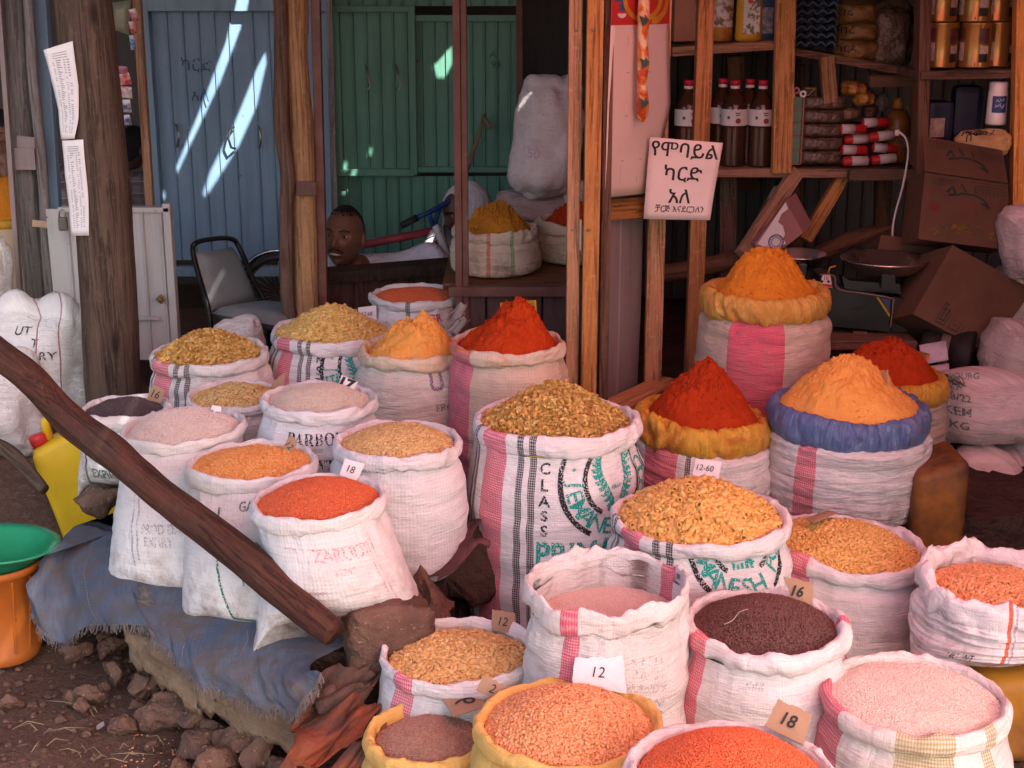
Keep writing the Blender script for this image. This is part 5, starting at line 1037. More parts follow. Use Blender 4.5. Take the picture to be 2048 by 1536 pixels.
for c in (wl, wr):
    mb = MB(); Rw = .165; mb.tube([c+Vector((Rw*math.cos(a), 0, Rw*math.sin(a))) for a in np.linspace(0, 2*math.pi, 41)], .017, 8, cap=False); w_ = part(mb, 'tyre', M_BLK, root); mb = MB()
    for a in np.linspace(0, 2*math.pi, 25)[:-1]: mb.tube([c+Vector((.02*math.cos(a+.5), .01, .02*math.sin(a+.5))), c+Vector((Rw*math.cos(a), 0, Rw*math.sin(a)))], .0015, 4)
    mb.tube([c+Vector((.15*math.cos(a), 0, .15*math.sin(a))) for a in np.linspace(0, 2*math.pi, 41)], .006, 6, cap=False); part(mb, 'spokes', M_STEEL, w_)
    mb = MB(); mb.tube([c+Vector((.195*math.cos(a), 0, .195*math.sin(a))) for a in np.linspace(R(20), R(170), 20)], .012, 8); part(mb, 'mudguard', plain('chrome', (.5, .5, .52), .15, metal=1.), root)
# ---- left stall bits
c0 = at(18, 430, 6.6); SKm = MB(); SKm.lathe([(.001, .20), (.03, .195), (.07, .13), (.115, .05), (.12, .0)], c0+Vector((0, 0, -.02)), 32, cap=False); root = thing('food_sack', 'sack with a tall orange powder mound at the far left neighbouring stall', 'sack of food', c0+Vector((0, 0, -.4)))
part(SKm, 'heap_of_powder', CHILIB[1] if 0 else TURMD[1], root); mb = MB(); mb.lathe([(.12, -.03), (.135, -.02), (.14, .0), (.13, .02), (.115, .02)], c0+Vector((0, 0, -.02)), 32, cap=False); part(mb, 'rolled_rim', plain('yellow_rim', (.60, .33, .03), .5), root); mb = MB(); mb.lathe([(.11, -.40), (.135, -.37), (.14, -.2), (.125, -.04)], c0, 32, cap=False); part(mb, 'bag', plain('tan_bag', (.52, .40, .28), .85, (.42, .32, .22)), root)
root = thing('sachet_strip', 'dangling strips of red, white and blue packets beside the big pole', 'packets', at(262, 20, 6.1))
pk = [((242, 140), .055, .035, -.1, 0), ((248, 158), .055, .05, .1, 1), ((252, 185), .05, .05, -.1, 2), ((249, 212), .055, .055, 0, 3), ((252, 240), .04, .045, .05, 3), ((268, 30), .03, .05, .2, 2), ((266, 55), .025, .05, .1, 1), ((265, 85), .022, .06, 0, 4)]
pm = [plain('packet_orange', (.60, .14, .06), .3, (.15, .2, .5), 30), plain('packet_red', (.55, .05, .06), .3, (.7, .7, .7), 30), plain('packet_white', (.68, .68, .72), .3, (.5, .12, .12), 36), plain('packet_white_blue', (.66, .68, .74), .3, (.06, .10, .30), 34), plain('packet_blue', (.12, .25, .5), .3, (.6, .65, .7), 40)]
for (u, v), w_, h_, r_, mi in pk:
    p = at(u, v, 6.1+.01*mi); a = Vector((w_/2*math.cos(r_), 0, w_/2*math.sin(r_))); b = Vector((-math.sin(r_)*h_/2, -.01, math.cos(r_)*h_/2)); cushion('packet', [p-a+b, p+a+b, p+a-b, p-a-b], .004, pm[mi], root, .008, 7)
mb = MB(); text_flat(mb, 'ASL', at(248, 214, 6.08), (1, 0, 0), (0, 0, 1), .018, bold=.02); text_flat(mb, 'ASL', at(251, 242, 6.08), (1, 0, .1), (0, 0, 1), .014, bold=.02); part(mb, 'lettering', BLKI, root)
cushion('clear_bag', [at(225, 5, 6.25), at(262, 0, 6.25), at(258, 70, 6.25), at(228, 60, 6.25)], .02, plain('olive_film', (.28, .30, .22), .25, (.2, .2, .14)), root, .02, 8)
post('wooden_plank_post', at(300, 425, 6.3)-Vector((0, 0, .5)), at(277, 0, 6.3)+UPZ, .034, .04, W_OR, 'orange wooden upright between big pole and blue shutters')
# ---- things on the door and the wall of the shop
def paper(name, quads, y, mat, label, cat, curve=.0, nu=10, nv=16, thick=.0008):
    """quads: list of (left px, right px) rows from top to bottom; y depths per row (left, right)"""
    V = []; n = len(quads)
    for j in range(nv):
        t = j/(nv-1)*(n-1); k = min(int(t), n-2); f = t-k; (l0, r0), (l1, r1) = quads[k], quads[k+1]; (a0, b0), (a1, b1) = y[k], y[k+1]
        L = at(l0[0], l0[1], a0).lerp(at(l1[0], l1[1], a1), f); Q = at(r0[0], r0[1], b0).lerp(at(r1[0], r1[1], b1), f)
        for i in range(nu): s_ = i/(nu-1); V.append(L.lerp(Q, s_)+Vector((0, -curve*math.sin(math.pi*s_)+.004*fbm(np.array([s_*3]), np.array([t*2.]), 3, 2)[0], 0)))
    o = link_mesh(name, arrays_mesh(name, np.array([tuple(p) for p in V]), grid_faces(nu, nv), True), None, mat, V[nu*nv-nu//2]); md = o.modifiers.new('s', 'SOLIDIFY'); md.thickness = thick; md.offset = 1
    o['rows'] = 0; del o['rows']; tag(o, label, cat); o_grid[o.name] = (V, nu, nv); return o
o_grid = {}
def on_paper(o, s_, t, off=.0016):
    V, nu, nv = o_grid[o.name]; x, y = min(max(s_, 0), 1)*(nu-1), min(max(t, 0), 1)*(nv-1); i, j = min(int(x), nu-2), min(int(y), nv-2); fx, fy = x-i, y-j
    p = V[j*nu+i].lerp(V[j*nu+i+1], fx).lerp(V[(j+1)*nu+i].lerp(V[(j+1)*nu+i+1], fx), fy); return p+Vector((0, -off, 0))
def paper_text(mb, o, txt, s_, t, h, bold=0., sx=1., m=0):
    """h in units of paper height"""
    V, nu, nv = o_grid[o.name]; W_ = (V[nu-1]-V[0]).length; H_ = (V[nu*(nv-1)]-V[0]).length; T, F = text2d(txt, .35, bold); k = h/.69; c = (T.max(0)+T.min(0))/2
    return mb.add([on_paper(o, s_+(p[0]-c[0])*k*sx*H_/W_, t-(p[1]-c[1])*k) for p in T], F, m)
def paper_rect(mb, o, s0, s1, t0, t1, m=0):
    return mb.add([on_paper(o, s0, t0), on_paper(o, s0, t1), on_paper(o, s1, t1), on_paper(o, s1, t0)], [(0, 1, 2, 3)], m)
M_PAPER = plain('white_paper', (.80, .79, .80), .8, (.70, .69, .70), 3, bump=.1); M_PAPERP = plain('grubby_paper', (.74, .69, .67), .8, (.64, .56, .53), 5, bump=.15); M_INK = plain('pen_ink', (.03, .025, .03), .7); M_INKG = plain('grey_print', (.42, .41, .44), .8)
yp = 4.875
pl1 = paper('price_list', [((87, 100), (145, 82)), ((103, 160), (157, 172)), ((116, 220), (157, 238)), ((122, 279), (149, 277))], [(4.90, yp), (4.90, yp-.002), (4.905, yp), (4.905, yp+.002)], M_PAPER, 'upper long white printed list pinned to the big pole', 'paper list', .004)
pl2 = paper('price_list', [((124, 281), (166, 279)), ((130, 350), (172, 345)), ((138, 420), (177, 400)), ((143, 471), (178, 471))], [(4.905, yp), (4.905, yp+.002), (4.905, yp+.004), (4.905, yp+.006)], M_PAPER, 'lower white printed list pinned to the big pole under the other', 'paper list', .003)
rr = random.Random(2)
for o in (pl1, pl2):
    mb = MB()
    for j in range(40):
        t = .06+.86*j/40
        if j < 3: paper_rect(mb, o, .25, .75, t, t+.006); continue
        for (s0, s1) in ((.20, .26), (.34, .40+.12*rr.random()), (.60, .66), (.72, .80)):
            if rr.random() < .85: paper_rect(mb, o, s0, s1, t, t+.009)
    part(mb, 'printed_rows', M_INKG, o)
cal = paper('calendar_poster', [((1225, -40), (1340, -40)), ((1222, 48), (1339, 45)), ((1215, 220), (1341, 215)), ((1210, 395), (1300, 385))], [(4.56, 4.95), (4.56, 4.95), (4.57, 4.96), (4.58, 4.9)], plain('cream_paper', (.72, .60, .53), .75, (.66, .53, .46), 3, bump=.15), 'tall cream wall calendar with a red top, ruled with thin lines, in the doorway', 'poster', .01, 12, 24)
mb = MB(); nred = 8
for j in range(nred):
    for i in range(10): paper_rect(mb, cal, i/10, (i+1)/10, 1/3*j/nred, 1/3*(j+1)/nred)
part(mb, 'red_header', plain('red_print', (.52, .035, .035), .55, (.46, .03, .03)), cal)
def ring_on(mb, o, cs, ct, rs_, rt, w_, a0, a1, n=30, off=.0026):
    for i in range(n):
        a, b = a0+(a1-a0)*i/n, a0+(a1-a0)*(i+1)/n; q = [on_paper(o, cs+rs_*k*math.sin(x), ct+rt*k*math.cos(x), off) for x, k in ((a, 1), (b, 1), (b, w_), (a, w_))]; mb.add(q, [(0, 1, 2, 3)])
mb = MB(); ring_on(mb, cal, .52, .14, .34, .18, .80, -1.5, 2.2); ring_on(mb, cal, .72, .14, .26, .19, .76, -.2, 1.7); part(mb, 'yellow_rings', plain('yellow_print', (.70, .36, .03), .55), cal)
mb = MB(); paper_rect(mb, cal, .05, .22, .12, .168); paper_rect(mb, cal, .12, .22, .168, .235); part(mb, 'blue_emblem', plain('blue_print', (.06, .12, .26), .55), cal); mb = MB(); ring_on(mb, cal, .17, .255, .07, .035, .0, -1.57, 1.57, 12); part(mb, 'white_emblem', M_PAPERP, cal)
mb = MB()
for t in (.49, .667, .845): paper_rect(mb, cal, .02, .98, t, t+.002)
for s_ in (.28, .62): paper_rect(mb, cal, s_, s_+.007, .38, .95)
for i in range(6): paper_rect(mb, cal, .27+.34*(i % 2), .31+.34*(i % 2), .52+.17*(i//2), .524+.17*(i//2))
part(mb, 'ruled_lines', M_INKG, cal)
cs = MB(); P = [at(1288, -20, 4.68), at(1287, 40, 4.68), at(1285, 80, 4.68), at(1286, 125, 4.68), at(1284, 165, 4.68), at(1286, 210, 4.69), at(1284, 232, 4.70), at(1286, 244, 4.70)]; pp, rr_ = smooth_path(P, [.018, .020, .016, .020, .015, .020, .017, .004], 50); cs.tube(pp, rr_, 12)
cw = NT('candy_wrapper'); v = cw.coord('Object'); f = cw.noise(cw.coord('Object', (10, 10, 9)), 2, 3, .5, 1.); c = cw.ramp(f, [(.42, (.50, .07, .015)), (.50, (.62, .20, .04)), (.58, (.72, .50, .30))]); cw.fin(c, .22, cw.bump(cw.noise(v, 60, 3), .4, .006), .5)
o = one(cs, 'packet_strip', cw.m, 'shiny orange strip of packets dangling before the calendar', 'packets', at(1286, 244, 4.7)); mb = MB()
for (u, v_) in ((1287, 40), (1288, 125), (1287, 205)):
    q = at(u, v_, 4.655); mb = MB(); mb.add([q+Vector((-.014, 0, .014)), q+Vector((.012, 0, .002)), q+Vector((-.002, -.001, -.022))], [(0, 1, 2)]); mb.add([q+Vector((.004, 0, .018)), q+Vector((.018, 0, .0)), q+Vector((.004, -.001, -.018))], [(0, 1, 2)]); part(mb, 'leaf_mark', plain('dark_green_print', (.03, .06, .04), .5), o)
sg = paper('card_sign', [((1300, 274), (1446, 286)), ((1293, 357), (1432, 364)), ((1287, 438), (1420, 440))], [(4.80, 4.80), (4.80, 4.80), (4.80, 4.80)], plain('sign_paper', (.74, .64, .60), .75, (.68, .56, .52), 4, bump=.15), 'white paper sign handwritten in Ethiopic letters, hung in the doorway', 'sign', .004, 12, 12)
mb = MB(); paper_text(mb, sg, 'የሞባይል', .5, .135, .165, .012, 1.06); paper_text(mb, sg, 'ካርድ', .51, .42, .165, .012, 1.1); paper_text(mb, sg, 'አለ', .50, .70, .165, .012, 1.1); paper_text(mb, sg, 'ቻርጅ እናደርጋለን', .52, .86, .075, .008, 1.0); part(mb, 'handwriting', M_INK, sg)
# ---- shelves
SY0 = 5.78
root = thing('wall_shelves', 'rough orange timber shelves along the back wall of the shop', 'shelves', at(1560, 700, SY0))
def shelf(u0, v0, u1, v1, y, th, depth, mat, dz=0): a = at(u0, v0, y); b = at(u1, v1, y); mb = MB(); mb.beam(a+Vector((0, depth/2, 0)), b+Vector((0, depth/2, 0)), depth, th, up=(0, 0, 1)); return part(mb, 'shelf_board', mat, root)
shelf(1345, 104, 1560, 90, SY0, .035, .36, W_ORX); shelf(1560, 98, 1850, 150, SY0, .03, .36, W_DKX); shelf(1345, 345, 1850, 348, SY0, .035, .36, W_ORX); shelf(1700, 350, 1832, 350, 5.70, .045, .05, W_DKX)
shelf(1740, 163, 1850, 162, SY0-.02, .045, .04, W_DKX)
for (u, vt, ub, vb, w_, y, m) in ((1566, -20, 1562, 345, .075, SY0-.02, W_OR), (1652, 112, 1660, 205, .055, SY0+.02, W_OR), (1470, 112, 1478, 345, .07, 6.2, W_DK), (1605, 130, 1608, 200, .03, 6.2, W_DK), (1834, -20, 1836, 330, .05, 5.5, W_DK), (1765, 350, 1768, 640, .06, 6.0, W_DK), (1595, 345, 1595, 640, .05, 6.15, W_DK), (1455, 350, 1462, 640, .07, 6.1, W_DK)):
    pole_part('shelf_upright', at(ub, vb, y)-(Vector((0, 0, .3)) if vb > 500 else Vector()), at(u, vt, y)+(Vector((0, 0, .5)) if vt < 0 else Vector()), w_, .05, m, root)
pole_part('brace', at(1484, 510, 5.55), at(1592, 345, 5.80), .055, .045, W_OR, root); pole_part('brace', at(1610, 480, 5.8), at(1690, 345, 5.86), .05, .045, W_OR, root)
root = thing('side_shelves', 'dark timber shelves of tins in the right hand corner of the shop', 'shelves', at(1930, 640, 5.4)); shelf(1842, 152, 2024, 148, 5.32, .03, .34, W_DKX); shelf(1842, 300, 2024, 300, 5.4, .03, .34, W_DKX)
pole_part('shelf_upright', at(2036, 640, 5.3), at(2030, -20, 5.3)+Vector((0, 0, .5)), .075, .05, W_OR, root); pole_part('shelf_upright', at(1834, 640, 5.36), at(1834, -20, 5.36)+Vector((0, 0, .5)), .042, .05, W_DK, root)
# oil bottles
M_OIL = plain('dark_oil', (.055, .022, .012), .12, (.03, .014, .010), 5, bump=.0, spec=.6); M_CAPR = plain('red_cap', (.60, .02, .05), .4); M_WHT = plain('white_plastic', (.74, .70, .68), .4, (.68, .62, .60))
p = at(1372, 343, 5.86)
def bottle(loc):
    root = thing('oil_bottle', 'tall dark bottle', 'bottle', loc, 'bottles of dark oil on the shelf'); mb = MB(); h = .33; prof = [(.035, 0), (.050, .004)]
    for k in range(7): z = .012+k*.022; prof += [(.052, z), (.0495, z+.011)]
    prof += [(.052, .165), (.052, .235), (.050, .245), (.030, .285), (.017, .300), (.016, .318)]; mb.lathe(prof, loc, 28); part(mb, 'bottle_glass', M_OIL, root)
    mb = MB(); mb.lathe([(.0526, .168), (.0526, .232)], loc, 28, cap=False); lb = part(mb, 'paper_label', plain('bottle_label', (.66, .60, .58), .6, (.6, .52, .50), 8), root)
    mb = MB(); a = Vector(loc); mb.lathe([(.0001, -.0), (.011, 0)], a+Vector((.018, -.0535, .188)), 14, rot=(R(90), 0, .35), cap=False)
    part(mb, 'fruit_mark', plain('brown_fruit', (.25, .06, .03), .6), lb); mb = MB()
    for i, wd in ((0, .020), (1, .015)): mb.box(a+Vector((.016, -.0515, .218-i*.008)), (wd, .0015, .004), (0, 0, .3))
    mb.box(a+Vector((-.02, -.050, .20)), (.010, .0015, .012), (0, 0, -.4)); part(mb, 'label_print', plain('green_print', (.04, .16, .10), .6), lb)
    mb = MB(); mb.lathe([(.0185, .310), (.0185, .322)], loc, 20); part(mb, 'collar', M_WHT, root); mb = MB(); mb.lathe([(.0192, .322), (.0195, .342), (.017, .344)], loc, 20); part(mb, 'cap', M_CAPR, root); return root
bl = ['dark oil bottle left of the timber stud, by the calendar', 'dark oil bottle just right of the timber stud, set back', 'second dark oil bottle in the close row right of the stud', 'third dark oil bottle in the close row right of the stud', 'dark oil bottle against the orange shelf upright', 'dark oil bottle behind the first one, mostly hidden by the stud']
bpos = [(1372, 5.86), (1440, 5.95), (1464, 5.87), (1493, 5.92), (1519, 5.86), (1396, 6.02)]
b0 = None
for (u, y), lb in zip(bpos, bl):
    q = at(u, 330, y); loc = Vector((q.x, y, p.z+.018))
    if b0 is None: b0 = bottle(loc); b0['label'] = lb
    else: copy_tree(b0, loc, lb, rotz=((u*37) % 11)/11*1.2-.6)
zt = at(1450, 97, SY0).z+.022
def goods_box(name, c, size, rz, mat, label, cat, tilt=0, bev=.004):
    mb = MB(); mb.box(c, size, (tilt, 0, rz), bev=bev); return one(mb, name, mat, label, cat, (c[0], c[1], c[2]-size[2]/2))
q = at(1498, 40, 5.88); root = thing('yellow_bottle', 'yellow plastic bottle with a printed label on the upper shelf', 'bottle', (q.x, 5.88, zt)); mb = MB(); mb.lathe([(.04, 0), (.052, .006), (.053, .02), (.050, .16), (.05, .22), (.03, .26), (.02, .30)], (q.x, 5.88, zt), 28, sy=.75); part(mb, 'bottle_body', plain('yellow_bottle', (.62, .34, .02), .35, (.55, .28, .02)), root)
mb = MB(); mb.box((q.x+.004, 5.839, zt+.105), (.064, .004, .15), bev=.001); lb = part(mb, 'picture_label', plain('label_picture', (.66, .60, .55), .5, (.16, .14, .08), 34, lo=.50, hi=.56), root); mb = MB(); mb.lathe([(.0001, 0), (.010, 0)], (q.x-.004, 5.8355, zt+.155), 12, rot=(R(90), 0, 0), cap=False); part(mb, 'red_badge', plain('badge_red', (.55, .06, .04), .5), lb)
q = at(1533, 40, 5.92); o = goods_box('blue_packet', (q.x, 5.93, zt+.11), (.062, .05, .22), 0, plain('blue_packet', (.05, .11, .26), .3, (.03, .06, .17), 12, lo=.5, hi=.6), 'blue packet lettered RGO beside the yellow bottle', 'packet'); mb = MB(); text_flat(mb, 'RGO', (q.x+.0, 5.903, zt+.185), (1, 0, 0), (0, 0, 1), .022, bold=.02); part(mb, 'lettering', plain('yellow_ink', (.60, .42, .03), .5), o); mb = MB(); mb.box((q.x+.0, 5.904, zt+.08), (.045, .002, .10)); part(mb, 'picture_panel', plain('packet_picture', (.55, .52, .55), .5, (.10, .18, .4), 40), o)
q = at(1446, 30, 5.9); root = thing('picture_jar', 'jar with a picture label between stud and yellow bottle', 'jar', (q.x, 5.92, zt)); mb = MB(); mb.lathe([(.04, 0), (.043, .005), (.043, .20), (.03, .23)], (q.x, 5.92, zt), 24); part(mb, 'jar_body', plain('jar_orange', (.50, .22, .04), .35, (.30, .10, .03), 20), root); mb = MB(); mb.lathe([(.0437, .055), (.0437, .19)], (q.x, 5.92, zt), 24, cap=False); part(mb, 'picture_label', plain('jar_label', (.62, .56, .53), .5, (.24, .12, .06), 26, lo=.48, hi=.58), root)
q = at(1366, 40, 5.85); goods_box('carton', (q.x, 5.92, zt+.12), (.085, .10, .24), .2, plain('pinkish_card', (.42, .20, .12), .7, (.33, .15, .09)), 'brown pink carton on the upper shelf behind the calendar', 'carton'); q = at(1398, 40, 5.9); goods_box('picture_packet', (q.x, 5.95, zt+.11), (.06, .06, .22), -.1, plain('packet_mix', (.40, .33, .30), .4, (.30, .05, .04), 22), 'speckled packet left of the stud on the upper shelf', 'packet')
# egg trays
root = thing('egg_tray_stack', 'stack of blue moulded egg trays on the upper shelf', 'egg trays', at(1622, 98, 5.9)); M_TRAY = plain('blue_pulp', (.07, .11, .17), .95, (.05, .075, .12), 20, bump=.5)
q = at(1620, 98, 5.82); zb = at(1620, 100, 5.82).z
for k in range(9):
    mb = MB(); z = zb+.004+k*.030
    V = []; n = 41
    for j in range(25):
        for i in range(n): s_, t = i/(n-1), j/24; V.append((q.x-.10+.20*s_, 5.80+.18*t, z+.018*abs(math.sin(math.pi*5*s_))*abs(math.sin(math.pi*4*t+.6))+(.016 if abs(s_-.5) < .49 else 0)))
    me = arrays_mesh('egg_tray', np.array(V), grid_faces(n, 25), True); o = link_mesh('egg_tray', me, root, M_TRAY); md = o.modifiers.new('s', 'SOLIDIFY'); md.thickness = .006
# bagged goods, soap bars, packets
M_FILM = plain('dim_film', (.16, .10, .065), .22, (.09, .06, .04), 14, bump=.8, bscale=22, bdist=.03, spec=.6)
for i, (u, v, w_, h_, t_) in enumerate(((1712, 25, .17, .10, 'ከረ'), (1716, 62, .17, .085, 'ከረ'), (1712, 100, .18, .10, 'ካርዳ'))):
    o = full_sack('plastic_bag_of_goods', at(u, v, 5.88), (w_, .2, h_), 0, plain('ochre_goods', (.26, .14, .05), .35, (.18, .09, .035), 16, bump=.6, bscale=24, bdist=.02), ['topmost amber plastic bag with marker writing beside the egg trays', 'middle amber plastic bag with marker writing beside the egg trays', 'lowest amber plastic bag with marker writing beside the egg trays'][i], seed=40+i, group='amber bags beside the egg trays'); o['category'] = 'bag'
    face_text(o, t_, at(u-8, v, 5.7), (1, 0, 0), (0, 0, 1), .026, M_INK)
o = full_sack('clear_plastic_bag', at(1775, 75, 5.9), (.20, .2, .30), 0, M_FILM, 'crinkled clear plastic bag bundle on the shelf right of amber bags', seed=44); o['category'] = 'bag'
M_SOAP = plain('green_soap', (.16, .28, .20), .5, (.12, .22, .16), 12); M_PINKF = plain('pink_film_edge', (.55, .24, .18), .3)
sp = thing('soap_pack', 'pack', 'soap pack', at(1590, 230, SY0)); zs0 = at(1588, 336, SY0).z+.012
mb = MB(); mb.box(sp.location+Vector((.022, .0, .028)), (.058, .05, .050), bev=.006); part(mb, 'soap_bar', M_SOAP, sp); 
cushion('film_wrap', [sp.location+Vector((.05, -.02, .055)), sp.location+Vector((.22, -.01, .05)), sp.location+Vector((.22, -.01, .002)), sp.location+Vector((.05, -.02, .002))], .03, M_FILM, sp, .012, 8)
mb = MB(); mb.box(sp.location+Vector((.024, -.026, .0015)), (.066, .006, .004), bev=.001); mb.box(sp.location+Vector((.056, -.022, .028)), (.006, .01, .05), bev=.002); part(mb, 'film_edge', M_PINKF, sp)
q = at(1576, 300, SY0); sl = ['topmost green soap pack in the stack of five', 'second green soap pack from the top', 'middle green soap pack of the stack', 'fourth green soap pack, on the lowest one', 'lowest green soap pack, on the shelf board']
for k in range(5):
    loc = Vector((q.x, SY0+.04, zs0+(4-k)*.0535))
    if k == 0: sp.location = loc; sp['label'] = sl[0]; sp['group'] = 'green soap packs beside the oil bottles'
    else: copy_tree(sp, loc, sl[k])
M_RWP = plain('red_packet_film', (.50, .025, .03), .25, (.42, .02, .025), 10, bump=.4, bscale=30, bdist=.01); M_WHP = plain('white_packet_film', (.60, .52, .50), .3, (.5, .42, .40), 10, bump=.4, bscale=30, bdist=.01)
pr = []
for k, (u, v, r_) in enumerate(((1712, 322, .02), (1708, 300, -.03), (1714, 278, .04), (1706, 258, .0), (1768, 318, .1), (1770, 296, -.08), (1765, 272, .12), (1750, 245, .05))):
    c = at(u, v, 5.80+.02*(k % 3)); root = thing('biscuit_packet', ['lowest red wrapped packet by the soap packs', 'second red wrapped packet by the soap packs', 'third red wrapped packet by the soap packs', 'top red wrapped packet of the nearer pile', 'lowest red packet at the cable side', 'middle red packet at the cable side', 'upper red packet at the cable side', 'topmost red packet lying across the pile'][k], 'packet', c, 'red and white wrapped packets')
    ax = Vector((math.cos(r_), .1, math.sin(r_))); mb = MB(); mb.tube([c-ax*.055, c-ax*.05, c+ax*.05, c+ax*.055], [.008, .019, .019, .008], 12); part(mb, 'wrapper', M_RWP, root); mb = MB(); mb.tube([c-ax*(.048 if k % 2 else .02)+Vector((0, -.001, 0)), c+ax*(.005 if k % 2 else .045)+Vector((0, -.001, 0))], .0196, 12); part(mb, 'white_band', M_WHP, root)
goods_box('orange_matchbox', at(1583, 188, 5.77), (.026, .03, .026), 0, plain('bright_orange_card', (.72, .20, .05), .4, (.7, .28, .10)), 'small bright orange box on top of the soap packs', 'box'); o = goods_box('dark_picture_box', at(1620, 187, 5.9), (.05, .03, .045), 0, plain('dark_card', (.06, .04, .045), .4), 'small dark box with yellow edging beside the orange matchbox', 'box')
mb = MB(); c = at(1620, 187, 5.883); 
for dx, dz, w_, h_ in ((0, .021, .05, .003), (0, -.021, .05, .003), (.0235, 0, .003, .042)): mb.box(c+Vector((dx, 0, dz)), (w_, .002, h_))
mb.box(c, (.004, .002, .05), (0, R(45), 0)); part(mb, 'yellow_edging', plain('yellow_edge', (.5, .3, .04), .4), o)
for k, (u, v) in enumerate(((1593, 181), (1606, 188))):
    mb = MB(); mb.lathe([(.006, 0), (.014, .0), (.014, .004), (.006, .004), (.006, 0)], at(u, v, 5.76), 18, rot=(R(80), 0, 0), cap=False); tag(mb.build('loop_tag', M_WHT if k else plain('pink_ring', (.45, .2, .16), .5), None, at(u, v, 5.76)), 'pale plastic ring near the dark picture box' if k else 'pinkish plastic ring near the orange matchbox', 'ring')
for k, (u, v, w_) in enumerate(((1708, 176, .11), (1728, 196, .09))): o = full_sack('biscuit_bag', at(u, v, 5.86), (w_, .12, .06), 0, plain('striped_wrap', (.42, .20, .04), .3, (.16, .05, .02), 34, stretch=(1, 1, .25), lo=.48, hi=.55), ['striped orange bag above the soap packs', 'crumpled orange bag sliding off the striped one'][k], seed=50+k); o['category'] = 'bag'
root = thing('amber_jug', 'amber plastic jug with a yellow cap at the end of the shelf', 'jug', at(1792, 335, 5.86)); q = at(1792, 340, 5.86); mb = MB(); mb.lathe([(.04, 0), (.05, .006), (.05, .16), (.035, .20), (.018, .21)], (q.x, 5.88, zs0), 24); part(mb, 'jug_body', plain('amber_plastic', (.20, .085, .02), .3), root); mb = MB(); mb.lathe([(.018, .212), (.022, .216), (.018, .25), (.012, .255)], (q.x-.005, 5.88, zs0), 16); mb.tube([(q.x+.02, 5.88, zs0+.21), (q.x+.034, 5.87, zs0+.225), (q.x+.036, 5.87, zs0+.205)], .004, 8); part(mb, 'cap', plain('yellow_cap', (.38, .17, .02), .4), root)
root = thing('charger_cable', 'white plug and cable dangling from the shelf down behind the weighing pan', 'cable', at(1795, 265, 5.55)); mb = MB(); mb.box(at(1794, 265, 5.55), (.016, .014, .022), bev=.003); part(mb, 'plug', M_WHT, root)
mb = MB(); pp, rr_ = smooth_path([at(1798, 264, 5.55), at(1812, 278, 5.54), at(1816, 310, 5.53), at(1806, 370, 5.5), at(1790, 430, 5.48), at(1785, 470, 5.46), at(1791, 512, 5.44), at(1793, 530, 5.44)], [.0042]*8, 60); mb.tube(pp, rr_, 8); part(mb, 'cord', M_WHT, root)
# tins
M_TIN = plain('gold_tin', (.38, .20, .05), .22, (.32, .15, .04), 5, bump=.05, metal=.55, spec=.5)
def tin(loc):
    root = thing('milk_tin', 'tin', 'tin', loc, 'gold tins on the corner shelf'); mb = MB(); mb.lathe([(.058, .0), (.060, .004), (.0585, .008), (.0585, .152), (.060, .156), (.058, .16), (.001, .158)], loc, 36); part(mb, 'tin_body', M_TIN, root)
    mb = MB()
    def patch(a0, a1, z0, z1, mb):
        n = 8; o = [Vector((.0592*math.sin(a0+(a1-a0)*i/n), -.0592*math.cos(a0+(a1-a0)*i/n), z))+Vector(loc) for z in (z0, z1) for i in range(n+1)]; mb.add(o, [(i, i+1, n+2+i, n+1+i) for i in range(n)])
    patch(.15, .85, .085, .14, mb); part(mb, 'dark_label', plain('tin_label_dark', (.10, .03, .028), .4, (.05, .02, .02), 40), root); mb = MB(); patch(-1.3, -.75, .10, .14, mb); part(mb, 'dark_label', plain('tin_label_dark', (.10, .03, .028), .4, (.05, .02, .02), 40), root)
    mb = MB(); patch(.25, .85, .05, .078, mb); part(mb, 'pale_label', plain('tin_label_pale', (.45, .38, .34), .4, (.32, .24, .2), 40), root); mb = MB(); patch(-1.25, -.75, .025, .09, mb); part(mb, 'pale_label', plain('tin_label_pale', (.45, .38, .34), .4, (.32, .24, .2), 40), root)
    mb = MB(); patch(.2, .8, .02, .05, mb); part(mb, 'cow_picture', plain('tin_label_black', (.03, .03, .03), .4), root); mb = MB(); patch(-3.1, 3.1, .008, .018, mb); patch(-3.1, 3.1, .147, .152, mb); part(mb, 'maroon_band', plain('tin_band', (.14, .04, .03), .4), root); return root
zt2 = at(1930, 148, 5.32).z+.018; t0 = None
for r_ in range(2):
    for k, (u, rz) in enumerate(((1880, .1), (1948, -.25), (2000, .3))):
        q = at(u, 120-r_*80, 5.42); loc = Vector((q.x, 5.42+(.05 if k == 2 else 0), zt2+r_*.162)); lb = ['gold tin at the left of the lower row on the corner shelf', 'gold tin in the middle of the lower row, streaked by light', 'gold tin at the right of the lower row on the corner shelf', 'gold tin at the left of the upper row, cut by the top edge', 'gold tin in the middle of the upper row, cut by the top edge', 'gold tin at the right of the upper row, cut by the top edge'][r_*3+k]
        if t0 is None: t0 = tin(loc); t0['label'] = lb; t0.rotation_euler.z = rz
        else: copy_tree(t0, loc, lb, rotz=rz)
zt3 = at(1930, 296, 5.4).z+.018; M_NAVY = plain('navy_plastic', (.012, .014, .035), .45, (.02, .02, .045))
q = at(1876, 240, 5.5); o = goods_box('navy_can', (q.x, 5.52, zt3+.07), (.10, .10, .15), .1, M_NAVY, 'dark navy plastic can with a pale label on the corner shelf', 'can', bev=.02); mb = MB(); mb.box((q.x-.012, 5.463, zt3+.05), (.055, .004, .07), (0, 0, .1)); part(mb, 'pale_label', plain('can_label', (.42, .34, .30), .5, (.30, .16, .10), 40), o)
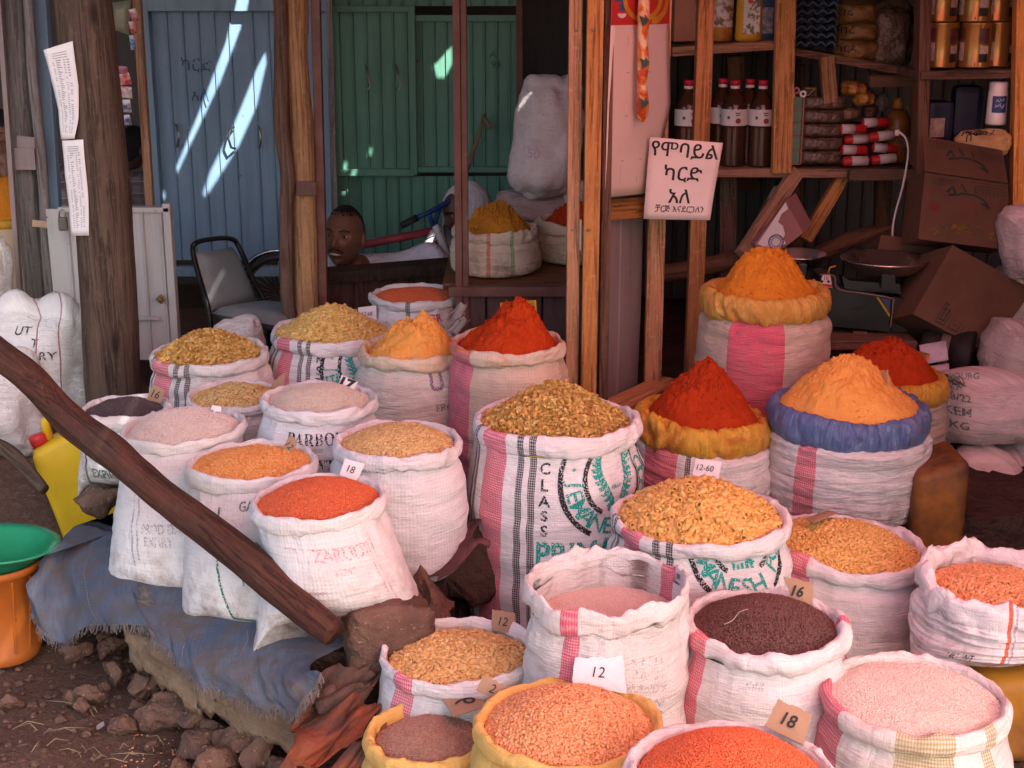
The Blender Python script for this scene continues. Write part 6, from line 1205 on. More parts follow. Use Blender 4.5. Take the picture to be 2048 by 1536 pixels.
q = at(1940, 225, 5.5); goods_box('navy_can', (q.x, 5.55, zt3+.10), (.11, .10, .20), -.1, M_NAVY, 'taller navy plastic can tilted behind the labelled one', 'can', .0, bev=.025)
q = at(1995, 240, 5.36); z_ = at(1995, 250, 5.36).z; root = thing('white_bottle', 'white plastic bottle with a blue label on the corner shelf', 'bottle', (q.x, 5.38, z_)); mb = MB(); mb.lathe([(.034, 0), (.037, .006), (.036, .03), (.035, .115), (.033, .125), (.033, .15), (.028, .155)], (q.x, 5.38, z_), 28); part(mb, 'bottle_body', M_WHT, root); mb = MB(); n = 10
for z0, z1, m in ((.045, .105, 0),): mb.add([(q.x+.0368*math.sin(a), 5.38-.0368*math.cos(a), z_+z) for z in (z0, z1) for a in np.linspace(-.8, .7, n+1)], [(i, i+1, n+2+i, n+1+i) for i in range(n)])
lb = part(mb, 'blue_label', plain('blue_label', (.03, .06, .20), .45), root); mb = MB(); text_flat(mb, 'ملكه', (q.x, 5.3425, z_+.09), (1, 0, 0), (0, 0, 1), .009); text_flat(mb, 'زكية', (q.x, 5.3425, z_+.07), (1, 0, 0), (0, 0, 1), .012); part(mb, 'lettering', M_WHT, lb)
o = full_sack('flour_packet', at(1966, 285, 5.28), (.20, .14, .10), 0, plain('pale_flour_packet', (.58, .36, .16), .25, (.52, .30, .13), 6, bump=.5, bscale=18, bdist=.02), 'shiny pale packet lettered in Ethiopic above the flattened carton', seed=60); o['category'] = 'packet'; face_text(o, 'ሽንብራ', at(1962, 270, 5.1), (1, 0, .12), (0, 0, 1), .030, M_INK)
# cartons
M_CARD = plain('brown_card', (.115, .058, .034), .85, (.085, .042, .025), 4, bump=.2, bscale=40); M_CPR = plain('card_print_dark', (.035, .035, .028), .8); M_CGR = plain('card_print_leaf', (.05, .06, .02), .8, (.22, .12, .02), 40); M_CRD = plain('card_print_red', (.22, .03, .02), .8)
def card(name, px, y, label, th=.02, mat=None):
    a, b, c, d = [at(u, v, yy) for (u, v), yy in zip(px, y)]; root = thing(name, label, 'carton', (a+b+c+d)/4-Vector((0, 0, .15))); nn = (b-a).cross(d-a).normalized(); nn = nn if nn.y > 0 else -nn
    mb = MB(); mb.add([a, b, c, d, a+nn*th, b+nn*th, c+nn*th, d+nn*th], [(0, 3, 2, 1), (4, 5, 6, 7), (0, 1, 5, 4), (1, 2, 6, 5), (2, 3, 7, 6), (3, 0, 4, 7)]); part(mb, 'card_sides', mat or M_CARD, root); P = lambda s_, t, o_=.002: a.lerp(b, s_).lerp(d.lerp(c, s_), t)-nn*o_; return root, P
def q_on(mb, P, s0, s1, t0, t1): mb.add([P(s0, t0), P(s0, t1), P(s1, t1), P(s1, t0)], [(0, 1, 2, 3)])
root, P = card('carton', [(1850, 345), (2016, 368), (2018, 500), (1836, 478)], (5.12, 5.12, 5.06, 5.06), 'brown printed carton with dark curved lettering and leaves', .20)
rootf, Pf = card('carton_flap', [(1845, 272), (2004, 300), (2016, 366), (1850, 342)], (5.2, 5.2, 5.11, 5.11), 'upright open flap of the printed carton, repeating its curved lettering', .004)
def carton_print(P, root, t0, sc):
    mb = MB()
    for i in range(9): q_on(mb, P, .08+i*.045, .084+i*.045, t0, t0+.10*sc+.02*sc*math.sin(i)); q_on(mb, P, .60+i*.045, .604+i*.045, t0+.04*sc, t0+.20*sc)
    for j in range(4): q_on(mb, P, .08, .45-.05*j, t0+.03*j*sc, t0+.03*j*sc+.005); q_on(mb, P, .55+.05*j, .98, t0+.045*j*sc, t0+.045*j*sc+.005)
    def st(pts, w_):
        for (x0, y0), (x1, y1) in zip(pts[:-1], pts[1:]):
            d = Vector((x1-x0, y1-y0)); n = Vector((-d.y, d.x)).normalized()*w_; mb.add([P(x0+n.x, t0+(y0+n.y)*sc), P(x1+n.x, t0+(y1+n.y)*sc), P(x1-n.x, t0+(y1-n.y)*sc), P(x0-n.x, t0+(y0-n.y)*sc)], [(0, 1, 2, 3)])
    st([(.28, .20), (.34, .10), (.38, .20), (.30, .24), (.40, .22), (.45, .19), (.55, .19), (.62, .20), (.70, .24), (.76, .33)], .016); st([(.44, .05), (.50, .16)], .014); st([(.60, .08), (.62, .16)], .010); st([(.68, .30), (.78, .36)], .014)
    part(mb, 'dark_printing', M_CPR, root)
carton_print(P, root, .05, 1.0); carton_print(Pf, rootf, .10, 1.9)
mb = MB(); rr = random.Random(8)
for i in range(70):
    s_ = rr.uniform(.14, .9); t = .78+.10*math.sin(s_*9)*.4+rr.uniform(-.06, .06); w_ = rr.uniform(.012, .03); q_on(mb, P, s_, s_+w_, t, t+w_*1.4)
part(mb, 'leaf_printing', M_CGR, root); mb = MB(); mb.add([P(.14+.06*(16*math.sin(a)**3)/16, .50-.055*(13*math.cos(a)-5*math.cos(2*a)-2*math.cos(3*a)-math.cos(4*a))/16) for a in np.linspace(0, 2*math.pi, 25)[:-1]], [tuple(range(24))[::-1]])
for i in range(5): q_on(mb, P, .48+i*.03, .50+i*.03, .40, .43); q_on(mb, P, .48+i*.03, .50+i*.03, .46, .48)
part(mb, 'red_printing', M_CRD, root)
root, P = card('carton', [(1905, 490), (2066, 580), (1975, 706), (1826, 628)], (4.98, 5.0, 4.86, 4.86), 'tilted brown carton with a row of handling symbols', .22)
mb = MB()
for k in range(4):
    s0 = .26+.165*k; s1 = s0+.125; t0, t1 = .68, .94
    q_on(mb, P, s0, s1, t0, t0+.018); q_on(mb, P, s0, s1, t1, t1+.018); q_on(mb, P, s0, s0+.008, t0, t1); q_on(mb, P, s1-.008, s1, t0, t1); c_ = (s0+s1)/2
    if k == 0:
        for dx in (-.025, .025): q_on(mb, P, c_+dx-.007, c_+dx+.007, .76, .88); mb.add([P(c_+dx-.02, .77), P(c_+dx+.02, .77), P(c_+dx, .71)], [(0, 1, 2)])
        q_on(mb, P, c_-.045, c_+.045, .89, .91)
    elif k == 1:
        q_on(mb, P, c_-.03, c_+.03, .76, .77); q_on(mb, P, c_-.03, c_-.025, .76, .88); q_on(mb, P, c_+.025, c_+.03, .76, .88); q_on(mb, P, c_-.03, c_+.03, .88, .89)
    elif k == 2:
        mb.add([P(c_+.042*math.cos(a), .81-.07*math.sin(a)) for a in np.linspace(0, math.pi, 12)], [tuple(range(12))]); q_on(mb, P, c_-.003, c_+.003, .80, .90)
    else:
        mb.add([P(c_-.03, .73), P(c_-.02, .80), P(c_, .83), P(c_+.02, .80), P(c_+.03, .73)], [(0, 1, 2, 3, 4)]); q_on(mb, P, c_-.003, c_+.003, .82, .90); q_on(mb, P, c_-.025, c_+.025, .90, .915)
q_on(mb, P, .50, .95, .12, .22) if 0 else None
part(mb, 'handling_symbols', M_CPR, root)
root, P = card('carton', [(1762, 470), (1920, 488), (1838, 632), (1735, 600)], (5.3, 5.3, 5.2, 5.2), 'plain brown carton wedged behind the scale', .2)
# torn poster box below the brace
root = thing('torn_box', 'torn pink and white box with a round stamp leaning under the shelf', 'box', at(1550, 505, 5.5)); M_MAUVE = plain('mauve_card', (.36, .17, .17), .8, (.30, .14, .14)); a, b, c, d = at(1572, 402, 5.52), at(1606, 466, 5.52), at(1560, 502, 5.5), at(1508, 490, 5.5)
mb = MB(); mb.add([a, b, c, d, a+Vector((.05, .08, .02)), b+Vector((.05, .08, .02)), c+Vector((.03, .08, 0)), d+Vector((.0, .08, 0))], [(0, 3, 2, 1), (4, 5, 6, 7), (0, 1, 5, 4), (1, 2, 6, 5), (2, 3, 7, 6), (3, 0, 4, 7)]); part(mb, 'box_body', M_MAUVE, root)
Pb = lambda u, v: at(u, v, 5.497)
mb = MB(); mb.add([Pb(*q) for q in ((1571, 404), (1576, 418), (1563, 428), (1556, 444), (1566, 452), (1570, 468), (1566, 478), (1572, 486), (1556, 499), (1540, 498), (1515, 488))], [tuple(range(11))]); sl_ = part(mb, 'white_torn_paper', M_PAPERP, root)
mb = MB(); cc_ = at(1552, 484, 5.493); 
for r0, r1 in ((.030, .026), (.018, .016)): mb.lathe([(r1, 0), (r0, 0)], cc_, 30, rot=(R(90), 0, 0), cap=False)
for k in range(14): a_ = 2*math.pi*k/14; mb.box(cc_+Vector((.022*math.cos(a_), 0, .022*math.sin(a_))), (.004, .001, .003), (0, -a_, 0))
part(mb, 'round_stamp', plain('purple_ink', (.16, .07, .22), .8), sl_)
# scale
root = thing('weighing_scale', 'dark green balance scale with two shiny pans behind the powder sacks', 'scale', at(1740, 690, 5.05)); M_SGR = plain('dark_green_iron', (.010, .017, .015), .38, (.018, .026, .022), spec=.5); M_PAN = plain('steel_pan', (.80, .72, .66), .30, (.66, .58, .52), 8, metal=1., bump=.08)
def plate(px, y0, th, mb):
    n = len(px); V = [at(u, v, y0) for u, v in px]; W = [p+Vector((0, th, 0)) for p in V]; mb.add(V+W, [tuple(range(n)), tuple(range(2*n-1, n-1, -1))]+[(i, n+i, n+(i+1) % n, (i+1) % n) for i in range(n)])
mb = MB(); plate([(1640, 552), (1660, 548), (1672, 560), (1678, 574), (1695, 580), (1760, 590), (1782, 596), (1786, 606), (1780, 664), (1640, 650)], 5.0, .12, mb); part(mb, 'scale_body', M_SGR, root)
mb = MB(); plate([(1786, 594), (1812, 598), (1818, 606), (1814, 664), (1782, 664)], 5.02, .12, mb); part(mb, 'side_case', M_BLK, root)
mb = MB(); plate([(1684, 552), (1700, 562), (1800, 568), (1802, 588), (1690, 578)], 5.03, .06, mb); part(mb, 'beam_arm', M_SGR, root); mb = MB(); plate([(1765, 545), (1790, 547), (1792, 580), (1762, 576)], 5.0, .05, mb); part(mb, 'pan_bracket', M_SGR, root); mb = MB(); mb.box(at(1604, 540, 5.10), (.03, .03, .05), bev=.004); part(mb, 'pan_bracket', M_SGR, root)
mb = MB(); pp, _r = smooth_path([at(1640, 549, 4.985), at(1668, 552, 4.985), at(1676, 578, 4.985), at(1735, 588, 4.985), at(1783, 597, 4.985), at(1786, 610, 4.985), at(1781, 655, 4.985)], [.003]*7, 50); mb.tube(pp, .0028, 6); part(mb, 'worn_edge', plain('rusty_edge', (.28, .17, .12), .4, metal=.4), root)
mb = MB(); mb.lathe([(.001, .006), (.10, .0), (.118, .012), (.150, .042), (.156, .046), (.158, .043), (.152, .036), (.120, .006), (.10, -.006), (.001, -.006)], at(1768, 540, 5.12), 48, cap=False); part(mb, 'pan', M_PAN, root); mb = MB(); mb.lathe([(.001, .006), (.07, .0), (.085, .012), (.105, .042), (.110, .046), (.112, .043), (.106, .036), (.09, .006), (.07, -.006), (.001, -.006)], at(1594, 530, 5.3), 40, cap=False); part(mb, 'pan', M_PAN, root)
mb = MB(); mb.add([at(u, v, 4.985) for u, v in ((1646, 548), (1660, 550), (1665, 576), (1638, 574))], [(0, 1, 2, 3)]); pl_ = part(mb, 'weight_plate', M_PAPERP, root); mb = MB(); text_flat(mb, '10', at(1653, 556, 4.983), (1, 0, 0), (0, 0, 1), .013, bold=.02); mb.add([at(u, v, 4.983) for u, v in ((1639, 567), (1664, 569), (1665, 575), (1638, 573))], [(0, 1, 2, 3)]); part(mb, 'red_print', plain('plate_red', (.45, .05, .05), .5), pl_); mb = MB()
for u in (1644, 1657): mb.lathe([(.0001, 0), (.005, 0)], at(u, 563, 4.982), 10, rot=(R(90), 0, 0), cap=False)
part(mb, 'black_dots', M_BLK, pl_)
mb = MB(); mb.add([at(u, v, 4.992) for u, v in ((1752, 594), (1757, 594), (1780, 628), (1779, 635))], [(0, 1, 2, 3)]); part(mb, 'yellow_stripe', plain('decal_yellow', (.35, .27, .03), .5), root); mb = MB(); mb.add([at(u, v, 4.991) for u, v in ((1760, 594), (1780, 599), (1779, 624))], [(0, 1, 2)]); part(mb, 'blue_decal', plain('decal_blue', (.05, .06, .16), .5), root)
mb = MB(); mb.tube([at(1656, 548, 5.0), at(1660, 535, 5.0), at(1671, 532, 5.0)], .004, 8); part(mb, 'yellow_pointer', plain('pointer_yellow', (.42, .22, .03), .5), root)
mb = MB(); a = at(1640, 668, 5.05); mb.beam(a+Vector((-.25, 0, 0)), at(1812, 672, 5.05), .30, .035, up=(0, 0, 1)); mb.box(at(1700, 770, 5.1), (.05, .2, .45)); one(mb, 'scale_bench', W_DKX, 'narrow worn wooden bench carrying the balance scale', 'bench', at(1700, 760, 5.1))
mb = MB(); mb.lathe([(.085, 0), (.09, .005), (.09, .06), (.082, .065), (.082, .10), (.09, .105), (.09, .17), (.085, .175)], at(1848, 702, 4.95), 32, rot=(R(90), 0, R(62))); o = one(mb, 'black_drum', plain('black_rubber', (.016, .013, .013), .6), 'black round drum with a grey band below the tilted carton', 'drum', at(1880, 740, 4.95)); mb = MB(); mb.lathe([(.0835, .067), (.0835, .098)], at(1848, 702, 4.95), 32, rot=(R(90), 0, R(62)), cap=False); part(mb, 'grey_band', plain('band_grey', (.14, .10, .09), .6), o)
n1 = paper('note_sheet', [((1838, 690), (1892, 681)), ((1846, 730), (1897, 720))], [(4.80, 4.80), (4.75, 4.75)], plain('lilac_paper', (.50, .42, .48), .8), 'lilac note sheet with faint lines behind the red powder sack', 'paper', 0, 6, 6); n2 = paper('note_sheet', [((1856, 732), (1898, 726)), ((1860, 760), (1898, 754))], [(4.76, 4.76), (4.72, 4.72)], plain('lilac_paper', (.50, .42, .48), .8), 'smaller lilac note sheet just under the other', 'paper', 0, 6, 6)
for o in (n1, n2):
    mb = MB()
    for j in range(6): paper_rect(mb, o, .15, .9, .15+.12*j, .165+.12*j)
    part(mb, 'ruled_lines', M_INKG, o)

pole('round_pole', [at(1300, 552, 5.75), at(1400, 535, 5.72), at(1500, 512, 5.7), at(1575, 505, 5.7)], [.036, .038, .036, .034], W_DK, 'round brown pole lying level behind the tall turmeric sack', 'pole', 24, 14, 31, .05)
pole('round_pole', [at(1630, 512, 6.0), at(1700, 480, 6.0), at(1790, 455, 6.0)], [.034, .036, .03], W_DK, 'dark sloping pole behind the weighing pan', 'pole', 24, 14, 33, .05)
for k, (q, y, c_) in enumerate((([(1548, 372), (1560, 380), (1502, 488), (1488, 478)], 5.86, (.30, .25, .22)), ([(1530, 400), (1545, 395), (1500, 492), (1487, 485)], 5.83, (.12, .09, .08)))):
    mb = MB(); a, b, c, d = [at(u, v, y) for u, v in q]; mb.add([a, b, c, d]+[p+Vector((.02, .05, 0)) for p in (a, b, c, d)], [(0, 3, 2, 1), (4, 5, 6, 7), (0, 1, 5, 4), (1, 2, 6, 5), (2, 3, 7, 6), (3, 0, 4, 7)]); one(mb, 'magazine', plain('magazine_%d' % k, c_, .6), ['pale folded magazine tucked behind the brace', 'dark folded magazine tucked behind the brace'][k], 'magazine', d)
goods_box('plain_carton', at(1700, 300, 6.25), (.3, .2, .22), .1, M_CARD, 'dark carton at the back of the middle shelf', 'carton'); goods_box('plain_carton', at(1470, 320, 6.3), (.2, .12, .26), 0, M_CARD, 'dark carton behind the oil bottles', 'carton')

for k, (u, v, y, w_, h_, c_) in enumerate(((1640, 214, 5.9, .05, .035, (.20, .05, .04)), (1668, 205, 5.95, .06, .05, (.10, .12, .10)), (1700, 228, 5.9, .07, .04, (.26, .16, .08)), (1740, 222, 5.95, .06, .05, (.14, .06, .05)), (1652, 180, 6.05, .07, .06, (.10, .07, .06)), (1762, 205, 6.0, .05, .06, (.22, .20, .18)))):
    o = full_sack('shelf_packet', at(u, v, y), (w_*1.3, .06, h_*1.3), k*.3, plain('packet_%d' % k, c_, .35, tuple(x*.5 for x in c_), 30, bump=.4, bscale=30), ['small red packet on the soap packs', 'dull green packet beside the red one', 'tan packet in front of the striped bags', 'maroon packet beside the tan one', 'dark packet at the back of the middle shelf', 'greyish packet near the amber jug'][k], seed=70+k); o['category'] = 'packet'
# ================================================================== PRINTS ON THE SACKS
def jem_print(key, k, cu, cz, vtext, vz0, cls=True, prim=None):
    s = SK[key]
    L = [ring_pts(cu, cz, .150*k, .013*k, -2.6, 2.6, 90), ring_pts(cu, cz, .090*k, .012*k, -2.6, 2.6, 70)]; sack_print(s, *merge_pts(L), BLKI, 'printed_rings')
    txt = '.JEMANESH FOOD CO'; sack_text(s, txt, 0, 0, .040*k, TEALI, 'teal_ring_lettering', arc=(cu, cz, .119*k, -1.28, -.268), bold=.012)
    # wheat ears: two sprays of pointed grains
    P, F = [], []
    for sg in (-1, 1):
        for i in range(11):
            t = i/10; bx, bz = cu+sg*(.012+.040*math.sin(t*2.3))*k, cz+(.062-.135*t)*k; h0 = sg*(.9-1.2*t)
            for r_, l_ in ((-.75, .024), (.75, .024), (0, .020)):
                d = h0+r_; dx, dz = math.sin(d)*l_*k, -math.cos(d)*l_*k; nx, nz = -dz*.24, dx*.24; o = len(P)
                P += [(bx, bz), (bx+dx*.5+nx, bz+dz*.5+nz), (bx+dx, bz+dz), (bx+dx*.5-nx, bz+dz*.5-nz)]; F += [(o, o+1, o+2), (o, o+2, o+3)]
    for i in range(5):
        q_, f_ = rect_pts(cu-.03*k+.013*k*i, cu-.022*k+.013*k*i, cz+.058*k, cz+.078*k); o = len(P); P += q_; F += [tuple(x+o for x in f) for f in f_]
    sack_print(s, P, F, TEALI, 'wheat_emblem'); sack_text(s, 'FIRST', cu, cz+.020*k, .010*k, TEALI, 'emblem_lettering', bold=.01)
    if vtext: sack_text(s, vtext, vz0[0], vz0[1], (.027*k), BLKI, 'stacked_lettering', vertical=.0385*k, bold=.02)
    if prim: sack_text(s, 'PRIMA', prim[0], prim[1], .060*k, TEALI, 'teal_lettering', bold=.03, sx=.80)
jem_print('J', 1.05, .165, .065, 'CLASS', (-.032, .026), True, (.052, .252))
jem_print('R', .94, .130, .045, 'RST CLASS', (-.020, .012), True)
jem_print('I', 1.0, .095, -.045, None, None)
s = SK['Z']; sack_text(s, serif('PARBOILED')+' '+serif('N'), .065, .040, .032, BLKI, 'printed_name', sx=.86); sack_text(s, serif('WT'), .030, .110, .026, BLKI, 'printed_weight'); sack_text(s, serif('MILLED'), .05, .165, .026, BLKI, 'printed_words')
s = SK['W']; sack_text(s, 'EXPIRY DATE', .00, .120, .026, GRYI, 'printed_words', bold=.02, sx=.72); sack_text(s, 'P.R.O.D', -.02, .055, .022, GRYI, 'printed_words', bold=.02, sx=.7); sack_print(SK['W'], *merge_pts([rect_pts(-.112, -.104, .03, .165), rect_pts(-.112, .10, .160, .166)]), GRYI, 'printed_frame')
s = SK['X']; sack_text(s, 'PROD DATE', .005, .150, .020, PALI, 'printed_words', bold=.02, sx=.8); sack_text(s, 'EXPIRY', -.015, .178, .020, PALI, 'printed_words', bold=.02, sx=.8); sack_print(s, *merge_pts([rect_pts(-.092, -.087, .05, .24), rect_pts(-.075, -.070, .05, .23)]), PALI, 'printed_frame')
s = SK['AA']; sack_text(s, 'GANDI', .04, .025, .018, GRYI, 'printed_words', bold=.02); sack_text(s, 'FINE', .05, .105, .028, GRNI, 'printed_words', bold=.02); sack_text(s, 'PRODUCE', .055, .165, .022, GRNI, 'printed_words', bold=.01, sx=.8); sack_print(s, *merge_pts([rect_pts(-.062, -.056, .03, .26), rect_pts(-.062, .10, .255, .261)]), GRNI, 'printed_frame')
s = SK['AC']
for t, u_, z_, h_ in (('ZARUDI', .055, .050, .026), ('12345', .055, .085, .014), ('ask dalot', -.03, .125, .013), ('super', -.02, .150, .012), ('UNBOILED RICE', .03, .180, .012), ('BRAND KG', .03, .202, .013)): sack_text(s, t, u_, z_, h_, PNKI, 'faded_print', bold=.02)
sack_print(s, *merge_pts([rect_pts(-.085, .13, .036, .038), rect_pts(.128, .131, .03, .17), rect_pts(.140, .143, .02, .17)]), PNKI, 'faded_frame')
s = SK['Q']; sack_text(s, 'U', .085, .035, .050, ink('mauve_ink', (.22, .17, .24)), 'printed_letter', bold=.03); sack_text(s, 'FRO', .105, .115, .022, GRYI, 'printed_words'); sack_text(s, 'CONTENT', .10, .18, .026, PALI, 'printed_words', bold=.01)
sack_text(SK['T'], 'GR', .085, .035, .028, REDI, 'printed_letters', bold=.03)
s = SK['E']
for i in range(5): sack_text(s, ['K 1 J 14', '3.63 33', 'BRAND 63', '10 KG NET', 'SUGAR'][i], .085, .075+.030*i, .018, PALI, 'faded_print', rot=-.25)
s = SK['K']; sack_text(s, 'CROWN', .115, .075, .016, BLKI, 'printed_words', rot=.2); sack_text(s, 'P.O.Box 3', .085, .095, .014, BLKI, 'printed_words', rot=.2); sack_text(s, 'TEL 23', .075, .115, .014, BLKI, 'printed_words', rot=.2); sack_text(s, 'NET WT', -.13, .075, .012, BLKI, 'printed_words')
s = SK['G']
for i in range(5): sack_text(s, 'Akar Sella', -.03, .075+.022*i, .010, REDI, 'red_words', rot=R(80))
sack_text(SK['D'], 'TEFF', -.03, .05, .020, BLKI, 'printed_words'); sack_text(SK['D'], '12345', -.01, .045, .012, PALI, 'printed_words')
sack_text(SK['B'], 'NAGA', -.15, .035, .016, GRYI, 'printed_words')
sack_text(SK['F'], '###', -.05, .03, .016, PALI, 'faded_print')
def thread(key, pts, r=.0012):
    mb = MB(); p, rr_ = smooth_path(pts, [r]*len(pts), 14); mb.tube(p, rr_, 5); part(mb, 'loose_thread', plain('pale_thread', (.45, .38, .30), .9), SK[key].root)
def ear_pt(key, a, t=.03): return Vector(SK[key].surf(np.array([a]), np.array([t]))[0])
for key, a in (('X', -1.4), ('AA', -1.6), ('AC', -1.5), ('AC', 1.55)):
    p = ear_pt(key, a); thread(key, [p, p+Vector((.004, -.012, -.02)), p+Vector((-.004, -.016, -.045)), p+Vector((.003, -.012, -.065))])
p = ear_pt('AA', -.4); thread('AA', [p, p+Vector((.0, -.02, -.02)), p+Vector((.006, -.02, -.05))]); p = ear_pt('K', -.9); thread('K', [p, p+Vector((-.03, -.03, -.01)), p+Vector((-.06, -.03, .0))], .0016)
s = SK['F']; q = lambda x, y: Vector((s.C.x+x*s.Rh, s.C.y+y*s.Rh, float(s.hf(np.array([x]), np.array([y]))[0])+.006)); thread('F', [q(-.62, -.35), q(-.5, -.33), q(-.4, -.22), q(-.28, -.2)])
# ================================================================== PRICE TAGS
M_TAGC = plain('tag_card', (.36, .235, .145), .85, (.28, .18, .11), 8, bump=.15, bscale=50); M_TAGW = plain('tag_white', (.74, .70, .70), .7, (.66, .60, .60), 8, bump=.1); M_PEN = plain('black_pen', (.022, .02, .022), .6)
def price_tag(key, px, dz, txt, mat, label, h=.4, bold=.0, lean=.0006, rot=0, seed=1, pos=(.5, .5), y=None, sx=1., torn=True, dy=0.0):
    C = SK[key].C; ub, vb = (px[2][0]+px[3][0])/2, (px[2][1]+px[3][1])/2; base = at_z(ub, vb, C.z+dz); y0 = (y or base.y)+dy; co = [at(u, v, y0+(vb-v)*lean) for u, v in px]
    a, b, c, d = co; n = 12; rs_ = random.Random(seed); V = []; nn = (b-a).cross(d-a).normalized(); nn = nn if nn.dot(Vector((0, 0, CAM_H))-a) > 0 else -nn
    edge = []
    def side(p, q, k, jag):
        for i in range(k): e = rs_.uniform(-1, 1)*jag if i else 0; edge.append(p.lerp(q, i/k)+(q-p).cross(nn).normalized()*e)
    W_ = (b-a).length; side(a, b, 12, W_*.035 if torn else 0); side(b, c, 6, W_*.012 if torn else 0); side(c, d, 8, 0); side(d, a, 6, W_*.012 if torn else 0); m = len(edge); cv = W_*.05
    cen = sum(edge, Vector())/m; V = [cen+nn*cv]+edge+[cen+nn*cv-nn*.0016]+[p-nn*.0016 for p in edge]; F = [(0, 1+i, 1+(i+1) % m) for i in range(m)]+[(m+1, m+2+(i+1) % m, m+2+i) for i in range(m)]+[(1+i, m+2+i, m+2+(i+1) % m, 1+(i+1) % m) for i in range(m)]
    mb = MB(); mb.add(V, F); o = mb.build('price_tag', mat, None, d); tag(o, label, 'price tag', 'hand written price tags')
    if txt:
        ex = ((b-a)+(c-d)).normalized(); ey = nn.cross(ex) if nn.cross(ex).z > 0 else -nn.cross(ex)
        if rot: ex, ey = ex*math.cos(rot)+ey*math.sin(rot), ey*math.cos(rot)-ex*math.sin(rot)
        ey = (ey+ex*.12).normalized(); ex = (ex+ey*(rs_.random()-.3)*.15).normalized()
        org = a.lerp(b, pos[0]).lerp(d.lerp(c, pos[0]), pos[1])+nn*(cv+.0012); mb = MB(); text_flat(mb, txt, org, ex, ey, (d-a).length*h, 0, True, bold, sx*.9); part(mb, 'handwriting', M_PEN, o)
    return o
price_tag('W', [(306, 768), (330, 781), (322, 806), (292, 800)], .02, '16', M_TAGC, 'small cardboard tag reading 16 in the dark brown grain at the far left', .45, seed=1)
price_tag('X', [(424, 810), (443, 813), (440, 840), (419, 838)], .03, '9 ∞', M_TAGW, 'small white tag reading 9 beside the pale pink grain', .32, 0, torn=False)
price_tag('Y', [(546, 764), (572, 743), (566, 780), (542, 774)], .02, None, M_TAGC, 'folded cardboard tag with faint writing in the greenish split beans', seed=3)
price_tag('Z', [(683, 750), (716, 763), (706, 784), (676, 774)], .02, '17', M_TAGW, 'small white tag with thick 17 in the PARBOILED rice', .75, .05, sx=1.3, torn=False)
price_tag('AA', [(581, 868), (595, 883), (583, 912), (560, 905)], .02, '12', M_TAGC, 'cardboard tag reading 12 at the back of the orange split peas', .3, rot=-.35, seed=5)
price_tag('AC', [(690, 917), (730, 928), (713, 962), (679, 950)], .02, '18', M_TAGW, 'creased white tag reading 18 between fine orange lentils and tiny pasta', .42, 0, seed=6, torn=False)
price_tag('T', [(716, 615), (752, 611), (754, 645), (717, 640)], .0, '12.60', M_TAGW, 'white tag reading 12.60 behind the yellow elbow pasta', .30, .0, y=5.3, torn=False)
price_tag('I', [(1392, 917), (1444, 924), (1434, 972), (1382, 962)], .05, '12-60', M_TAGW, 'white tag reading 12-60 before the dark red chilli sack', .26, .0, y=3.74, pos=(.42, .35), torn=False)
price_tag('D', [(984, 1219), (1030, 1226), (1032, 1268), (983, 1260)], .0, '12', M_TAGC, 'cardboard tag reading 12 at the back of the flat yellow split beans', .42, seed=8)
price_tag('B', [(968, 1350), (1022, 1377), (1003, 1405), (952, 1380)], .0, '2', M_TAGC, 'cardboard tag with a curly 2 tucked between two yellow rimmed sacks', .55, .0, rot=.0, seed=9)
price_tag('C', [(882, 1393), (956, 1386), (973, 1412), (906, 1434)], .062, '9', M_TAGC, 'torn cardboard tag with a sideways 9 lying on the brown bulgur', .5, .0, rot=-1.4, seed=10, lean=.0022)
price_tag('B', [(1150, 1315), (1246, 1312), (1253, 1388), (1145, 1366)], .0, '12', M_TAGW, 'large stained white tag reading 12 standing behind the orange split lentils', .42, -.005, seed=11, pos=(.5, .5), sx=1.1, y=2.69)
price_tag('F', [(1567, 1153), (1627, 1166), (1623, 1222), (1588, 1208)], .02, '16', M_TAGC, 'cardboard tag reading 16 standing in the dark brown lentils', .36, .03, seed=12, pos=(.4, .45))
price_tag('A', [(1556, 1398), (1624, 1429), (1607, 1490), (1529, 1452)], .03, '18', M_TAGC, 'torn cardboard tag reading 18 in the bright orange lentils', .42, .02, seed=13)
price_tag('H', [(1612, 1036), (1656, 1020), (1676, 1025), (1626, 1046)], .075, 'c', M_TAGC, 'flat cardboard scrap lying on top of the small elbow macaroni', .5, 0, seed=14, lean=.006)
# ================================================================== SCOOPS
def scoop(name, pts_px, y, mat, label, depth=.06, th=.002):
    """open scoop: a bent sheet with side walls, one end buried in the powder"""
    a, b, c, d = [at(u, v, yy) for (u, v), yy in zip(pts_px, y)]; nn = (b-a).cross(d-a).normalized(); nn = nn if nn.y > 0 else -nn; n = 16; V = []
    for j in range(10):
        t = j/9
        for i in range(n): s_ = i/(n-1); V.append(a.lerp(b, s_).lerp(d.lerp(c, s_), t)+nn*depth*(1-abs(2*s_-1)**3.0)+nn*.01*(t < .08))
    o = link_mesh(name, arrays_mesh(name, np.array([tuple(p) for p in V]), grid_faces(n, 10), True), None, mat, d); md = o.modifiers.new('s', 'SOLIDIFY'); md.thickness = th; return tag(o, label, 'scoop')
scoop('powder_scoop', [(1000, 606), (1072, 600), (1076, 660), (1004, 664)], (4.42, 4.42, 4.40, 4.40), plain('yellow_scoop', (.62, .36, .04), .35, (.55, .28, .03)), 'yellow plastic scoop stuck behind the red chilli mound by the door', .05)
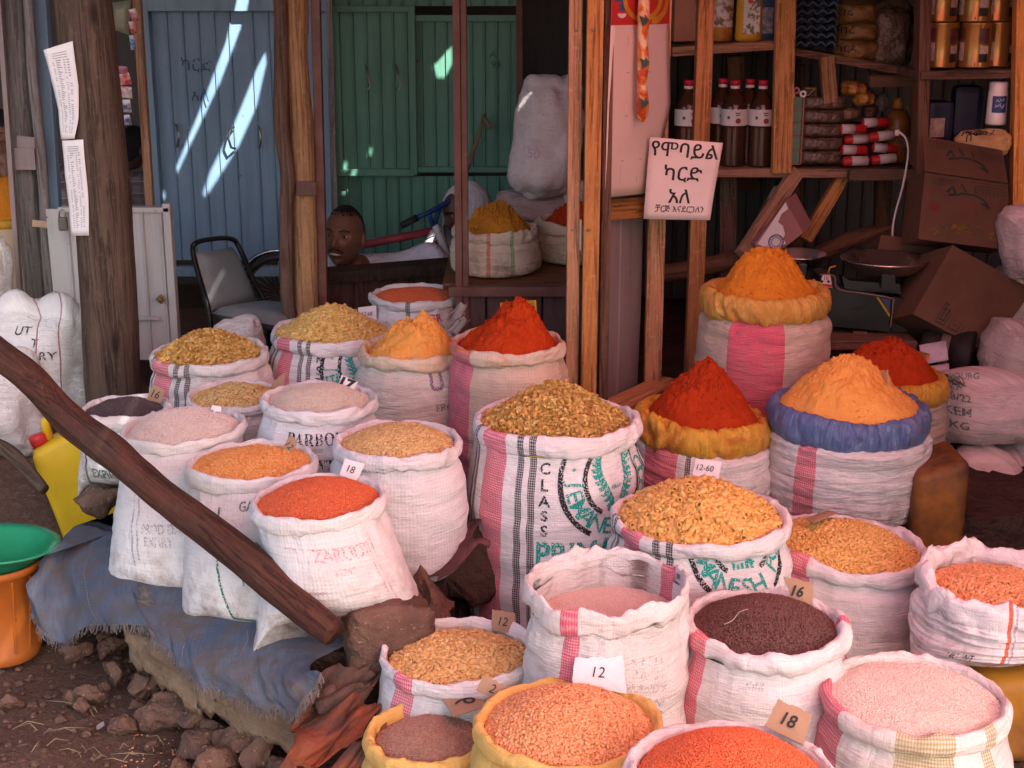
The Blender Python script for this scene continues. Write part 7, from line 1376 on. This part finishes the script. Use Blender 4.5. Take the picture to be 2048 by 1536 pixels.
scoop('powder_scoop', [(1715, 735), (1776, 738), (1781, 822), (1712, 830)], (4.14, 4.11, 4.06, 4.08), plain('cream_scoop', (.52, .38, .20), .45, (.42, .29, .14)), 'cream plastic scoop stuck in the pale orange powder', .05)
scoop('powder_scoop', [(1806, 692), (1862, 708), (1838, 768), (1790, 745)], (4.50, 4.50, 4.48, 4.48), plain('rust_scoop', (.28, .10, .04), .5, (.40, .22, .10)), 'rusty dusted scoop resting in the rear red powder', .05)
rag('scrap_cloth', [(893, 628), (924, 618), (926, 660), (900, 662)], (5.1, 5.1, 5.05, 5.05), 0, plain('dirty_cloth', (.42, .37, .33), .9, (.26, .22, .2), 12), 'dirty pale cloth scrap between the lentil sack and the planks', 21, .02, 14, 14)
# ================================================================== PEOPLE
def skin_mesh(J, E, sub=2):
    names = list(J); me = bpy.data.meshes.new('sk'); me.from_pydata([tuple(J[n][0]) for n in names], [(names.index(a), names.index(b)) for a, b in E], []); o = bpy.data.objects.new('sk', me); COL.objects.link(o)
    o.modifiers.new('s', 'SKIN'); 
    if not me.skin_vertices: 
        bm = bmesh.new(); bm.from_mesh(me); bm.verts.layers.skin.verify(); bm.to_mesh(me); bm.free()
    for i, n in enumerate(names): r = J[n][1]; me.skin_vertices[0].data[i].radius = (r, r) if isinstance(r, (int, float)) else r
    me.skin_vertices[0].data[0].use_root = True; m = o.modifiers.new('d', 'SUBSURF'); m.levels = m.render_levels = sub
    dg = bpy.context.evaluated_depsgraph_get(); out = bpy.data.meshes.new_from_object(o.evaluated_get(dg)); bpy.data.objects.remove(o); return out
def head_mesh():
    nu, nv = 72, 56; th = np.linspace(0, 2*math.pi, nu+1)[:-1]; ph = np.linspace(0.001, math.pi-.001, nv); T, P = np.meshgrid(th, ph); x = np.sin(P)*np.sin(T); y = -np.sin(P)*np.cos(T); z = np.cos(P)
    X, Y, Z = x*.076, y*.096, z*.118; lo = np.clip(-z, 0, 1); X = X*(1-.34*lo**1.4); Y = np.where(Y < 0, Y*(1-.06*lo), Y*(1-.45*lo**1.2)); fr = sm(.0, -.055, Y)
    g = lambda cx, cz, sx, sz: np.exp(-((X-cx)/sx)**2-((Z-cz)/sz)**2)
    dY = -.020*g(0, -.016, .011, .022)-.012*g(0, -.030, .016, .009)-.006*g(0, .034, .045, .010)+.012*(g(.031, .010, .017, .011)+g(-.031, .010, .017, .011))-.008*g(0, -.052, .024, .006)-.008*g(0, -.066, .021, .007)+.005*g(0, -.059, .026, .003)-.009*g(0, -.096, .020, .014)-.005*(g(.045, -.02, .018, .02)+g(-.045, -.02, .018, .02))+.004*g(0, -.078, .025, .006)
    Y = Y+dY*fr; V = np.stack([X.ravel(), Y.ravel(), Z.ravel()], 1); return V, grid_faces(nu, nv, True)
def person(label, head_c, head_R, J, E, skinm, hairm, cloth_m, clothJ=None, clothE=None, scarf=None, hair_z=.045, beard=False, base=None, hs=1.0, cloth_name='shirt', mouth=False):
    base = base or (head_c[0], head_c[1], 0.0); hc = Vector(head_c); HR = np.array(head_R)*hs
    bme = skin_mesh(J, E); hv, hf_ = head_mesh(); hw_ = hv@HR.T+np.array(hc)
    bm = bmesh.new(); bm.from_mesh(bme); hm = arrays_mesh('h', hw_, hf_, True); bm.from_mesh(hm)
    for sg in (-1, 1):                                                  # ears
        r = bmesh.ops.create_uvsphere(bm, u_segments=12, v_segments=8, radius=1); M_ = Matrix.Translation(hc) @ Matrix(head_R).to_4x4() @ Matrix.Translation((sg*.076*hs, .008, -.006)) @ Matrix.Rotation(sg*.35, 4, 'Z') @ Matrix.Diagonal((.008*hs, .020*hs, .032*hs, 1)); bmesh.ops.transform(bm, matrix=M_, verts=r['verts'])
    me = bpy.data.meshes.new('body'); bm.to_mesh(me); bm.free(); o = bpy.data.objects.new('tmp', me); COL.objects.link(o); m = o.modifiers.new('r', 'REMESH'); m.mode = 'VOXEL'; m.voxel_size = .0036; m.use_smooth_shade = True; m2 = o.modifiers.new('sm', 'SMOOTH'); m2.iterations = 2; m2.factor = .4
    dg = bpy.context.evaluated_depsgraph_get(); fin = bpy.data.meshes.new_from_object(o.evaluated_get(dg)); bpy.data.objects.remove(o)
    bm = bmesh.new(); bm.from_mesh(fin); bm.verts.ensure_lookup_table(); seen = set(); small = []
    for v0 in bm.verts:
        if v0.index in seen: continue
        st_, isl = [v0], []; seen.add(v0.index)
        while st_:
            x = st_.pop(); isl.append(x)
            for e in x.link_edges:
                y_ = e.other_vert(x)
                if y_.index not in seen: seen.add(y_.index); st_.append(y_)
        if len(isl) < .05*len(bm.verts): small += isl
    bmesh.ops.delete(bm, geom=small, context='VERTS'); bm.to_mesh(fin); bm.free(); fin.materials.clear(); nf = len(fin.polygons); co = np.empty(nf*3); fin.polygons.foreach_get('center', co); co = (co.reshape(-1, 3)-np.array(hc))@np.array(head_R)/hs; mi = np.zeros(nf, np.int32)
    lips = (np.abs(co[:, 0]) < .024) & (co[:, 2] < -.047) & (co[:, 2] > -.072) & (co[:, 1] < -.06); mi[lips] = 1
    fin.polygons.foreach_set('material_index', mi); lipm = plain('lips_'+skinm.name, tuple(x*.9 for x in (.16, .06, .05)), .5)
    root = link_mesh('person', fin, None, [skinm, lipm], base); tag(root, label, 'person')
    mb = MB()
    for sg in (-1, 1):
        c = hc+Matrix(head_R) @ Vector((sg*.031*hs, -.0715*hs, .009*hs)); mb.lathe([(.0001, -.0105), (.0055, -.0092), (.009, -.0052), (.0105, 0), (.009, .0052), (.0001, .0105)], c, 14, rot=Matrix(head_R) @ Euler((R(90), 0, 0)).to_matrix()); 
    part(mb, 'eyeballs', plain('eye_white', (.36, .31, .28), .4), root); mb = MB()
    for sg in (-1, 1): c = hc+Matrix(head_R) @ Vector((sg*.0305*hs, -.0805*hs, .009*hs)); mb.lathe([(.0001, .0022), (.004, .0015), (.0055, 0)], c, 12, rot=Matrix(head_R) @ Euler((R(90), 0, 0)).to_matrix(), cap=False)
    part(mb, 'irises', plain('iris_dark', (.02, .012, .010), .2), root); mb = MB()
    for sg in (-1, 1): mb.tube([hc+Matrix(head_R) @ Vector(p)*hs for p in ((sg*.014, -.094, .028), (sg*.030, -.092, .034), (sg*.048, -.078, .028))], .0028, 6)
    part(mb, 'eyebrows', hairm, root)
    if mouth:
        Q = lambda p: hc+Matrix(head_R) @ (Vector(p)*hs)
        mb = MB(); mb.tube([Q((-.021, -.084, -.0600)), Q((-.010, -.0925, -.0590)), Q((0, -.0945, -.0585)), Q((.010, -.0925, -.0590)), Q((.021, -.084, -.0600))], [.002, .0042, .0046, .0042, .002], 8); part(mb, 'teeth', plain('teeth', (.55, .48, .38), .4), root)
        mb = MB(); mb.tube([Q((-.030, -.078, -.052)), Q((-.015, -.0945, -.0415)), Q((0, -.0995, -.040)), Q((.015, -.0945, -.0415)), Q((.030, -.078, -.052))], [.0018, .0042, .0036, .0042, .0018], 8); part(mb, 'moustache', hairm, root)
    if not scarf:
        keep = hv[:, 2] > hair_z-.10*sm(-.02, .05, hv[:, 1])+.0*hv[:, 0]; V = hv*1.022+np.array([0, .001, .001]); V = V*(1+.012*fbm(hv[:, 0]*160, hv[:, 2]*160+hv[:, 1]*90, 3, 2))[:, None]; rz_ = random.Random(3); F = np.array([f for f in hf_ if keep[f].all() and (hv[f, 2].mean() > hair_z+.012-.10*float(sm(-.02, .05, hv[f, 1].mean())) or rz_.random() < .55)])
        link_mesh('hair', arrays_mesh('hair', V@HR.T+np.array(hc), F, True), root, hairm)
    if clothJ:
        cm = skin_mesh(clothJ, clothE); link_mesh(cloth_name, cm, root, cloth_m)
        for p in cm.polygons: p.use_smooth = True
    return root
def skinm(n, c): return plain(n, c, .5, tuple(x*.78 for x in c), 14, bump=.12, bscale=160, bdist=.001, spec=.4)
SK1 = skinm('brown_skin', (.16, .075, .047)); SK2 = skinm('dark_brown_skin', (.11, .05, .034)); HAIR = plain('black_hair', (.010, .009, .009), .8, (.016, .013, .012), 60, bump=.6, bscale=200)
def plaid(name, a, b, c):
    n = NT(name); t = n.n('SeparateXYZ'); n.l(n.coord('Object'), t.inputs[0]); f = lambda o, k, w_: n.math('GREATER_THAN', n.math('FRACT', n.math('MULTIPLY', o, k)), w_)
    col = n.mix(n.math('MULTIPLY', f(t.outputs[0], 16, .6), .55), a, b); col = n.mix(n.math('MULTIPLY', f(t.outputs[2], 16, .6), .55), col, b); col = n.mix(f(t.outputs[2], 16, .93), col, c); return n.fin(col, .85, n.bump(n.noise(n.coord('Object'), 14, 4), .6, .03), .1)
M_SHIRT = plain('lilac_shirt', (.60, .57, .62), .8, (.50, .47, .52), 7, bump=.7, bscale=12, bdist=.05, spec=.15); M_TRS = plain('dark_trousers', (.04, .04, .05), .9)
def seated(nk, look, lean, stool_z, side=1, arms=None):
    """joints of a sitting figure below the neck point nk; lean = offset from pelvis to chest"""
    nk = Vector(nk); ch = nk+Vector((0, .02, -.14))+lean*.2; pel = nk-Vector((0, 0, .50))+lean; J = {'pelvis': (pel, .13), 'belly': (pel.lerp(ch, .5), .125), 'chest': (ch, .135), 'neck0': (nk+Vector((0, 0, -.03)), .060), 'neck': (nk+Vector((0, -.005, .04)), .052)}
    E = [('pelvis', 'belly'), ('belly', 'chest'), ('chest', 'neck0'), ('neck0', 'neck')]
    for s_, n in ((-1, 'r'), (1, 'l')):
        sh = ch+Vector((s_*.17, 0, .08)); J['sh'+n] = (sh, .062); E.append(('chest', 'sh'+n)); ar = (arms or {}).get(n) or (sh+Vector((s_*.05, -.05, -.26)), sh+Vector((s_*.0, -.26, -.30)))
        el, ha = Vector(ar[0]), Vector(ar[1]); J['el'+n] = (el, .042); J['wr'+n] = (ha, .028); d = (ha-el).normalized(); J['pm'+n] = (ha+d*.07, (.036, .018)); E += [('sh'+n, 'el'+n), ('el'+n, 'wr'+n), ('wr'+n, 'pm'+n)]
        sx = d.cross(Vector((0, 0, 1))); sx = (sx if sx.length > .1 else Vector((1, 0, 0))).normalized(); up = sx.cross(d)
        for k, (o_, L_) in enumerate(((-.028, .060), (-.010, .072), (.009, .068), (.027, .052))):
            a = ha+d*.075+sx*o_; J[f'f{k}a{n}'] = (a, .0115); J[f'f{k}b{n}'] = (a+d*L_*.55-up*.008, .0105); J[f'f{k}c{n}'] = (a+d*L_*.9-up*.030, .0095); E += [('pm'+n, f'f{k}a{n}'), (f'f{k}a{n}', f'f{k}b{n}'), (f'f{k}b{n}', f'f{k}c{n}')]
        a = ha+d*.03-sx*.035; J['ta'+n] = (a, .011); J['tb'+n] = (a+d*.035-sx*.014-up*.01, .009); E += [('wr'+n, 'ta'+n), ('ta'+n, 'tb'+n)]
        kn = pel+Vector((s_*.13, -.36, .10)); an = Vector((kn.x, kn.y-.02, .10)); J['kn'+n] = (kn, .062); J['an'+n] = (an, .040); J['to'+n] = (Vector((an.x, an.y-.14, .04)), .035); E += [('pelvis', 'kn'+n), ('kn'+n, 'an'+n), ('an'+n, 'to'+n)]
    return J, E
def cloth_of(J, sleeves=('r', 'l'), k=1.13):
    CJ = {}; CE = []
    for n in ('pelvis', 'belly', 'chest'): CJ[n] = (J[n][0], J[n][1]*k)
    CJ['col'] = (J['neck0'][0]-Vector((0, 0, .012)), .072); CE = [('pelvis', 'belly'), ('belly', 'chest'), ('chest', 'col')]
    for n in sleeves:
        CJ['sh'+n] = (J['sh'+n][0], .080); CJ['el'+n] = (J['el'+n][0], .060); CJ['wr'+n] = (J['el'+n][0].lerp(J['wr'+n][0], .85), .045); CE += [('chest', 'sh'+n), ('sh'+n, 'el'+n), ('el'+n, 'wr'+n)]
    return CJ, CE
# the man behind the counter, bent forward and looking at the street
hc = at(688, 474, 6.16); HR = Euler((R(-6), R(4), R(-14))).to_matrix(); nk = hc+Vector((.045, .07, -.125)); J, E = seated(nk, None, Vector((.22, .24, .10)), .2, arms={'l': (nk+Vector((.33, .04, .05)), nk+Vector((.46, -.05, -.20))), 'r': (nk+Vector((-.22, .02, -.30)), nk+Vector((-.10, -.12, -.42)))}); CJ, CE = cloth_of(J)
st = thing('low_stool', 'low wooden stool under the man in the lilac shirt', 'stool', (J['pelvis'][0].x, J['pelvis'][0].y, 0)); pz = J['pelvis'][0].z-.12; mb = MB(); mb.box((J['pelvis'][0].x, J['pelvis'][0].y, pz-.02), (.34, .28, .03), bev=.004); part(mb, 'seat', W_DKX, st)
for sx in (-1, 1):
    for sy in (-1, 1): mb = MB(); mb.box((J['pelvis'][0].x+sx*.14, J['pelvis'][0].y+sy*.11, (pz-.035)/2), (.03, .03, pz-.035)); part(mb, 'leg', W_DKX, st)
person('man with cropped black hair and pale lilac shirt leaning behind the plank counter, looking out', hc, HR, J, E, SK1, HAIR, M_SHIRT, CJ, CE, hair_z=.082, hs=1.14, mouth=True)
# the woman in a white headscarf behind the maroon frame
hc = at(926, 424, 6.62); HR = Euler((R(14), 0, R(-58))).to_matrix(); nk = hc+Vector((.03, .03, -.13)); J, E = seated(nk, None, Vector((.05, .12, .0)), .2); CJ, CE = cloth_of(J)
wo = person('woman in a white headscarf, her face in shadow, behind the maroon frame', hc, HR, J, E, SK2, HAIR, plain('white_wrap', (.62, .62, .64), .85, (.52, .52, .54), 6, bump=.6, bscale=12, bdist=.04), CJ, CE, scarf=True, cloth_name='wrap')
nu, nv = 80, 40; V = []
for j in range(nv):
    for i in range(nu):
        a = 2*math.pi*i/nu; op = .62+.16*math.cos(a)*0+.20*abs(math.cos(a))**2; b = op+(math.pi-.02-op)*j/(nv-1); lx, lz, ly = math.sin(b)*math.sin(a), math.sin(b)*math.cos(a), -math.cos(b)
        lo = max(-lz-.15, 0); k = 1+.035*float(fbm(np.array([a*1.5]), np.array([b*2.2]), 5, 3)[0])+.02*math.sin(a*9+b*4)*max(-lz, 0); x, y, z = lx*.108*k, ly*.125*k, lz*.140*k
        V.append((x*(1+.9*lo), y*(1+.5*lo)+.012, z-lo*.09))
V = np.array(V); F = grid_faces(nu, nv, True)
sc_ = link_mesh('headscarf', arrays_mesh('headscarf', V@np.array(Euler((R(8), 0, R(-46))).to_matrix()).T+np.array(hc)+np.array((.012, 0, .004)), F, True), wo, plain('white_wrap', (.62, .62, .64))); md = sc_.modifiers.new('s', 'SOLIDIFY'); md.thickness = .005
# the man at the far left, hand at his mouth
hc = at(-2, 268, 6.95); HR = Euler((R(8), 0, R(35))).to_matrix(); nk = hc+Vector((.03, .05, -.14)); el = at(22, 415, 6.72); wr = at(12, 338, 6.76); J, E = seated(nk, None, Vector((.06, .10, .0)), .3, arms={'r': (el, wr), 'l': (at(122, 400, 6.85), at(140, 455, 6.7))}); CJ, CE = cloth_of(J)
person('man in a plaid shirt raising his hand to his mouth at the far left', hc, HR, J, E, SK1, HAIR, plaid('plaid_shirt', (.36, .32, .32), (.16, .11, .12), (.5, .45, .44)), CJ, CE, hair_z=.045)
hc = at(266, 296, 7.85); HR = Euler((R(20), 0, R(150))).to_matrix(); nk = hc+Vector((.0, .01, -.13)); J, E = seated(nk, None, Vector((.0, .05, .0)), .3); CJ, CE = cloth_of(J)
person('dark haired person in a striped wrap turned away beyond the big pole', hc, HR, J, E, SK2, HAIR, plaid('striped_wrap', (.30, .25, .26), (.17, .11, .12), (.42, .36, .36)), CJ, CE, hair_z=.0, cloth_name='wrap')
